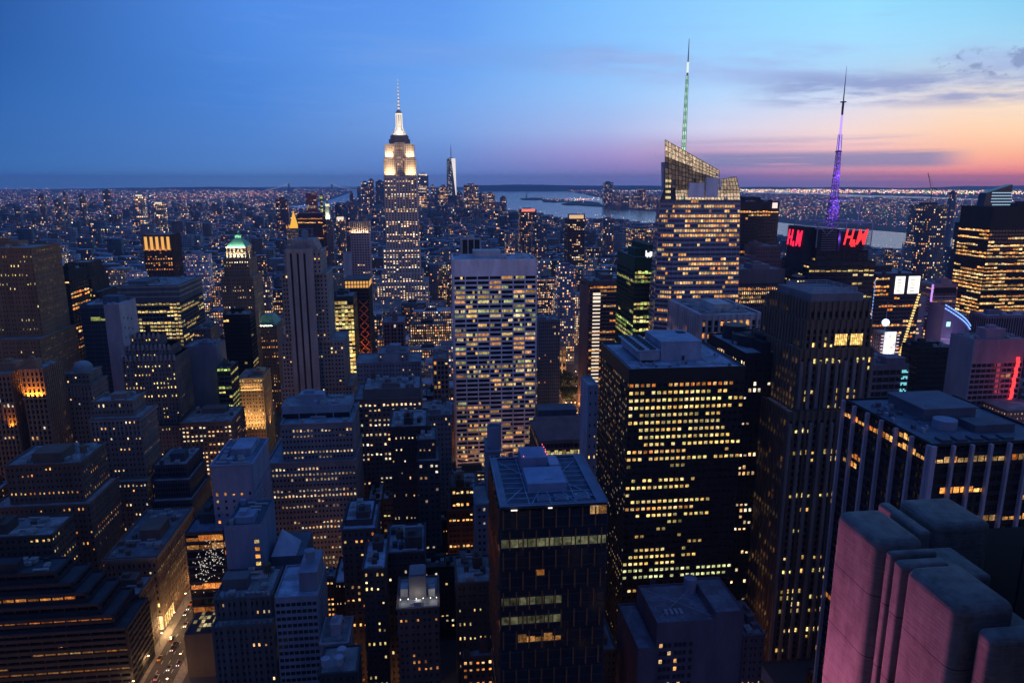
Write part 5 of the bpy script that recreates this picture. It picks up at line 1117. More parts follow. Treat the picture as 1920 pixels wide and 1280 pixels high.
# --- grid lit black tower (the dominant one)
b = hero('grid_lit_tower', 'huge black square tower with rows of bright yellow windows and plain flat roof', 'office tower', 'grid lit black tower',
     [(1180, 1399, 692, 330, 58)], ST(c=(.017, .018, .022), g=(.006, .007, .009), fw=2.72, fh=3.72, pier=.95, span=2.1, dp=.35, prd=.05, p=.0, top=7.5, roofc=(.26, .32, .42), rough=.5), 1200, indiv=True, kit=0, finish=False)
rows = [ (1, .92), (1, .86), (1, 1), (1, 1), (.75, .8), (1, .82), (1, .78), (1, .86), (1, .86), (1, .55), (1, 1), (.2, .12), (.1, .0), (1, .6), (1, .62), (.3, .06), (1, .72), (1, .55), (1, .66), (.2, .12), (.15, .1), (.15, .1), (.15, .12), (.6, .25), (1, .6), (1, .5), (1.4, 1), (1.3, .97), (.8, .3), (.9, .4), (.2, .1), (.6, .12), (.1, .04), (.1, .1), (.15, .03), (.1, .03), (.6, .2), (.6, .2), (.6, .25), (.5, .2), (.5, .2), (.4, .2)]
u0, u1, v0, v1, _, z, zr = b.tiers[-1]; rg = random.Random(12); nf = round((z-7.5)/3.72); fh = (z-7.5)/nf; nc = round((u1-u0)/2.72); fw = (u1-u0)/nc
for j in range(nf):
    bri, cov = rows[min(nf-1-j, len(rows)-1)]; st_ = 0 if cov >= .9 else rg.choice((0, 1, 2, 3, 4)) if cov > .3 else rg.randint(0, 12); en = st_+round(nc*cov); top_row = (j == nf-1)
    for i in range(nc):
        on = (st_ <= i < en and rg.random() < .93) or rg.random() < .02
        if not on or (top_row and i in (5, 6)): continue
        A = b.pt(u0, v0+.30); x0, x1 = i*fw+.5, (i+1)*fw-.5; za, zc = j*fh+2.15, (j+1)*fh-.12
        if top_row: zc += 2.2
        k = min(1.4, bri+.3)*(.3+.85*rg.random()); cc = rg.choice(PAL['yel'] if cov != .55 else PAL['warm']); cc = (.80, .82, .38) if bri > 1.2 else cc; uu, vv = rg.random()*99, rg.random()*99
        if top_row: cc = rg.choice(PAL['oran']); k *= .6
        b.wins.append(([A+UU*x0+ZZ*za, A+UU*x1+ZZ*za, A+UU*x1+ZZ*zc, A+UU*x0+ZZ*zc], [(uu, vv), (uu+2, vv), (uu+2, vv+1.8), (uu, vv+1.8)], tuple(c*k*1.15 for c in cc)))
nc = round((v1-v0)/2.72); fw = (v1-v0)/nc
for j in range(nf):
    bri, cov = rows[min(nf-1-j, len(rows)-1)]; cov = .12+.6*cov
    for i in range(nc):
        if rg.random() > cov*.8: continue
        A = b.pt(u0+.30, v1); x0, x1 = i*fw+.5, (i+1)*fw-.5; za, zc = j*fh+2.2, (j+1)*fh-.2; k = .35+.5*rg.random(); cc = rg.choice(PAL['pale']); uu, vv = rg.random()*99, rg.random()*99
        b.wins.append(([A-VV*x0+ZZ*za, A-VV*x1+ZZ*za, A-VV*x1+ZZ*zc, A-VV*x0+ZZ*zc], [(uu, vv), (uu+2, vv), (uu+2, vv+1.8), (uu, vv+1.8)], tuple(c*k for c in cc)))
m = MB(); W_, D_ = u1-u0, v1-v0; m.box(b.pt(u0+W_*.36, v0+D_*.30, zr), UU*W_*.36, VV*D_*.48, ZZ*9.5, skip='d'); m.box(b.pt(u0+W_*.355, v0+D_*.295, zr+9.5), UU*W_*.37, VV*D_*.49, ZZ*.4)
m.build('penthouse', wallmat((.25, .32, .44), .8), b.e)
m = MB(); m.box(b.pt(u0+W_*.62, v0+D_*.62, zr+9.92), UU*W_*.07, VV*D_*.08, ZZ*.4); m.box(b.pt(u0+W_*.55, v0+D_*.296, zr+.1), UU*1.3, VV*.1, ZZ*2.4); m.build('roof_hatch', wallmat((.03, .04, .06)), b.e)
m = MB(); q0, q1, r0_, r1_ = u0+W_*.13, u0+W_*.33, v0+D_*.24, v0+D_*.86
m.box(b.pt(q0+1.5, r0_, zr+1.5), UU*(q1-q0-1.5), VV*(r1_-r0_), ZZ*4.5)
for k in range(4): m.box(b.pt(q0+2 if k % 2 else q1-2.5, r0_+1+(k//2)*(r1_-r0_-2.5), zr), UU*.7, VV*.7, ZZ*1.6)
m.box(b.pt(q0-.2, r0_-.3, zr+6), UU*(q1-q0+.6), VV*(r1_-r0_+.6), ZZ*.4)
m.build('cooling_tower', wallmat((.28, .33, .42), .6), b.e)
m = MB()
for k in range(8):
    for a in range(2): m.lathe(b.pt(q0+2.9+a*(q1-q0)*.5, r0_+2.6+(r1_-r0_-5)*k/7, zr+6.4), [(1.7, 0), (1.7, .7), (1.45, .7), (1.45, .15)], 12)
m.build('fan_cowl', wallmat((.06, .08, .11), .5), b.e)
m = MB()
for (a, c_, d_, e_) in ((1.6, 1.6, W_-3.2, .25), (1.6, D_-1.9, W_-3.2, .25), (1.6, 1.6, .25, D_-3.2), (W_-1.9, 1.6, .25, D_-3.2)): m.box(b.pt(u0+a, v0+c_, zr), UU*d_, VV*e_, ZZ*.5)
for k in range(3): m.box(b.pt(u0+W_*.5+k*1.2, v0+D_*.16, zr), UU*.5, VV*.5, ZZ*1.6)
m.build('roof_curb', wallmat((.12, .15, .2)), b.e)
rv = random.Random(92)
for k in range(22):
    m = MB(); w2, d2 = .4+1.2*rv.random(), .4+1.4*rv.random(); x, y = rv.choice(((u0+3+rv.random()*(W_-8), v0+3+rv.random()*D_*.18), (u0+W_*.76+rv.random()*W_*.17, v0+4+rv.random()*(D_-10)))); m.box(b.pt(x, y, zr), UU*w2, VV*d2, ZZ*(.4+1.1*rv.random()), skip='d'); m.build('roof_vent', wallmat(rv.choice(((.2, .24, .32), (.1, .12, .16), (.34, .38, .46)))), b.e)
m = MB()
for k in range(3): m.bar(b.pt(u0+W_*.36, v0+D_*(.4+.06*k), zr+.5), b.pt(u0+W_*.33, v0+D_*(.4+.06*k), zr+.5), .2, n=6)
m.bar(b.pt(u0+W_*.74, v0+D_*.2, zr+.4), b.pt(u0+W_*.74, v0+D_*.85, zr+.4), .2, n=6); m.bar(b.pt(u0+W_*.2, v0+D_*.14, zr+.3), b.pt(u0+W_*.9, v0+D_*.14, zr+.3), .14, n=6); m.build('roof_pipe', wallmat((.3, .33, .4)), b.e); b.finish()
hero('thin_blue_slab', 'thin pale blue slab with a blank front wedged left of the grid lit black tower', 'apartment building', 'thin pale blue slab', [(1103, 1122, 722, 420, 22)], slab((.30, .36, .48), fw=3.5, fh=7, pier=2.6, span=5, dp=.2, p=.08, top=4), 860, kit=0)
# --- black glass with white piers
b = hero('white_pier_building', 'black glass block striped by pale vertical piers with plant boxes on its roof', 'office building', 'white pier black block',
     [(1748, 1990, 832, 240, 55)], ST(c=(.022, .025, .032), g=(.008, .009, .013), fw=2.6, fh=3.9, pier=.15, span=1.5, dp=.3, p=.10, run=.85, pal='oran', br=.9, top=1.2, roofc=(.09, .11, .16)), 960, indiv=True, kit=0, finish=False)
u0, u1, v0, v1, _, z, zr = b.tiers[-1]; W_, D_ = u1-u0, v1-v0; m = MB()
for k in range(7):
    y = v0+D_*k/6.0; m.box(b.pt(u0-1.5, min(y, v1-1.1), 0), UU*1.45, VV*1.1, ZZ*(z-.6), skip='d')
for k in range(6):
    x = u0+(7.2*k); wd_ = 1.9 if k == 0 else 1.0; m.box(b.pt(x-(.9 if k == 0 else 0), v0-1.5, 0), UU*wd_, VV*1.45, ZZ*(z-.6), skip='d')
m.build('pier', wallmat((.36, .345, .44), .7), b.e)
m = MB(); m.box(b.pt(u0+15, v0+26, zr), UU*22, VV*22, ZZ*4.5, skip='d'); m.box(b.pt(u0+14.3, v0+25.3, zr+4.5), UU*23.4, VV*23.4, ZZ*.6); m.build('penthouse', wallmat((.10, .12, .17)), b.e)
m = MB(); m.lathe(b.pt(u0+18, v0+18, zr), [(4.2, 0), (4.2, 3.4)], 20); m.build('round_tank', wallmat((.2, .24, .33)), b.e)
m = MB(); m.box(b.pt(u0+25, v0+11, zr), UU*16, VV*9, ZZ*3, skip='d')
for k in range(5): m.box(b.pt(u0+6+k*6, v0+3, zr), UU*4, VV*4, ZZ*1.0, skip='d')
m.build('roof_plant', wallmat((.07, .085, .12)), b.e); m = MB()
for k in range(2): m.bar(b.pt(u0+5+k*12, v0+28, zr), b.pt(u0+5+k*12, v0+28, zr+6), .12)
m.build('roof_mast', wallmat((.1, .1, .12)), b.e)
rv = random.Random(91)
for k in range(16):
    m = MB(); w2, d2 = .6+1.6*rv.random(), .6+1.6*rv.random(); m.box(b.pt(u0+2+rv.random()*11, v0+10+rv.random()*(D_-16), zr), UU*w2, VV*d2, ZZ*(.5+1.3*rv.random()), skip='d'); m.build('roof_vent', wallmat(rv.choice(((.2, .22, .28), (.1, .11, .14), (.3, .32, .38)))), b.e)
b.finish()
# ---------------------------------------------------------------- near centre: flat roofed glass tower with fins
b = hero('finned_glass_tower', 'dark blue glass tower with orange vertical fins and an open steel framed roof', 'office tower', 'orange finned glass tower',
     [(937, 1140, 951, 250, 50)], ST(c=(.035, .045, .065), g=(.014, .018, .03), fw=3.4, fh=4.1, pier=.1, span=.5, dp=.2, p=.09, run=.8, pal='oran', br=.32, top=1, roofc=(.05, .08, .13)), 1290, indiv=True, kit=0, finish=False)
u0, u1, v0, v1, _, z, zr = b.tiers[-1]; W_, D_ = u1-u0, v1-v0; m = MB()
for j in range(9):
    for k in range(8):
        x = u0+(k+(.5 if j % 2 else 0)+.2)*W_/8.2
        if x < u1-.6: m.box(b.pt(x, v0-.9, z-9-j*8.5), UU*.45, VV*.85, ZZ*7.6)
        y = v0+(k+(.5 if j % 2 else 0)+.2)*D_/8.2; m.box(b.pt(u0-.9, y, z-9-j*8.5), UU*.85, VV*.45, ZZ*7.6)
m.build('fin', wallmat((.30, .11, .05), .45), b.e)
m = MB()
for j, c_, k in ((3, (.8, .8, .42), .75), (9, (.8, .78, .42), .6), (11, (.8, .78, .4), .5)):
    n_ = 12 if j == 3 else 7
    for i in range(n_):
        x0, x1 = u0+.6+i*W_/12.2, u0+.3+(i+1)*W_/12.2; kk = k*.15*(.6+.2*(i % 3)+.45*rg.random()); za = z-1-4.1*(j+1)+.5
        b.wins.append(([b.pt(x0, v0+.14, za), b.pt(x1, v0+.14, za), b.pt(x1, v0+.14, za+3.4), b.pt(x0, v0+.14, za+3.4)], [(i*9, j*9), (i*9+.6, j*9), (i*9+.6, j*9+.4), (i*9, j*9+.4)], tuple(q_*kk for q_ in c_)))
fr_ = MB(); zb = z+.2
for (a, c_, d_, e_) in ((0, 0, W_, 1.2), (0, D_-1.2, W_, 1.2), (0, 1.2, 3.2, D_-2.4), (W_-4, 1.2, 4, D_-2.4)): fr_.box(b.pt(u0+a, v0+c_, zb-.6), UU*d_, VV*e_, ZZ*.5)
fr_.build('maintenance_deck', wallmat((.10, .15, .24), .6), b.e)
m = MB()
for k in range(10): y = v0+3+(D_-6)*k/9; m.bar(b.pt(u0+3, y, z-.4), b.pt(u1-4, y, z-.4), .16)
for x in (.28, .48, .72): m.bar(b.pt(u0+W_*x, v0+1, z-.35), b.pt(u0+W_*x, v1-1, z-.35), .2)
for a, c_ in (((.08, .1), (.3, .4)), ((.92, .12), (.7, .42)), ((.08, .9), (.3, .6)), ((.9, .9), (.7, .62)), ((.3, .04), (.42, .3)), ((.72, .04), (.6, .3))): m.bar(b.pt(u0+W_*a[0], v0+D_*a[1], z-.2), b.pt(u0+W_*c_[0], v0+D_*c_[1], z-.2), .2)
for s_ in (u0+.3, u1-.3):
    for k in range(26): m.bar(b.pt(s_, v0+D_*k/25, z-.2), b.pt(s_, v0+D_*k/25, z+1.2), .07)
    m.bar(b.pt(s_, v0, z+1.2), b.pt(s_, v1, z+1.2), .09)
m.bar(b.pt(u0, v0+.2, z+1.0), b.pt(u1, v0+.2, z+1.0), .08); m.bar(b.pt(u0, v1-.2, z+1.0), b.pt(u1, v1-.2, z+1.0), .08)
m.build('roof_steelwork', wallmat((.26, .34, .48), .5), b.e)
m = MB(); m.box(b.pt(u0+W_*.30, v0+D_*.28, zr-1), UU*W_*.38, VV*D_*.34, ZZ*4.6, skip='d'); m.build('penthouse', wallmat((.20, .27, .42), .8), b.e)
m = MB(); m.box(b.pt(u0+W_*.30, v0+D_*.68, zr-1), UU*W_*.27, VV*D_*.26, ZZ*7.5, skip='d'); m.build('lift_house', wallmat((.19, .24, .38), .8), b.e)
m = MB(); m.box(b.pt(u0+W_*.58, v0+D_*.64, zr-1), UU*W_*.1, VV*D_*.2, ZZ*5, skip='d'); m.box(b.pt(u0+W_*.48, v0+D_*.36, zr+3.62), UU*3.2, VV*.5, ZZ*.3); m.build('duct', wallmat((.3, .38, .52)), b.e)
for k in range(3):
    m = MB(); q = b.pt(u0+W_*(.36+.17*k+(.03 if k == 2 else 0)), v0+D_*.09, z-1.0); m.box(q, UU*5.4, VV*5.4, ZZ*.9); m.lathe(q+UU*2.7+VV*2.7+ZZ*.9, [(2.4, 0), (2.4, .4), (2.15, .4), (2.15, .1)], 18)
    for a in range(6): d = V3((math.cos(a*math.pi/3), math.sin(a*math.pi/3), 0)); m.bar(q+UU*2.7+VV*2.7+ZZ*1.25, q+UU*2.7+VV*2.7+ZZ*1.25+d*2.1, .13)
    m.build('roof_fan', wallmat((.16, .21, .3), .5), b.e)
m = MB()
for x, y in ((.31, .95), (.32, .70), (.56, .96), (.565, .9), (.57, .84), (.56, .78), (.565, .72)): m.box(b.pt(u0+W_*x, v0+D_*y, z+5.8), UU*.35, VV*.35, ZZ*.35)
m.build('red_beacon', emat((1, .12, .2), 2.0), b.e)
m = MB(); m.box(b.pt(u0+W_*.44, v0-1.1, z-.9), UU*1.6, VV*.3, ZZ*.4); m.box(b.pt(u0+W_*.10, v0-1.1, z-1.2), UU*2.4, VV*.3, ZZ*.4); m.build('facade_lamp', emat((1, .85, .75), 1.4), b.e); b.finish()
# --- other near buildings, lower centre and left --------------------------------------------
hero('many_windowed_block', 'broad grey stone block with dozens of even rows of small lit windows', 'office building', 'many windowed stone block',
     [(500, 666, 868, 416, 46), (526, 660, 795, 420, 42)], masonry((.20, .20, .225), fw=2.2, fh=3.5, pier=1.1, span=1.8, p=.42, rowv=.9, run=.6, pal='pale', br=.62, grp=0, top=4, sidep=.6, roofc=(.2, .25, .32)), 950, indiv=True, kit=3, finish=True)
b = None
b = hero('plant_storey_block', 'pale blue plant storey standing on top behind the many windowed block', 'roof plant building', 'pale plant storey', [(527, 656, 762, 432, 24)], slab((.22, .27, .35), fw=12, fh=30, span=1, pier=.6, p=0, top=5), 790, kit=4)
hero('mid_brick_hotel', 'grey brown block with blocks of bright white windows in the upper storeys', 'office building', 'white windowed brown block',
     [(664, 790, 748, 470, 40), (680, 788, 730, 474, 34)], masonry((.15, .12, .12), fw=3.1, p=.42, run=.5, pal='pale', br=1.2, top=4), 900, indiv=True, kit=7, tank=1)
b = hero('blank_panel_building', 'grey stepped building with a large blank central panel', 'office building', 'blank panelled grey building',
     [(668, 788, 680, 560, 34), (710, 764, 662, 564, 26)], masonry((.2, .21, .25), p=.1, pal='pale'), 728, kit=3, finish=False)
u0, u1, v0, v1, _, z, zr = b.tiers[-1]; m = MB(); m.box(b.pt(u0+3, v0-1.2, z-34), UU*(u1-u0)*.62, VV*1.1, ZZ*33); m.build('blank_panel', wallmat((.24, .26, .32)), b.e); b.finish()
hero('dark_brick_apartments', 'very dark brick block with a pale coping line and scattered white windows', 'apartment building', 'dark block with pale coping',
     [(731, 800, 800, 400, 34)], masonry((.05, .035, .04), fw=2.5, p=0.27, pal='pale', br=.9), 905, indiv=True, kit=4)
hero('stepped_dark_tower', 'dark narrow stepped tower just right of the block with pale coping', 'apartment building', 'narrow stepped dark tower',
     [(783, 824, 864, 385, 26), (783, 817, 824, 390, 24)], masonry((.06, .05, .06), fw=2.8, p=0.24, pal='pale', br=.9), 900, kit=2)
hero('pale_cornice_building', 'greyish building with a pale arcaded cornice, left of the white banded tower', 'office building', 'pale corniced building', [(790, 846, 778, 465, 34)], masonry((.19, .18, .2), p=0.08), 860, kit=5, tank=1)
hero('white_pilaster_tower', 'slender brown tower with white pilasters beside the white banded tower', 'apartment building', 'slender pilastered tower', [(812, 840, 672, 540, 26)], ribs((.22, .17, .15), fw=3, p=.12), 745, kit=1)
hero('red_floodlit_block', 'block with lattice front whose middle storeys glow red', 'office building', 'red glowing block', [(718, 757, 604, 640, 34)], masonry((.22, .12, .13), p=0.08, fw=3, pier=.7, span=.9), 660, kit=1)
hb = bpy.data.objects[-1] if False else None
b = hero('blank_blue_tower', 'windowless blue grey block with one column of windows and roof fans', 'office building', 'windowless blue block',
     [(394, 472, 872, 360, 40)], masonry((.22, .26, .36), fw=4.2, fh=4, pier=3.0, span=2.2, p=0.12, pal='oran', top=16, dp=.25, sidep=0, roofc=(.12, .16, .24)), 975, kit=8, indiv=True)
b = hero('white_side_tower', 'blue grey tower with a tiled face and a column of warm square windows', 'apartment building', 'tiled tower with window column',
     [(419, 490, 986, 325, 30)], ST(c=(.20, .25, .36), fw=30, fh=60, pier=0, span=.2, dp=.2, p=0, top=300, bot=0, roofc=(.05, .07, .1)), 1110, indiv=True, kit=4, finish=False)
u0, u1, v0, v1, _, z, zr = b.tiers[-1]; m = MB(); rg = random.Random(4); nfr = 0
for j in range(16):
    for a, pr in ((.78, .75), (.40, .04)):
        if a < .5 and j < 4: continue
        za = z-10-j*4.0; x = u0+(u1-u0)*a; m = MB(); m.box(b.pt(x-.2, v0-.10, za-.15), UU*2.7, VV*.25, ZZ*2.3); m.build('window_frame', wallmat((.05, .06, .08)), b.e)
        if rg.random() < pr: k = .5+.7*rg.random(); cc = rg.choice(PAL['oran']+PAL['yel']); b.wins.append(([b.pt(x, v0-.13, za), b.pt(x+2.3, v0-.13, za), b.pt(x+2.3, v0-.13, za+2), b.pt(x, v0-.13, za+2)], [(j*3, 0), (j*3+2, 0), (j*3+2, 2), (j*3, 2)], tuple(q*k for q in cc)))
m = MB()
for k in range(14): m.box(b.pt(u0+(u1-u0)*k/14, v0-.05, 0), UU*.12, VV*.3, ZZ*(z-2), skip='bd')
m.build('panel_joint', wallmat((.13, .17, .25)), b.e); b.finish()
# white sail roof
b = BLD('sail_roofed_building', 'low dark building carrying a white sharply pointed triangular roof', 'building', tuple(gz(P(508, 1040, 335))), ST(c=(.12, .14, .18)), 3)
pz = P(508, 1040, 335).z; w_ = spec(508, 555, 1040, 335)[1]; m = MB(); m.box(b.pt(0, 0, 0), UU*(w_+4), VV*26, ZZ*(pz-1), skip='d'); m.build('body', wallmat((.10, .12, .16)), b.e)
ap = P(529, 991, 344) ; m = MB(); q = [b.pt(0, 0, pz-1), b.pt(w_, 0, pz-1), b.pt(w_, 16, pz-1), b.pt(0, 16, pz-1)]
for k in range(4): m.face([q[k], q[(k+1) % 4], ap])
m.build('pointed_roof', wallmat((.42, .48, .60), .6), b.e)
bu, bv = uv_abs(b.o); HERO.append(dict(sn='white pointed roof', u0=bu, u1=bu+w_+4, v0=bv, v1=bv+26, Y=335, rects=[(505, 562, 990, 1060)], yb=1062, cx=530, ty=991))
b = hero('white_banded_low_tower', 'pale blue building with white window bands and a roof terrace and penthouse', 'apartment building', 'pale banded low tower',
     [(514, 594, 1120, 286, 28)], ST(c=(.22, .26, .35), fw=2.3, fh=3.5, pier=.35, span=1.6, dp=.3, p=.07, run=.7, pal='green', top=3, br=.8, roofc=(.3, .36, .46)), 1280, indiv=True, kit=0, finish=False)
u0, u1, v0, v1, _, z, zr = b.tiers[-1]; m = MB(); m.box(b.pt(u0+(u1-u0)*.55, v0+5, zr), UU*(u1-u0)*.42, VV*(v1-v0-8), ZZ*9, skip='d'); m.box(b.pt(u0+(u1-u0)*.55-.3, v0+4.7, zr+9), UU*(u1-u0)*.42+UU*.6, VV*(v1-v0-7.4), ZZ*.5); m.build('penthouse', wallmat((.2, .22, .3)), b.e)
tank_part(b, u0+(u1-u0)*.76, v0+14, zr+9.5, 2.3, 3.4, (.2, .26, .34)); b.finish()
b = hero('gothic_stone_building', 'dark gothic stone building with pinnacles and faint narrow windows', 'office building', 'dark gothic building',
     [(398, 512, 1175, 292, 30), (402, 508, 1122, 298, 26)], masonry((.12, .115, .13), fw=2.6, p=0.08, pal='pale', prd=.35), 1290, kit=4, tank=1, indiv=True, finish=False)
u0, u1, v0, v1, _, z, zr = b.tiers[-1]; m = MB()
for T in b.tiers:
    for k in range(12): m.lathe(b.pt(T[0]+(T[1]-T[0])*k/11, T[2]+.2, T[5]-.5), [(.5, 0), (.5, 1.6), (.05, 3.2)], 6)
m.build('pinnacle', wallmat((.16, .155, .17)), b.e); b.finish()
b = hero('corniced_corner_building', 'dark stone department store with bracketed cornice and glowing street corner', 'department store', 'corniced corner store',
     [(196, 292, 1046, 371, 64)], masonry((.13, .10, .085), fw=2.8, fh=4.2, p=0.18, pal='yel', top=5, sidep=2.0, roofc=(.12, .14, .18)), 1190, indiv=True, kit=9, finish=False)
u0, u1, v0, v1, _, z, zr = b.tiers[-1]; m = MB(); m.box(b.pt(u0-1.2, v0-1.3, z-1.8), UU*(u1-u0+2.4), VV*1.3, ZZ*1.2); m.box(b.pt(u1+.05, v0-1.25, z-1.8), UU*1.2, VV*(v1-v0+1), ZZ*1.2)
for k in range(24): m.box(b.pt(u0+(u1-u0)*k/24, v0-1.0, z-3.2), UU*.6, VV*.9, ZZ*1.3)
for k in range(44): m.box(b.pt(u1+.1, v0+(v1-v0)*k/44, z-3.2), UU*.9, VV*.6, ZZ*1.3)
m.build('cornice', wallmat((.18, .17, .17)), b.e)
for k in range(6):
    x = u1-14+k*2.4; m = MB(); m.face([b.pt(x, v0-.5, .6), b.pt(x+1.9, v0-.5, .6), b.pt(x+1.9, v0-.5, 9), b.pt(x, v0-.5, 9)], 0, [(x, 0), (x+2, 0), (x+2, 6), (x, 6)], (2.2, 1.45, .6)); m.build('shop_window', MWIN, b.e)
for k in range(5):
    y = v0+1+k*3.2; m = MB(); m.face([b.pt(u1+.5, y, .6), b.pt(u1+.5, y+2.3, .6), b.pt(u1+.5, y+2.3, 8), b.pt(u1+.5, y, 8)], 0, [(y, 0), (y+2, 0), (y+2, 6), (y, 6)], (1.5, .9, .3)); m.build('shop_window', MWIN, b.e)
b.finish()
L = bpy.data.lights.new('shop_glow', 'POINT'); L.color = (1, .6, .25); L.energy = 9000; L.shadow_soft_size = 2; link_light('shop_glow', L, b.pt(u1+3, v0-4, 6), None, b.e)
b = hero('terraced_building', 'dark stepped terrace building with long horizontal balconies at the lower left corner', 'apartment building', 'stepped terrace building',
     [(-140, 238, 1200, 312, 28), (-140, 213, 1174, 314, 26), (-140, 188, 1150, 316, 24), (-140, 163, 1128, 318, 22), (-140, 137, 1108, 320, 20), (-140, 106, 1085, 322, 16)], slab((.028, .03, .038), g=(.006, .007, .01), fw=6, fh=3.6, pier=.2, span=1.9, dp=1.2, p=.09, run=.9, pal='oran', br=.35, top=1.6, roofc=(.035, .04, .055)), 1290, indiv=True, kit=0, finish=False)
b.kit(4); b.finish()
hero('avenue_row_building', 'long dark avenue building with slanting rows of lit windows down to the street', 'office building', 'avenue row building', [(178, 260, 1118, 346, 20)], masonry((.09, .075, .07), fw=2.4, p=0.33, pal='yel', sidep=1.8, br=1.0), 1290, indiv=True, kit=2)
hero('lit_corner_block', 'dark masonry block with a wrapped row of yellow windows at far lower left', 'office building', 'block with wrapped lit row', [(-40, 96, 1008, 350, 24)], masonry((.08, .06, .055), fw=3, p=0.33, run=.8, pal='yel'), 1098, indiv=True, kit=4)
b = hero('dark_glass_arcade', 'dark glass building with glowing floor strips and glittering reflections, beside the avenue', 'office building', 'glittering dark glass building', [(346, 418, 998, 352, 44)], ST(c=(.05, .05, .06), g=(.01, .01, .014), fw=7, fh=4.6, pier=.15, span=1.2, dp=.3, p=.28, run=.9, pal='oran', br=.6, top=2, roofc=(.1, .13, .2)), 1120, indiv=True, kit=2, finish=False)
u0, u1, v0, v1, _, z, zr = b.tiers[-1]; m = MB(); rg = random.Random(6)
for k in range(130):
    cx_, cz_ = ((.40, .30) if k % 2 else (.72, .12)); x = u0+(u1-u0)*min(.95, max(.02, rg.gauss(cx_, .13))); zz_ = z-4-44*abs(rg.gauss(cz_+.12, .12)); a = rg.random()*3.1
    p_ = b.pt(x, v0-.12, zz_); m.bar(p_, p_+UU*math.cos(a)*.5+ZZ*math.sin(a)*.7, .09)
o = m.build('sparkle_reflection', emat((1, .9, .8), 1.2), b.e); o['kind'] = 'stuff'; b.finish()  # glowing bars imitate sparkling lights reflected in the glass
b = BLD('skylight_hall', 'low hall with a lit glass lattice skylight beside the avenue', 'building', tuple(gz(P(345, 1190, 332))), ST(c=(.1, .1, .1)), 9)
pz = P(345, 1190, 332).z; m = MB(); m.box(b.pt(0, 0, 0), UU*17, VV*36, ZZ*pz, skip='d'); m.build('body', wallmat((.07, .065, .07)), b.e)
m = MB(); g = MB(); rg = random.Random(2)
for i in range(7):
    for j in range(9):
        q = b.pt(1.5+i*2, 2+j*3.6, pz+.3)
        if rg.random() < .7: k = .2+.5*rg.random(); g.face([q, q+UU*1.8, q+UU*1.8+VV*3.3, q+VV*3.3], 0, [(i*3, j*3), (i*3+2, j*3), (i*3+2, j*3+3), (i*3, j*3+3)], (1*k, .8*k, .4*k))
for i in range(8): m.bar(b.pt(1.4+i*2, 2, pz+.4), b.pt(1.4+i*2, 34.4, pz+.4), .1)
for j in range(10): m.bar(b.pt(1.4, 2+j*3.6, pz+.4), b.pt(15.4, 2+j*3.6, pz+.4), .1)
g.build('skylight', MWIN, b.e); m.build('skylight_bars', wallmat((.05, .05, .06)), b.e); bu, bv = uv_abs(b.o); HERO.append(dict(sn='lit skylight hall', u0=bu, u1=bu+17, v0=bv, v1=bv+36, Y=332, rects=[(345, 400, 1120, 1195)], yb=1200, cx=372, ty=1120))
b = hero('terrace_lit_tower', 'brown tower with a floodlit roof terrace and boxy bulkheads', 'apartment building', 'lit roof terrace tower',
     [(745, 822, 1140, 283, 26)], masonry((.14, .09, .085), fw=2.7, p=.1, pal='oran', br=.7, top=2), 1290, kit=0, indiv=True, finish=False)
u0, u1, v0, v1, _, z, zr = b.tiers[-1]; m = MB(); W_ = u1-u0; m.box(b.pt(u0+W_*.28, v0+8, zr), UU*W_*.42, VV*10, ZZ*11, skip='d'); m.box(b.pt(u0+W_*.28+.6, v0+8.6, zr+11), UU*W_*.42-UU*1.2, VV*8.8, ZZ*.8); m.build('bulkhead', wallmat((.2, .19, .22)), b.e)
m = MB(); m.box(b.pt(u0+1, v0+10, zr), UU*3.4, VV*5, ZZ*4, skip='d'); m.box(b.pt(u1-4.4, v0+9, zr), UU*3, VV*4, ZZ*4, skip='d'); m.box(b.pt(u0+W_*.4, v0+2.5, zr), UU*3, VV*2.4, ZZ*1.6, skip='d'); m.build('terrace_kiosk', wallmat((.4, .4, .42)), b.e)
m = MB()
for x in (.06, .25, .45, .62, .8, .95): m.box(b.pt(u0+W_*x, v0+4, zr+2.4), UU*.3, VV*.3, ZZ*.3)
m.build('terrace_lamp', emat((1, .92, .7), 4), b.e)
for x in (.15, .5, .88):
    L = bpy.data.lights.new('terrace_glow', 'POINT'); L.color = (1, .92, .7); L.energy = 220; L.shadow_soft_size = .3; link_light('terrace_glow', L, b.pt(u0+W_*x, v0+5, zr+3), None, b.e)
b.finish()
hero('lit_row_loft', 'low dark loft building with three bright rows of windows left of the finned glass tower', 'loft building', 'loft with three lit rows', [(856, 924, 1092, 298, 24)], masonry((.10, .07, .065), fw=2.3, p=.3, run=.7, rowv=1.4, pal='yel', br=1.1), 1220, indiv=True, kit=4, tank=1)
b = hero('round_tanked_tower', 'slate tower with a large round roof tank in front of the white banded tower', 'apartment building', 'slate tower with round tank',
     [(893, 934, 944, 330, 24), (914, 938, 846, 336, 20)], masonry((.14, .17, .24), fw=3, p=0.08), 1020, kit=0, finish=False, flat=True)
u0, u1, v0, v1, _, z, zr = b.tiers[-1]; m = MB(); m.lathe(b.pt(u0+4, v0+8, zr), [(3.6, 0), (3.6, 11.5), (3.3, 11.5), (3.3, 10)], 22); m.build('round_tank', wallmat((.16, .20, .29)), b.e)
m = MB()
for k in range(22): m.box(b.pt(u1-.05, v0+2, z-6-k*3.6), UU*1.3, VV*5, ZZ*.3)
m.build('balcony', wallmat((.3, .33, .42)), b.e); b.finish()
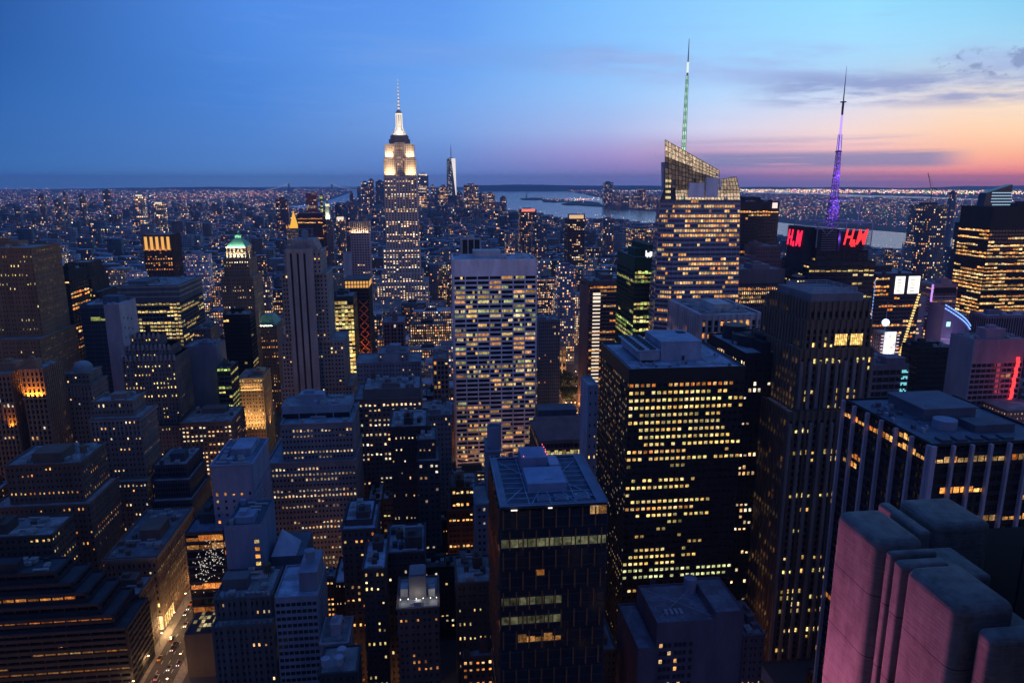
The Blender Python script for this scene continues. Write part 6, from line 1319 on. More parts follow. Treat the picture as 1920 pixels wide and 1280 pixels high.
hero('penthouse_roof_block', 'dark block with a pale blue tiered roof house and one amber strip', 'apartment building', 'block with tiered blue roof', [(640, 704, 992, 326, 30), (646, 698, 975, 331, 24)], masonry((.07, .06, .07), fw=2.6, p=0.18, pal='oran', roofc=(.28, .34, .45)), 1130, kit=4)
hero('blue_roof_block', 'block with a flat blue grey roof and twin lit window columns', 'apartment building', 'block with flat blue roof', [(680, 722, 1066, 300, 30)], masonry((.06, .045, .05), fw=2.4, p=0.33, pal='yel', roofc=(.28, .34, .45)), 1280, kit=3)
hero('twin_roof_block', 'dark block with railed roof terraces left of the lit roof terrace tower', 'apartment building', 'railed terrace block', [(724, 796, 1036, 318, 30)], masonry((.05, .045, .055), fw=2.6, p=0.11, roofc=(.2, .25, .33)), 1120, kit=5, tank=1)
hero('arched_white_house', 'small whitish house with an arcade of lit windows near the bottom', 'town house', 'whitish arcaded house', [(600, 652, 1206, 285, 20)], masonry((.34, .32, .38), fw=1.9, pier=.9, p=.3, pal='oran', top=3), 1232, kit=1)
b = hero('tank_topped_house', 'low roof at the bottom carrying three pale round tanks', 'building', 'three tank roof', [(598, 668, 1262, 262, 18)], masonry((.05, .05, .06), p=0.08), 1280, kit=0, finish=False)
u0, u1, v0, v1, _, z, zr = b.tiers[-1]
for x, y in ((2.5, 3), (8, 3.5), (8.5, 9)): tank_part(b, u0+x, v0+y, zr, 1.8, 3.2, (.3, .36, .46))
b.finish()
b = hero('blank_lilac_building', 'lilac grey building with a large blank wall and roof drum, bottom right of centre', 'office building', 'blank lilac building',
     [(1196, 1232, 1216, 272, 34), (1232, 1342, 1168, 276, 30), (1342, 1396, 1148, 279, 28)], ST(c=(.13, .115, .17), fw=9, fh=70, pier=0, span=.3, dp=.2, p=0, top=300, roofc=(.12, .14, .2)), 1290, indiv=True, kit=0, finish=False, flat=True)
T = b.tiers[1]; rg = random.Random(14); m = MB()
for j in range(9):
    for i in range(7):
        x = T[0]+1.5+i*1.9+(i//3)*1.0; za = T[5]-12-j*3.9
        m = MB(); m.box(b.pt(x-.1, T[2]-.06, za-.1), UU*1.6, VV*.2, ZZ*2.1); m.build('window_frame', glassmat((.02, .02, .035), .3), b.e)
        if rg.random() < .16: k = .7+.5*rg.random(); cc = rg.choice(PAL['warm']); b.wins.append(([b.pt(x, T[2]-.09, za), b.pt(x+1.4, T[2]-.09, za), b.pt(x+1.4, T[2]-.09, za+1.9), b.pt(x, T[2]-.09, za+1.9)], [(i*3, j), (i*3+2, j), (i*3+2, j+2), (i*3, j+2)], tuple(q*k for q in cc)))
T2 = b.tiers[2]; m = MB(); m.lathe(b.pt(T[1]-3, T[3]-6, T[6]), [(2.9, 0), (2.9, 7), (2.6, 7), (2.6, 6.4)], 20); m.build('roof_drum', wallmat((.26, .28, .38)), b.e)
m = MB()
for a, c_, d_, e_ in ((1, 1, T[1]-T[0]-2, 24), (T[1]-T[0]-2, 1, 2-(T[1]-T[0]), 24)): m.bar(b.pt(T[0]+a, T[2]+c_, T[6]+2.5), b.pt(T[0]+a+d_, T[2]+c_+e_, T[6]+2.5), .16)
for k in range(4): m.box(b.pt(T[0]+6+k*2.2, T[2]+6, T[6]), UU*1.4, VV*4, ZZ*1)
m.build('roof_truss', wallmat((.3, .3, .4)), b.e); m = MB()
for k in range(3): m.bar(b.pt(T[0]+6+k, T[3]-1, T[6]), b.pt(T[0]+6+k, T[3]-1, T[6]+5), .1)
m.build('aerial', wallmat((.3, .3, .35)), b.e); b.finish()
hero('lilac_annex', 'brown annex with amber window strips right of the blank lilac building', 'office building', 'brown annex by the lilac building', [(1386, 1434, 1190, 282, 26)], masonry((.12, .09, .11), p=.25, run=.8, pal='oran', rowv=1.4), 1290, indiv=True, kit=2)
b = hero('low_pink_roofed_building', 'low wide building with a striped salmon pink roof and a yellow lit storey', 'office building', 'pink roofed low building', [(1010, 1106, 828, 500, 50)], slab((.12, .10, .13), fw=3, fh=5, p=.9, pal='yel', top=2, br=.9), 850, kit=0, finish=False)
u0, u1, v0, v1, _, z, zr = b.tiers[-1]; m = MB()
for k in range(12): m.face([b.pt(u0, v0+1.5+k*2, zr+1+k*.9), b.pt(u1, v0+1.5+k*2, zr+1+k*.9), b.pt(u1, v0+3.1+k*2, zr+1.9+k*.9), b.pt(u0, v0+3.1+k*2, zr+1.9+k*.9)]); m.face([b.pt(u0, v0+3.1+k*2, zr+1.9+k*.9), b.pt(u1, v0+3.1+k*2, zr+1.9+k*.9), b.pt(u1, v0+3.5+k*2, zr+1.9+k*.9), b.pt(u0, v0+3.5+k*2, zr+1.9+k*.9)])
m.build('ribbed_roof', wallmat((.2, .12, .12), .8), b.e); m = MB(); m.box(b.pt(u0+4, v0+30, zr), UU*(u1-u0-8), VV*16, ZZ*15, skip='d'); m.build('roof_house', wallmat((.08, .1, .14)), b.e)
b.finish()
b = hero('columned_library', 'low classical building with tall lit columned bays near the park', 'library', 'classical columned building', [(1010, 1062, 650, 935, 40)], masonry((.3, .25, .2), fw=5.6, fh=9, pier=2.0, span=3, p=.9, pal='oran', br=.45, top=6, roofc=(.16, .2, .27)), 705, kit=5)
hero('small_orange_roof_house', 'low house with an orange lit canopy beside the finned glass tower at the bottom', 'town house', 'orange lit canopy house', [(866, 924, 1232, 292, 20)], masonry((.10, .06, .06), p=.3, pal='oran', fw=3), 1285, kit=2)
# ================================================================== the rest of the city: individual blocks on the street grid
rng = random.Random(2024)
COLS = [((.22, .115, .07), 'brown brick'), ((.15, .085, .055), 'dark brick'), ((.27, .21, .15), 'tan stone'), ((.16, .16, .175), 'grey stone'), ((.10, .11, .13), 'slate coloured'), ((.24, .26, .31), 'pale blue grey'), ((.06, .06, .07), 'near black'), ((.30, .29, .29), 'pale stone')]
cand = []
def overlap(u0, u1, v0, v1):
    for h in HERO:
        if h['Y'] > 1700 and v1 < 1500: continue
        if u0 < h['u1']+1.5 and u1 > h['u0']-1.5 and v0 < h['v1']+1.5 and v1 > h['v0']-1.5: return True
    return False
HR = [(h['Y'], r) for h in HERO for r in h['rects']] + [(1100, (1060, 1114, 640, 764)), (900, (1008, 1070, 690, 764)), (560, (225, 345, 1085, 1290))]
# ---- water outlines (pixels on the water plane)
WATER = {
 'harbour_water': [(880, 354), (985, 354), (1060, 358), (1095, 364), (1130, 373), (1138, 388), (1180, 394), (1240, 397), (1310, 404), (1388, 411), (1460, 417), (1520, 424), (1640, 432), (1735, 440), (1830, 452), (1925, 466), (1925, 500), (1830, 479), (1735, 471), (1650, 465), (1600, 458), (1500, 449), (1462, 443), (1388, 428), (1240, 420), (1200, 420), (1165, 412), (1100, 411), (1050, 410), (1012, 402), (985, 396), (950, 396), (935, 380), (905, 368), (885, 364)],
 'upper_bay_water': [(470, 350.5), (720, 349), (880, 350), (985, 352), (985, 355), (880, 364), (720, 362), (640, 357), (560, 355), (470, 353.5)],
 'east_river_water': [(690, 358), (668, 372), (632, 382), (580, 391), (530, 394), (528, 388), (580, 383), (622, 374), (650, 364), (665, 358)],
 'newark_bay_water': [(1395, 359), (1540, 361), (1620, 366), (1740, 369), (1850, 374), (1850, 377), (1740, 373), (1620, 371), (1540, 365.5), (1395, 363)],
}
def slices():
    for pts in WATER.values():
        for x in range(int(min(p[0] for p in pts)), int(max(p[0] for p in pts)), 18):
            ys = []
            for (xa, ya), (xb, yb_) in zip(pts, pts[1:]+pts[:1]):
                if (xa <= x < xb) or (xb <= x < xa): ys.append(ya+(yb_-ya)*(x-xa)/(xb-xa))
            if len(ys) >= 2: yield (40000, (x-4, x+14, min(ys), max(ys)-.5))
HR += list(slices())
def wpoly(pts): return [G(x, y, .35) for x, y in pts]
def limit_height(u0, u1, v0, v1, h):
    """lower a block until it hides nothing that the photograph shows behind it"""
    pts = [UU*a+VV*b for a in (u0, u1) for b in (v0, v1)]
    Yn = min(p.y for p in pts)
    for _ in range(14):
        pr = [proj((p.x, p.y, h)) for p in pts]; xa, xb = min(p[0] for p in pr), max(p[0] for p in pr); yt = min(p[1] for p in pr); bad = False
        for Y, (a, b_, c_, yb) in HR:
            if Y > Yn+4 and xa < b_-1 and xb > a+1 and yt < yb-2: bad = True; break
        if not bad: return h
        h *= .82
        if h < 5: return 0
    return 0
AVE = [(-160, -135), (150, 172), (-440, -412), (-320, -300), (430, 462), (710, 740), (-560, -540), (-700, -672), (980, 1010)]
PARK = (105, 178, 785, 925)
for vb in range(0, 19):
    v = 252+vb*82.0
    for row in range(2):
        vr0 = v+row*32; vr1 = vr0+30
        u = -1000.0
        while u < 1500:
            wd = rng.choice((14, 18, 22, 26, 34, 44)) if v < 700 else rng.choice((18, 26, 34, 44, 56))
            a, b_ = u, u+wd; u = b_+.6
            if any(a < y and b_ > x for x, y in AVE): continue
            if PARK[0] < b_ and PARK[1] > a and PARK[2] < vr1 and PARK[3] > vr0: continue
            dd = rng.uniform(22, 30); q0 = vr0
            pm = UU*(a+b_)/2+VV*(q0+dd/2)
            if pm.y < 262: continue
            base = 24+rng.random()*30 if v < 900 else 16+rng.random()*34
            h = base + (rng.random() < .3)*rng.random()*50 + (rng.random() < .05)*60
            pr = proj((pm.x, pm.y, h)); 
            if not (-60 < pr[0] < 1980) or pr[1] > 1330: continue
            if overlap(a, b_, q0, q0+dd):
                for (a2, b2, q2, d2) in ((a, b_, q0+dd*.5, dd*.45), (a, b_, q0, dd*.45), (a, (a+b_)/2, q0, dd), ((a+b_)/2, b_, q0, dd)):
                    if b2-a2 >= 9 and d2 >= 9 and not overlap(a2, b2, q2, q2+d2): a, b_, q0, dd = a2, b2, q2, d2; break
                else: continue
            h = limit_height(a, b_, q0, q0+dd, h)
            if h < 5: continue
            p = [proj((UU*x+VV*y)+ZZ*z_) for x in (a, b_) for y in (q0, q0+dd) for z_ in (0, h)]
            area = (max(k[0] for k in p)-min(k[0] for k in p))*(max(k[1] for k in p)-min(k[1] for k in p))
            cand.append((area, a, b_, q0, dd, h, pm))
cand.sort(key=lambda c: -c[0])
NI = 285
used_labels = {}
LM = [h for h in HERO if h.get('sn')]
def describe(px, py, cn, kindw, extra):
    best = sorted(LM, key=lambda h: ((h['cx']-px)**2 + (min(max(py, h['ty']), h['yb'])-py)**2*.6))
    L0 = best[0]; dx, dy = px-L0['cx'], py-min(max(py, L0['ty']), L0['yb']); hw = (L0['rects'][0][1]-L0['rects'][0][0])/2
    if abs(dx) < hw: rel = 'below' if py > (L0['ty']+L0['yb'])/2 else 'behind'
    else: rel = 'right of' if dx > 0 else 'left of'
    return rel, L0
pre = []
for i, (area, a, b_, q0, dd, h, pm) in enumerate(cand[:NI]):
    wc, cn = rng.choice(COLS); top = proj((pm.x, pm.y, h)); rel, L0 = describe(top[0], top[1], cn, '', '')
    tank = rng.random() < .35 and h < 75 and pm.y < 900; lp = rng.choice((.1, .18, .26, .36, .5)); pre.append([i, a, b_, q0, dd, h, pm, wc, cn, rel, L0, tank, lp, top])
by = {}
for r in pre:
    i, a, b_, q0, dd, h, pm, wc, cn, rel, L0, tank, lp, top = r
    form = 'low' if h < 30 else ('mid height' if h < 58 else 'tall'); wdw = 'narrow ' if b_-a < 19 else ('broad ' if b_-a > 40 else '')
    lit = 'few lights' if lp < .15 else ('many lit windows' if lp > .3 else 'some lit windows')
    lab = f"{form} {wdw}{cn} block with {'a water tank and ' if tank else ''}{lit}, {rel} the {L0['sn']}"
    by.setdefault(lab, []).append(r)
final = {}
ordw = ['nearest', 'second nearest', 'third nearest', 'fourth nearest', 'fifth nearest']
for lab, rs in by.items():
    rs.sort(key=lambda r: r[6].y)
    if len(rs) == 1: final[rs[0][0]] = (lab, False)
    else:
        for k, r in enumerate(rs):
            final[r[0]] = ((ordw[k]+' '+lab) if k < 5 else lab, False)
for r in pre:
    i, a, b_, q0, dd, h, pm, wc, cn, rel, L0, tank, lp, top = r
    lab, _ = final[i]; words = lab.split()
    for o_, n_ in (('with a water tank and ', 'with tank, '), ('mid height', 'medium'), ('many lit windows', 'many lights'), ('some lit windows', 'some lights'), (' block', ''), ('pale blue grey', 'bluish')):
        if len(lab.split()) > 16: lab = lab.replace(o_, n_)
    if len(lab.split()) > 16: lab = ' '.join(w for w in lab.split() if w not in ('broad', 'narrow', 'the'))
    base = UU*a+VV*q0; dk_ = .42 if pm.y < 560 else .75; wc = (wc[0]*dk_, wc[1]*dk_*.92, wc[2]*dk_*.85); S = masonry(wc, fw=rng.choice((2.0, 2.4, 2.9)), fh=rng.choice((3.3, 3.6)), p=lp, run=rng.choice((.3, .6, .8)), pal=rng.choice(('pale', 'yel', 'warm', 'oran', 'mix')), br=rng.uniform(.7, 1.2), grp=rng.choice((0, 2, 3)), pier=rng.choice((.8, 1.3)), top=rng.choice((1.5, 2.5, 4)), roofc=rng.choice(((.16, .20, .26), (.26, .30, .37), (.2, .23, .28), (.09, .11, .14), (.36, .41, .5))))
    if pm.y < 760:
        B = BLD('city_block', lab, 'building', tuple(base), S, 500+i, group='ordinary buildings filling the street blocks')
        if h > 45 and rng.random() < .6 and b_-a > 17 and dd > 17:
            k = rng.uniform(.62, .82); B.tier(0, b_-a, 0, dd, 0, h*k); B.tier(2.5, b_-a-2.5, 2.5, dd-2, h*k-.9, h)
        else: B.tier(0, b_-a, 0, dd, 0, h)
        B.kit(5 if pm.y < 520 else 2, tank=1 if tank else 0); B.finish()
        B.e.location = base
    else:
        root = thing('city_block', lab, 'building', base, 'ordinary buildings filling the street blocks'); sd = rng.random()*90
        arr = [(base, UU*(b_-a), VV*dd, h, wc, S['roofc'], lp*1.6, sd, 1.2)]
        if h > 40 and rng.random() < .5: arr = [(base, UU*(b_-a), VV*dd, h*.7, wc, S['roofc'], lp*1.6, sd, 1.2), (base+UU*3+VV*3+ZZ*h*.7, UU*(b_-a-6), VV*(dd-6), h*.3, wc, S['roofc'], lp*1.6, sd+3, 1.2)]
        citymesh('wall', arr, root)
        m = MB(); m.box(base+UU*(b_-a)*.3+VV*dd*.4+ZZ*h, UU*(b_-a)*.3, VV*dd*.3, ZZ*4, skip='d'); m.build('roof_house', wallmat(tuple(x*.9 for x in wc)), root)
# the remaining smaller ones and everything out to the horizon: one mass each
arr = []
for (area, a, b_, q0, dd, h, pm) in cand[NI:]:
    wc, cn = rng.choice(COLS); rc = rng.choice(((.10, .12, .16), (.2, .23, .28), (.3, .34, .4), (.15, .17, .2)))
    base = UU*a+VV*q0; arr.append((base, UU*(b_-a), VV*dd, h, wc, rc, rng.choice((.05, .12, .3)), rng.random()*90, 1.3))
    if rng.random() < .6: arr.append((base+UU*(b_-a)*rng.uniform(.1, .6)+VV*dd*.4+ZZ*h, UU*5, VV*5, 3.5, wc, rc, 0, 1, 0))
def inside(poly, x, y):
    c = False; n = len(poly); j = n-1
    for i in range(n):
        xi, yi = poly[i][0], poly[i][1]; xj, yj = poly[j][0], poly[j][1]
        if (yi > y) != (yj > y) and x < (xj-xi)*(y-yi)/(yj-yi)+xi: c = not c
        j = i
    return c
WP = [wpoly(p) for p in WATER.values()]
def wet(x, y): return any(inside(p, x, y) for p in WP)
r2 = random.Random(77); far = []; lights = []
def fpx(x, y, z=0): return proj((x, y, z))
v = 1815.0
while v < 7000:
    step = 34+v*.006; hw = v*.78+100; u = -hw
    while u < hw:
        wd = step*r2.uniform(.5, .95); p0 = UU*u+VV*(v+r2.uniform(0, 8)); u += step
        if p0.y < 1400: continue
        cxp, cyp, _ = fpx(p0.x, p0.y)
        if not (-30 < cxp < 1950) or wet(p0.x, p0.y) or wet(p0.x+wd, p0.y-20): continue
        h = r2.uniform(10, 34); 
        if r2.random() < .07: h = r2.uniform(40, 85)
        if p0.y > 4300 and 640 < cxp < 960: h = r2.uniform(30, 110)*(1 if r2.random() < .5 else .5)   # downtown
        if cxp > 1390 and cyp < 452: h = r2.uniform(7, 18)*(2 if r2.random() < .05 else 1)
        hh = limit_height(*(lambda q: (q[0], q[0]+wd, q[1], q[1]+wd))(uv_abs(p0)), h)
        if hh < 5: continue
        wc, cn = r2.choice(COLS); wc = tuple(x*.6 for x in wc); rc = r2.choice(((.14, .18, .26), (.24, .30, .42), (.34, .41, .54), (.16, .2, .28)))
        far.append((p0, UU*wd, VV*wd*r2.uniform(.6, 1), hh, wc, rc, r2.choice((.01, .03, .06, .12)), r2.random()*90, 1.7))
    v += step*1.05
v = 7000.0
while v < 21000:
    step = 90+v*.012; hw = v*.8; u = -hw
    while u < hw:
        p0 = UU*u+VV*(v+r2.uniform(0, 30)); u += step; cxp, cyp, _ = fpx(p0.x, p0.y)
        if not (-30 < cxp < 1950) or wet(p0.x, p0.y) or wet(p0.x+step, p0.y): continue
        wd = step*r2.uniform(.4, .9); far.append((p0, UU*wd, VV*wd, r2.uniform(8, 22), (.13, .13, .15), (.18, .2, .24), .03, r2.random()*90, 2.0))
    v += step*1.3
# the city behind and right below the viewer (it shades the low walls as it does in the place)
rb = random.Random(321)
arr.append((UU*-55+VV*-32, UU*110, VV*40, 236, (.25, .22, .2), (.15, .15, .15), .1, 3.3, 1))
for vb in range(-14, 3):
    for k in range(-16, 18):
        v = vb*82+rb.random()*8; u = k*48.0+rb.random()*6
        if abs(u) < 70 and -60 < v < 30: continue
        Yf = (UU*(u+40)+VV*(v+62)).y
        h = rb.choice((50, 70, 95, 130, 160, 200)) if v < -40 else max(12, min(90, 225-.86*max(0, Yf)))
        if v > -40 and (u < -20 or u > 20) and Yf > 60: h = min(h, max(12, 205-.9*Yf))
        arr.append((UU*u+VV*v, UU*42, VV*62, h, (.2, .18, .16), (.15, .16, .18), .12, rb.random()*90, 1))
o = citymesh('city_mass', arr, None); tag(o, 'small rooftops packed in the gaps between the named towers', 'city blocks', kind='stuff')
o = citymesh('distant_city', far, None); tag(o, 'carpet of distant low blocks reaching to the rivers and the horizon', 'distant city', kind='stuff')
# ---- points of light over the far city
def addlight(p, r, c): lights.append((p, r, c))
def dens(px, py): return 1
cnt = 0; tries = 0
warm = [(1, .5, .18), (1, .62, .3), (1, .38, .12), (1, .75, .5), (1, .85, .75), (1, .3, .15), (.8, .9, 1), (1, .12, .1)]
while cnt < 9000 and tries < 90000:
    tries += 1; px = r2.uniform(-5, 1925); py = 353.5+abs(r2.gauss(0, 1))*46
    if py > 520: continue
    if px > 1390 and 360 < py < 372 and r2.random() < .5: continue
    q = G(px, py, 0)
    if wet(q.x, q.y): continue
    zc = proj(q)[2]; r = zc/1350*r2.uniform(.16, .48)*(1 if py < 420 else .8)
    c = r2.choice(warm); k = r2.uniform(.8, 5.0)*(2.0 if r2.random() < .07 else 1)
    addlight(q+ZZ*(r2.uniform(18, 44) if py > 372 else 24), r, tuple(x*k for x in c)); cnt += 1
for k in range(1500):    # port and highway lights across the western shore
    px = r2.uniform(1385, 1925); py = r2.choice((355, 357, 358, 360))+abs(r2.gauss(0, 1.3))+(px-1385)*.009; q = G(px, py, 0); zc = proj(q)[2]
    addlight(q+ZZ*25, zc/1350*r2.uniform(.45, .9), tuple(x*r2.uniform(1.2, 6) for x in r2.choice(warm[:5])))
for k in range(500):
    px = r2.uniform(905, 1240); py = r2.choice((355.5, 357))+abs(r2.gauss(0, 1.0))+(px-905)*.004; q = G(px, py, 0)
    if wet(q.x, q.y): py -= 3; q = G(px, max(354, py), 0)
    zc = proj(q)[2]; addlight(q+ZZ*25, zc/1350*r2.uniform(.4, .8), tuple(x*r2.uniform(1.5, 5) for x in r2.choice(warm[:5])))
for (cx_, cy_, sx_, sy_, n_) in ((330, 372, 60, 5, 110), (450, 366, 60, 4, 150), (80, 395, 60, 8, 90), (60, 425, 50, 5, 60), (240, 412, 90, 8, 110), (500, 388, 25, 2, 60), (1440, 402, 60, 8, 130), (1640, 395, 130, 14, 260), (1700, 428, 18, 4, 60), (1100, 377, 28, 2, 60), (1080, 378, 30, 1.2, 60), (1190, 385, 40, 7, 90)):
    for k in range(n_):
        q = G(r2.gauss(cx_, sx_), max(354, r2.gauss(cy_, sy_)), 0)
        if wet(q.x, q.y) and cy_ > 380: continue
        zc = proj(q)[2]; addlight(q+ZZ*28, zc/1350*r2.uniform(.32, .7), tuple(x*r2.uniform(1.2, 4.5) for x in r2.choice(warm[:6])))
for ua in (-1500, -1150, -800, -440, -150, 165, 420, 700, 990, 1300, 1650):     # lit avenues running away
    for k in range(90):
        q = UU*(ua+r2.uniform(-9, 9))+VV*(1750+k*48+r2.uniform(-20, 20)); cxp, cyp, zc = proj(q)
        if 0 < cxp < 1920 and not wet(q.x, q.y): addlight(q+ZZ*24, zc/1350*r2.uniform(.35, .7), tuple(x*r2.uniform(1.0, 2.6) for x in (1, .5, .2)))
m = MB(); OC = [(1, 0, 0), (0, 1, 0), (-1, 0, 0), (0, -1, 0), (0, 0, 1), (0, 0, -1)]; OF = [(0, 1, 4), (1, 2, 4), (2, 3, 4), (3, 0, 4), (1, 0, 5), (2, 1, 5), (3, 2, 5), (0, 3, 5)]
for p, r, c in lights:
    V = [p+V3(k)*r for k in OC]
    for f in OF: m.face([V[i] for i in f], 0, None, c)
o = m.build('distant_lights', MCOL); tag(o, 'countless warm street and building lights sprinkled over the far city', 'city lights', kind='stuff')
# ================================================================== ground, water, hills
def plainmat(name, c, rough, spec=.3, ns=.01, amp=.3):
    m, t, out = newmat(name); g = t.new('ShaderNodeNewGeometry'); n = t.new('ShaderNodeTexNoise', ins={'Scale': ns, 'Detail': 8.0, 'Roughness': .65}); t.l.new(g.outputs['Position'], n.inputs['Vector'])
    cc = t.new('ShaderNodeVectorMath', operation='SCALE'); cc.inputs[0].default_value = c; t.l.new(t.mapr(n.outputs[0], .3, .7, 1-amp, 1+amp), cc.inputs['Scale'])
    b = t.new('ShaderNodeBsdfPrincipled', ins={'Roughness': rough, 'Specular IOR Level': spec}); t.l.new(cc.outputs[0], b.inputs['Base Color']); t.l.new(b.outputs[0], out.inputs[0]); return m
m = MB(); nx = 24
for i in range(nx):
    for j in range(nx):
        x0, x1 = -24000+48000*i/nx, -24000+48000*(i+1)/nx; y0, y1 = -600+26600*j/nx, -600+26600*(j+1)/nx; m.face([V3((x0, y0, 0)), V3((x1, y0, 0)), V3((x1, y1, 0)), V3((x0, y1, 0))])
o = m.build('ground', plainmat('ground_land', (.05, .053, .06), .9)); o['kind'] = 'structure'
mw, t, out = newmat('water_surface'); g_ = t.new('ShaderNodeNewGeometry'); n_ = t.new('ShaderNodeTexNoise', ins={'Scale': .02, 'Detail': 6.0}); mp_ = t.new('ShaderNodeMapping', ins={'Scale': (1, .25, 1)}); t.l.new(g_.outputs['Position'], mp_.inputs[0]); t.l.new(mp_.outputs[0], n_.inputs['Vector'])
bp_ = t.new('ShaderNodeBump', ins={'Strength': .35, 'Distance': 3.0}); t.l.new(n_.outputs[0], bp_.inputs['Height'])
b_ = t.new('ShaderNodeBsdfPrincipled', ins={'Base Color': (.03, .06, .09, 1), 'Roughness': .22, 'Specular IOR Level': .6}); t.l.new(bp_.outputs[0], b_.inputs['Normal']); t.l.new(b_.outputs[0], out.inputs[0])
for k, (nm, pts) in enumerate(WATER.items()):
    me = bpy.data.meshes.new(nm); P3 = [q+ZZ*k*.25 for q in wpoly(pts)]
    from mathutils.geometry import tessellate_polygon
    tr = tessellate_polygon([P3]); me.from_pydata([tuple(p) for p in P3], [], [tuple(x) for x in tr]); me.materials.append(mw); me.update()
    for p in me.polygons:
        if p.normal.z < 0: p.flip()
    o = bpy.data.objects.new(nm, me); COL.objects.link(o); o['kind'] = 'structure'
def blob(name, pts, z, mat, label=None):
    q = [G(x, y, 1.5) for x, y in pts]; m = MB(); m.face([V3((p.x, p.y, z)) for p in q])
    for a, c_ in zip(q, q[1:]+q[:1]): m.face([V3((a.x, a.y, .2)), V3((c_.x, c_.y, .2)), V3((c_.x, c_.y, z)), V3((a.x, a.y, z))])
    o = m.build(name, mat); o['kind'] = 'structure'; return o
dk = plainmat('island_land', (.03, .045, .035), .95, ns=.02)
blob('island', [(975, 373), (1000, 371.5), (1020, 372), (1025, 374), (1005, 375.5), (980, 375)], 9, dk); blob('island', [(1016, 376), (1040, 373.5), (1066, 375), (1068, 378), (1040, 380), (1020, 379)], 8, dk)
blob('pier_shore', [(1052, 383), (1072, 378), (1092, 377), (1122, 380), (1134, 388), (1110, 387), (1080, 385), (1060, 385)], 7, dk)
rg = random.Random(40)
hm = plainmat('hill_land', (.035, .045, .05), .95, ns=.002)
def hills(name, xa, xb, D, fn):
    m = MB(); pts = []
    n = 120
    for k in range(n+1):
        px = xa+(xb-xa)*k/n; d = ray(px, 352); q = d*(D/d.y); top = P(px, fn(px), D).z; pts.append((V3((q.x, q.y, 0)), max(5, top)))
    for (p, h1), (q, h2) in zip(pts[:-1], pts[1:]):
        a, c_ = V3((p.x, p.y, h1)), V3((q.x, q.y, h2)); m.face([p-V3((0, 700, 0)), q-V3((0, 700, 0)), c_, a]); m.face([a, c_, q+V3((0, 1500, 0)), p+V3((0, 1500, 0))])
    o = m.build(name, hm, smooth=True); o['kind'] = 'structure'
sn = lambda x, a, b: math.sin(x*a+b)
hills('hills', -260, 2180, 23500, lambda x: 351.5-(2.2 if 880 < x < 1240 else 0)+.7*sn(x, .011, 1)+.5*sn(x, .037, 2)-(3.2*max(0, min(1, (x-1750)/60)) if x > 1750 else 0)+ (3.5 if x < 120 else 1.5 if x < 300 else 0)*1.0)
hills('hills', 880, 1240, 20500, lambda x: 346.5+2.5*abs((x-960)/300)+.5*sn(x, .03, 0))
# ================================================================== streets
asph = plainmat('asphalt', (.045, .045, .048), .85, ns=.3); pav = plainmat('pavement_slabs', (.16, .155, .15), .9, ns=.5)
mark = plainmat('road_paint', (.6, .6, .56), .8)
def strip(name, u0, u1, v0, v1, z0, z1, mat):
    m = MB(); m.box(UU*u0+VV*v0+ZZ*z0, UU*(u1-u0), VV*(v1-v0), ZZ*(z1-z0), skip='d'); o = m.build(name, mat); o['kind'] = 'structure'; return o
for (a, c_) in ((-160, -135), (150, 172)):
    m = MB(); m.face([UU*(a+5)+VV*200+ZZ*.02, UU*(c_-5)+VV*200+ZZ*.02, UU*(c_-5)+VV*1900+ZZ*.02, UU*(a+5)+VV*1900+ZZ*.02]); o = m.build('road', asph); o['kind'] = 'structure'
    strip('pavement', a, a+5, 200, 1500, 0, .14, pav); strip('pavement', c_-5, c_, 200, 1500, 0, .14, pav)
    m = MB()
    for k in range(160):
        for x in (a+8.5, a+12.5, a+16.5): m.face([UU*x+VV*(210+k*8)+ZZ*.03, UU*(x+.18)+VV*(210+k*8)+ZZ*.03, UU*(x+.18)+VV*(213+k*8)+ZZ*.03, UU*x+VV*(213+k*8)+ZZ*.03])
    o = m.build('road_markings', mark); o['kind'] = 'structure'
for k in range(16):
    v = 252+k*82-20; m = MB(); m.face([UU*-149+VV*(v+4)+ZZ*.025, UU*147+VV*(v+4)+ZZ*.025, UU*147+VV*(v+15)+ZZ*.025, UU*-149+VV*(v+15)+ZZ*.025]); o = m.build('side_street', asph); o['kind'] = 'structure'
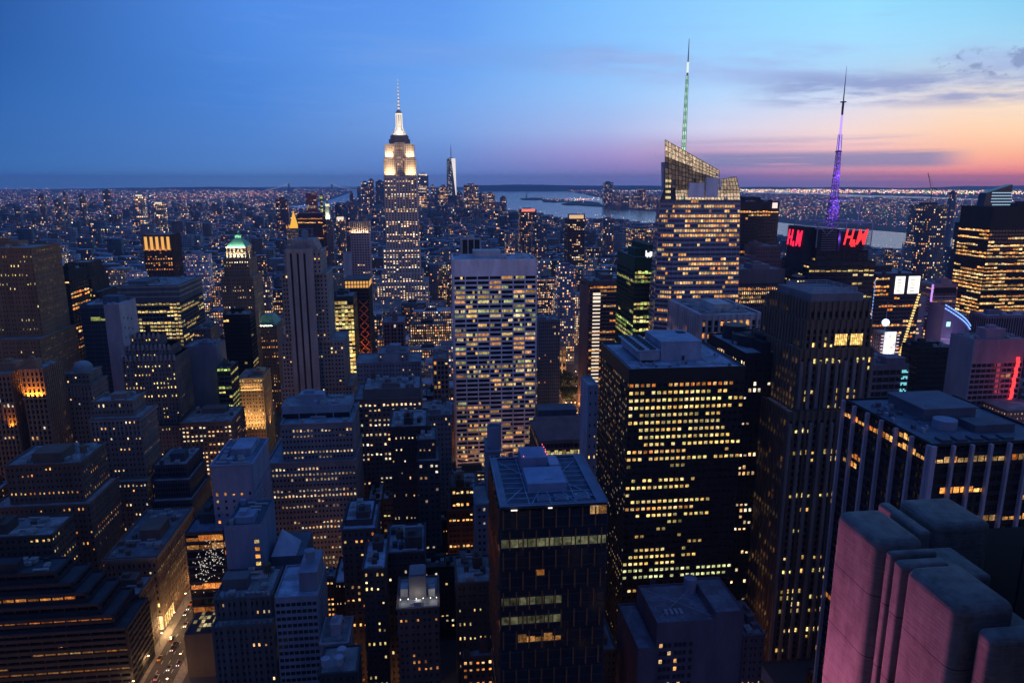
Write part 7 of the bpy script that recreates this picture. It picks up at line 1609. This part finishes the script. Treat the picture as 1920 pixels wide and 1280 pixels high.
# cars
def bevmesh(name, parts, mat, parent, bev=.12):
    m = MB()
    for (x0, x1, y0, y1, z0, z1, tx, ty) in parts:   # tapered boxes along local X
        o_ = V3(parent['o']); X, Yv = parent_axes
        q = lambda x, y, z: o_+X*x+Yv*y+ZZ*z
        lo = [q(x0, y0, z0), q(x1, y0, z0), q(x1, y1, z0), q(x0, y1, z0)]; hi = [q(x0+tx, y0+ty, z1), q(x1-tx*1.3, y0+ty, z1), q(x1-tx*1.3, y1-ty, z1), q(x0+tx, y1-ty, z1)]
        m.face(hi); m.face(lo[::-1])
        for k in range(4): m.face([lo[k], lo[(k+1) % 4], hi[(k+1) % 4], hi[k]])
    return m.build(name, mat, parent)
def car(loc, heading, paint, label, toward):
    global parent_axes
    root = thing('car', label, 'car', loc, 'cars in avenue traffic'); parent_axes = (heading, ZZ.cross(heading))
    pm = wallmat(paint, .3, .6, stain=.05)
    bevmesh('body', [(-2.2, 2.2, -.9, .9, .35, .95, .12, .06), (-2.1, 2.1, -.85, .85, .95, 1.02, .2, .1)], pm, root)
    bevmesh('cabin', [(-1.5, 1.1, -.8, .8, 1.02, 1.5, .45, .14)], glassmat(), root)
    for x in (-1.4, 1.4):
        for y in (-.86, .86):
            m = MB(); c = V3(root['o'])+heading*x+parent_axes[1]*y+ZZ*.34; m.bar(c-parent_axes[1]*.11, c+parent_axes[1]*.11, .34, n=10); m.build('wheel', wallmat((.02, .02, .02)), root)
    for y in (-.65, .5):
        bevmesh('headlight', [(2.15, 2.26, y, y+.3, .55, .8, 0, 0)], emat((1, .93, .8), 5), root); bevmesh('taillight', [(-2.26, -2.15, y, y+.3, .6, .82, 0, 0)], emat((1, .04, .02), 3), root)
rc = random.Random(17); paints = [((.03, .03, .035), 'black'), ((.4, .28, .03), 'yellow'), ((.25, .25, .27), 'silver'), ((.4, .4, .4), 'white'), ((.12, .02, .02), 'dark red')]
nav = {}
for (a, c_, vv0, vv1, n, where) in ((-156, -138, 332, 480, 26, 'on the avenue by the corniced corner store'), (153, 170, 600, 1050, 8, 'in far traffic behind the classical columned building')):
    for k in range(n):
        x = a+2.5+rc.randrange(4)*3.9; y = vv0+(vv1-vv0)*k/n+rc.random()*3; pc, pn = rc.choice(paints); tw = k % 3 != 0
        key = (pn, where, tw); car(UU*x+VV*y+ZZ*.03, (-VV if tw else VV), pc, f"{pn} car, {'headlights' if tw else 'tail lights'} showing, {where}", tw)
# street lamps
def lamp_root(loc, side, where):
    root = thing('street_lamp', f'slim street lamp with a warm glowing head {where}', 'street lamp', loc, 'street lamps '+where); m = MB(); l = V3(loc)
    m.bar(l, l+ZZ*8, .12, 0, .08, 6); m.bar(l+ZZ*8, l+ZZ*8.4+UU*side*1.8, .07); m.build('pole', wallmat((.1, .1, .1)), root)
    m = MB(); m.box(l+ZZ*8.25+UU*side*1.8-VV*.2-UU*.45, UU*.9, VV*.4, ZZ*.18); m.build('lamp_head', emat((1, .6, .25), 12), root)
    return root
LD = bpy.data.lights.new('street_light', 'POINT'); LD.color = (1, .52, .2); LD.energy = 2600; LD.shadow_soft_size = .4
for (a, c_, v0, v1, st, where) in ((-157.5, -137.5, 318, 520, 20, 'on the avenue at lower left'), (151.5, 170.5, 560, 1100, 60, 'on the far avenue right of the park')):
    v = v0
    while v < v1:
        for x, s_ in ((a, 1), (c_, -1)):
            r_ = lamp_root(UU*x+VV*v, s_, where); L = bpy.data.objects.new('lamp_light', LD); COL.objects.link(L); L.parent = r_; L.location = UU*s_*1.8+ZZ*7.9
        v += st
A_, B_ = G(1066, 768), G(1126, 648); A_.z = B_.z = 0; D_ = (B_-A_); DL = D_.length; D_ = D_/DL; N_ = ZZ.cross(D_)
m = MB(); m.face([A_-N_*13+ZZ*.05, A_-N_*13+D_*DL+ZZ*.05, A_+N_*13+D_*DL+ZZ*.05, A_+N_*13+ZZ*.05][::-1]); o = m.build('road', asph); o['kind'] = 'structure'
for k in range(34):
    pc, pn = rc.choice(paints); tw = k % 2 == 0; s_ = rc.random()*DL; car(A_+D_*s_+N_*((3.0+rc.randrange(3)*3.2)*(1 if tw else -1))+ZZ*.06, -D_ if tw else D_, pc, f"{pn} car, {'headlights' if tw else 'tail lights'} showing, on the bright street right of the park", tw)
for k in range(13):
    for s_ in (-12, 12):
        r_ = lamp_root(A_+D_*(DL*k/12)+N_*s_, .001, 'on the bright street right of the park'); L = bpy.data.objects.new('lamp_light', LD); COL.objects.link(L); L.parent = r_; L.location = ZZ*7.5
# side-street glow lamps between the near blocks
LD2 = bpy.data.lights.new('street_light', 'POINT'); LD2.color = (1, .42, .14); LD2.energy = 7500; LD2.shadow_soft_size = .4
for k, v in enumerate((326, 408, 490, 572, 654)):
    for x in list(range(-130, 140, 38))+list(range(-330, -165, 40)):
        r_ = lamp_root(UU*(x+rc.random()*6)+VV*(v-12), 0.001, 'in the cross streets between the blocks'); L = bpy.data.objects.new('lamp_light', LD2); COL.objects.link(L); L.parent = r_; L.location = ZZ*7.5
# ================================================================== park trees
def tree_proto(seed):
    r_ = random.Random(seed); h = 13+4*r_.random(); loc = V3((0, 0, 0))
    root = thing('park_tree', 'dark leafy tree', 'tree', (0, 0, 0)); m = MB(); m.bar(V3((0, 0, 0)), V3((.2, .1, h*.5)), .38, 0, .25, 7)
    cl = []
    for k in range(6):
        a = k*1.05+r_.random(); e = V3((math.cos(a)*h*.22, math.sin(a)*h*.22, h*(.6+.2*r_.random()))); m.bar(V3((.1, 0, h*(.3+.05*k/2))), e, .16, 0, .05, 5); cl.append(e)
    cl.append(V3((0, 0, h*.85))); m.build('trunk', wallmat((.05, .035, .025)), root); m = MB()
    for k in range(900):
        c = r_.choice(cl); d = V3((r_.gauss(0, 1), r_.gauss(0, 1), r_.gauss(0, .8))); d = d*(h*.11); p = c+d; s_ = .35+.4*r_.random(); a = V3((r_.gauss(0, 1), r_.gauss(0, 1), r_.gauss(0, 1))).normalized(); b2 = a.cross(V3((r_.gauss(0, 1), r_.gauss(0, 1), 1))).normalized()
        m.face([p-a*s_, p+b2*s_*.7, p+a*s_, p-b2*s_*.7])
    m.build('crown', wallmat((.035, .06, .025), .9, stain=.5), root); return root
def copytree(o, loc, rz, parent=None):
    c = o.copy(); COL.objects.link(c)
    if parent is None: c.location = loc; c.rotation_euler = (0, 0, rz); c['o'] = tuple(loc)
    else: c.parent = parent
    for ch in o.children: copytree(ch, None, 0, c)
    return c
protos = [tree_proto(k) for k in range(3)]; first = True; kk = 0
for i in range(8):
    for j in range(7):
        if rc.random() < .12: continue
        p = UU*(108+i*9+rc.uniform(-3, 3))+VV*(792+j*18+rc.uniform(-3, 3)); pr = protos[kk % 3]
        if kk < 3: t_ = pr; t_.location = p; t_['o'] = tuple(p)
        else: t_ = copytree(pr, p, rc.random()*6)
        t_['label'] = 'dark leafy tree in the small park between the white banded tower and the avenue'; t_['group'] = 'trees of the park'; t_['category'] = 'tree'; kk += 1
for k in range(14):
    p = UU*(105+rc.random()*75)+VV*(778+(k % 3)*66); r_ = lamp_root(p, .001, 'along the edge of the small park'); L = bpy.data.objects.new('lamp_light', LD2); COL.objects.link(L); L.parent = r_; L.location = ZZ*7.5
# ================================================================== bridges and island statue
def bridge(label, pa, pb, towers, zd, zt, w_, lit, sp=14):
    root = thing('suspension_bridge', label, 'bridge', (pa+pb)/2); d = (pb-pa); L_ = d.length; d = d/L_; m = MB()
    m.box(pa+ZZ*(zd-3), d*L_, ZZ.cross(d)*24, ZZ*3); m.build('deck', wallmat((.15, .16, .2)), root)
    T = [pa+d*L_*t for t in towers]
    for t in T:
        m = MB(); 
        for s_ in (0, 20): m.box(t+ZZ.cross(d)*s_, d*w_, ZZ.cross(d)*6, ZZ*zt)
        m.box(t+ZZ*(zt-9), d*w_, ZZ.cross(d)*26, ZZ*9); m.box(t+ZZ*(zt*.6), d*w_, ZZ.cross(d)*26, ZZ*6); m.build('tower', wallmat((.16, .17, .22)), root)
    m = MB(); g = MB(); ends = [pa+ZZ*zd]+[t+ZZ*zt for t in T]+[pb+ZZ*zd]
    for k, (a, c_) in enumerate(zip(ends[:-1], ends[1:])):
        n = 24; sag = (zt-zd-6) if 0 < k < len(ends)-2 else (zt-zd)*.18; pv = None
        for i in range(n+1):
            s_ = i/n; q = a*(1-s_)+c_*s_-ZZ*sag*4*s_*(1-s_)
            if pv is not None: m.bar(pv, q, 1.5)
            g.box(q-V3((lit, lit, lit)), V3((2*lit, 0, 0)), V3((0, 2*lit, 0)), V3((0, 0, 2*lit)))
            if i % 3 == 0: m.bar(q, V3((q.x, q.y, zd)), .5)
            pv = q
    m.build('cable', wallmat((.15, .16, .2)), root); o = g.build('cable_light', emat((1, .85, .65), .7), root); return root
bridge('faint distant suspension bridge with light dotted cables, second left of the gold pyramid', G(300, 397), G(412, 396), (.22, .78), 40, 102, 10, 1.6)
bridge('very distant suspension bridge on the horizon above the gold pyramid', gz(P(500, 353, 17000)), gz(P(668, 353, 17000)), (.24, .72), 70, 215, 30, 5)
sb = G(987, 373); root = thing('harbour_statue', 'tiny robed statue on a tall pedestal on the harbour island', 'statue', sb); m = MB(); m.box(sb-V3((22, 22, 0)), V3((44, 0, 0)), V3((0, 44, 0)), ZZ*14); m.lathe(sb, [(12, 14), (9, 47)], 4); m.build('pedestal', wallmat((.4, .36, .3)), root)
m = MB(); m.lathe(sb, [(6, 47), (5, 60), (3.5, 72), (4, 78), (1.5, 80), (2, 84), (.4, 87)], 10); m.bar(sb+ZZ*77, sb+V3((-4, 0, 92)), 1.2); m.build('figure', wallmat((.2, .4, .34)), root)
# small aircraft
pa = P(654, 231, 5200); root = thing('aircraft', 'tiny aircraft with a white light over the left horizon', 'aircraft', pa); m = MB(); m.bar(pa-UU*13, pa+UU*13, 2, 0, .6, 8); m.box(pa-VV*14-UU*2, UU*5, VV*28, ZZ*.5); m.build('fuselage', wallmat((.5, .5, .5)), root); m = MB(); m.box(pa-UU*9-VV*2.4, UU*14, VV*.3, ZZ*1.2); m.build('cabin_light', emat((1, .95, .85), 1), root)
# ================================================================== the building we stand on: stone piers, lower right
root = thing('setback_stone_tower', 'pink floodlit limestone piers with rounded shoulders and dark flat tops, lower right corner', 'building', UU*30+VV*30)
st, t, out = newmat('limestone_blocks'); tcn = t.new('ShaderNodeNewGeometry'); sp3 = t.new('ShaderNodeSeparateXYZ'); t.l.new(tcn.outputs['Position'], sp3.inputs[0])
n1 = t.new('ShaderNodeTexNoise', ins={'Scale': .9, 'Detail': 7.0, 'Roughness': .7}); mp1 = t.new('ShaderNodeMapping', ins={'Scale': (1, 1, .35), 'Rotation': (.5, 0, 0)}); t.l.new(tcn.outputs['Position'], mp1.inputs[0]); t.l.new(mp1.outputs[0], n1.inputs['Vector'])
n2 = t.new('ShaderNodeTexNoise', ins={'Scale': 1.6, 'Detail': 4.0}); mp2 = t.new('ShaderNodeMapping', ins={'Scale': (1, .5, 9)}); t.l.new(tcn.outputs['Position'], mp2.inputs[0]); t.l.new(mp2.outputs[0], n2.inputs['Vector'])
f = t.math('ADD', t.mapr(n1.outputs[0], .3, .7, .5, 1.25), t.mapr(n2.outputs[0], .3, .7, -.18, .16))
jz = t.math('FRACT', t.math('DIVIDE', t.math('SUBTRACT', sp3.outputs[2], 1.3), 4.1)); jm = t.math('ADD', t.math('LESS_THAN', jz, .018), t.math('MULTIPLY', t.math('LESS_THAN', t.math('FRACT', t.math('DIVIDE', sp3.outputs[2], 1.03)), .03), .35))
f = t.math('MULTIPLY', f, t.math('SUBTRACT', 1.0, t.math('MULTIPLY', jm, .7)))
cc = t.new('ShaderNodeVectorMath', operation='SCALE'); cc.inputs[0].default_value = (.17, .155, .15); t.l.new(f, cc.inputs['Scale'])
bpn = t.new('ShaderNodeBump', ins={'Strength': .6, 'Distance': .06}); t.l.new(n2.outputs[0], bpn.inputs['Height'])
b = t.new('ShaderNodeBsdfPrincipled', ins={'Roughness': .85}); t.l.new(cc.outputs[0], b.inputs['Base Color']); t.l.new(bpn.outputs[0], b.inputs['Normal']); t.l.new(b.outputs[0], out.inputs[0])
def pier(u0, u1, v0, v1, z1, bev=.35, z0=150, name='pier'):
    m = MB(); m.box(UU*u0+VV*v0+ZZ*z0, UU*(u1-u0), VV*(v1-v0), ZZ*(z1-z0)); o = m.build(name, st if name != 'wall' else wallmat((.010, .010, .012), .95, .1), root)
    import bmesh
    bm = bmesh.new(); bm.from_mesh(o.data); bmesh.ops.remove_doubles(bm, verts=bm.verts, dist=.001)
    es = [e for e in bm.edges if max(v.co.z for v in e.verts) > (z1-root['o'][2])-.01 or abs(e.verts[0].co.z-e.verts[1].co.z) > 10]
    bmesh.ops.bevel(bm, geom=es, offset=bev, segments=6, profile=.5, affect='EDGES'); bm.to_mesh(o.data); bm.free()
    for p in o.data.polygons: p.use_smooth = True
    try: o.data.set_sharp_from_angle(angle=R(38))
    except Exception: pass
    return o
ZT = 234.5
pier(25.4, 28.5, 35.85, 40.3, ZT, .62); pier(25.4, 28.7, 29.2, 33.4, ZT, .62)
pier(25.72, 28.6, 34.95, 35.55, ZT-.3, .22, name='fin'); pier(26.0, 30.5, 33.0, 36.4, ZT-.8, .25, name='recess_core'); pier(25.6, 28.5, 33.75, 34.65, ZT-.35, .28, name='fin')
pier(28.9, 29.7, 37.0, 41.3, ZT-.15, .25, name='fin'); pier(30.5, 34.2, 37.6, 41.6, ZT-.1, .5); pier(28.4, 30.9, 30, 42.5, ZT-2.2, .2, name='recess_core')
m = MB(); m.box(UU*-60+VV*-46+ZZ*236, UU*130, VV*38, ZZ*28); m.build('upper_storeys', wallmat((.2, .18, .17)), root)
m = MB(); m.box(UU*38.5+VV*-7.5+ZZ*150, UU*26, VV*46, ZZ*103); m.build('side_shade_block', wallmat((.2, .18, .17)), root)  # unseen block added beside the view to keep sunset glow off the piers
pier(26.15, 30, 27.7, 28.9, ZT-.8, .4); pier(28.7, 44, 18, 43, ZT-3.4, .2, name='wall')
flood(root, UU*14+VV*46+ZZ*208, UU*25.4+VV*35+ZZ*226, 3, 8, (1, .23, .46), 4600, 120)
m = MB(); m.bar(UU*31.6+VV*32.5+ZZ*230, UU*31.6+VV*32.5+ZZ*239.3, .06, n=8); m.bar(UU*31.2+VV*30+ZZ*230, UU*31.2+VV*30+ZZ*236.5, .03, n=6); m.build('mast', wallmat((.015, .015, .018)), root)
m = MB()
for k in range(5): m.box(UU*(33+k*1.3)+VV*(28+k*.7)+ZZ*(ZT-3.3), UU*.9, VV*.7, ZZ*(.8+.3*(k % 2)), skip='d')
m.build('roof_plant', wallmat((.02, .025, .03)), root)
m = MB(); m.box(UU*32.7+VV*27.5+ZZ*(ZT-2.2), UU*.7, VV*.1, ZZ*.08); m.build('roof_lamp', emat((.9, 1, .8), 2.0), root); m = MB(); m.box(UU*35.8+VV*33.5+ZZ*(ZT-.4), UU*.8, VV*.1, ZZ*.5); m.build('cyan_sign', emat((.25, .9, 1), 1.0), root)
# ================================================================== evening haze
hz = MB(); hz.box(V3((-25000, -900, -1.5)), V3((50000, 0, 0)), V3((0, 27800, 0)), ZZ*463)
ho = hz.build('haze', [], None); ho['kind'] = 'stuff'; ho['label'] = 'thin blue evening haze over the whole city'
hm_, t, out = newmat('haze_air'); vol = t.new('ShaderNodeVolumePrincipled', ins={'Color': (.48, .66, 1, 1), 'Density': HAZE, 'Anisotropy': .2}); t.l.new(vol.outputs[0], out.inputs['Volume']); ho.data.materials.append(hm_)
print('objects', len(bpy.data.objects), 'cands', len(cand), 'far', len(far), 'lights', len(lights))
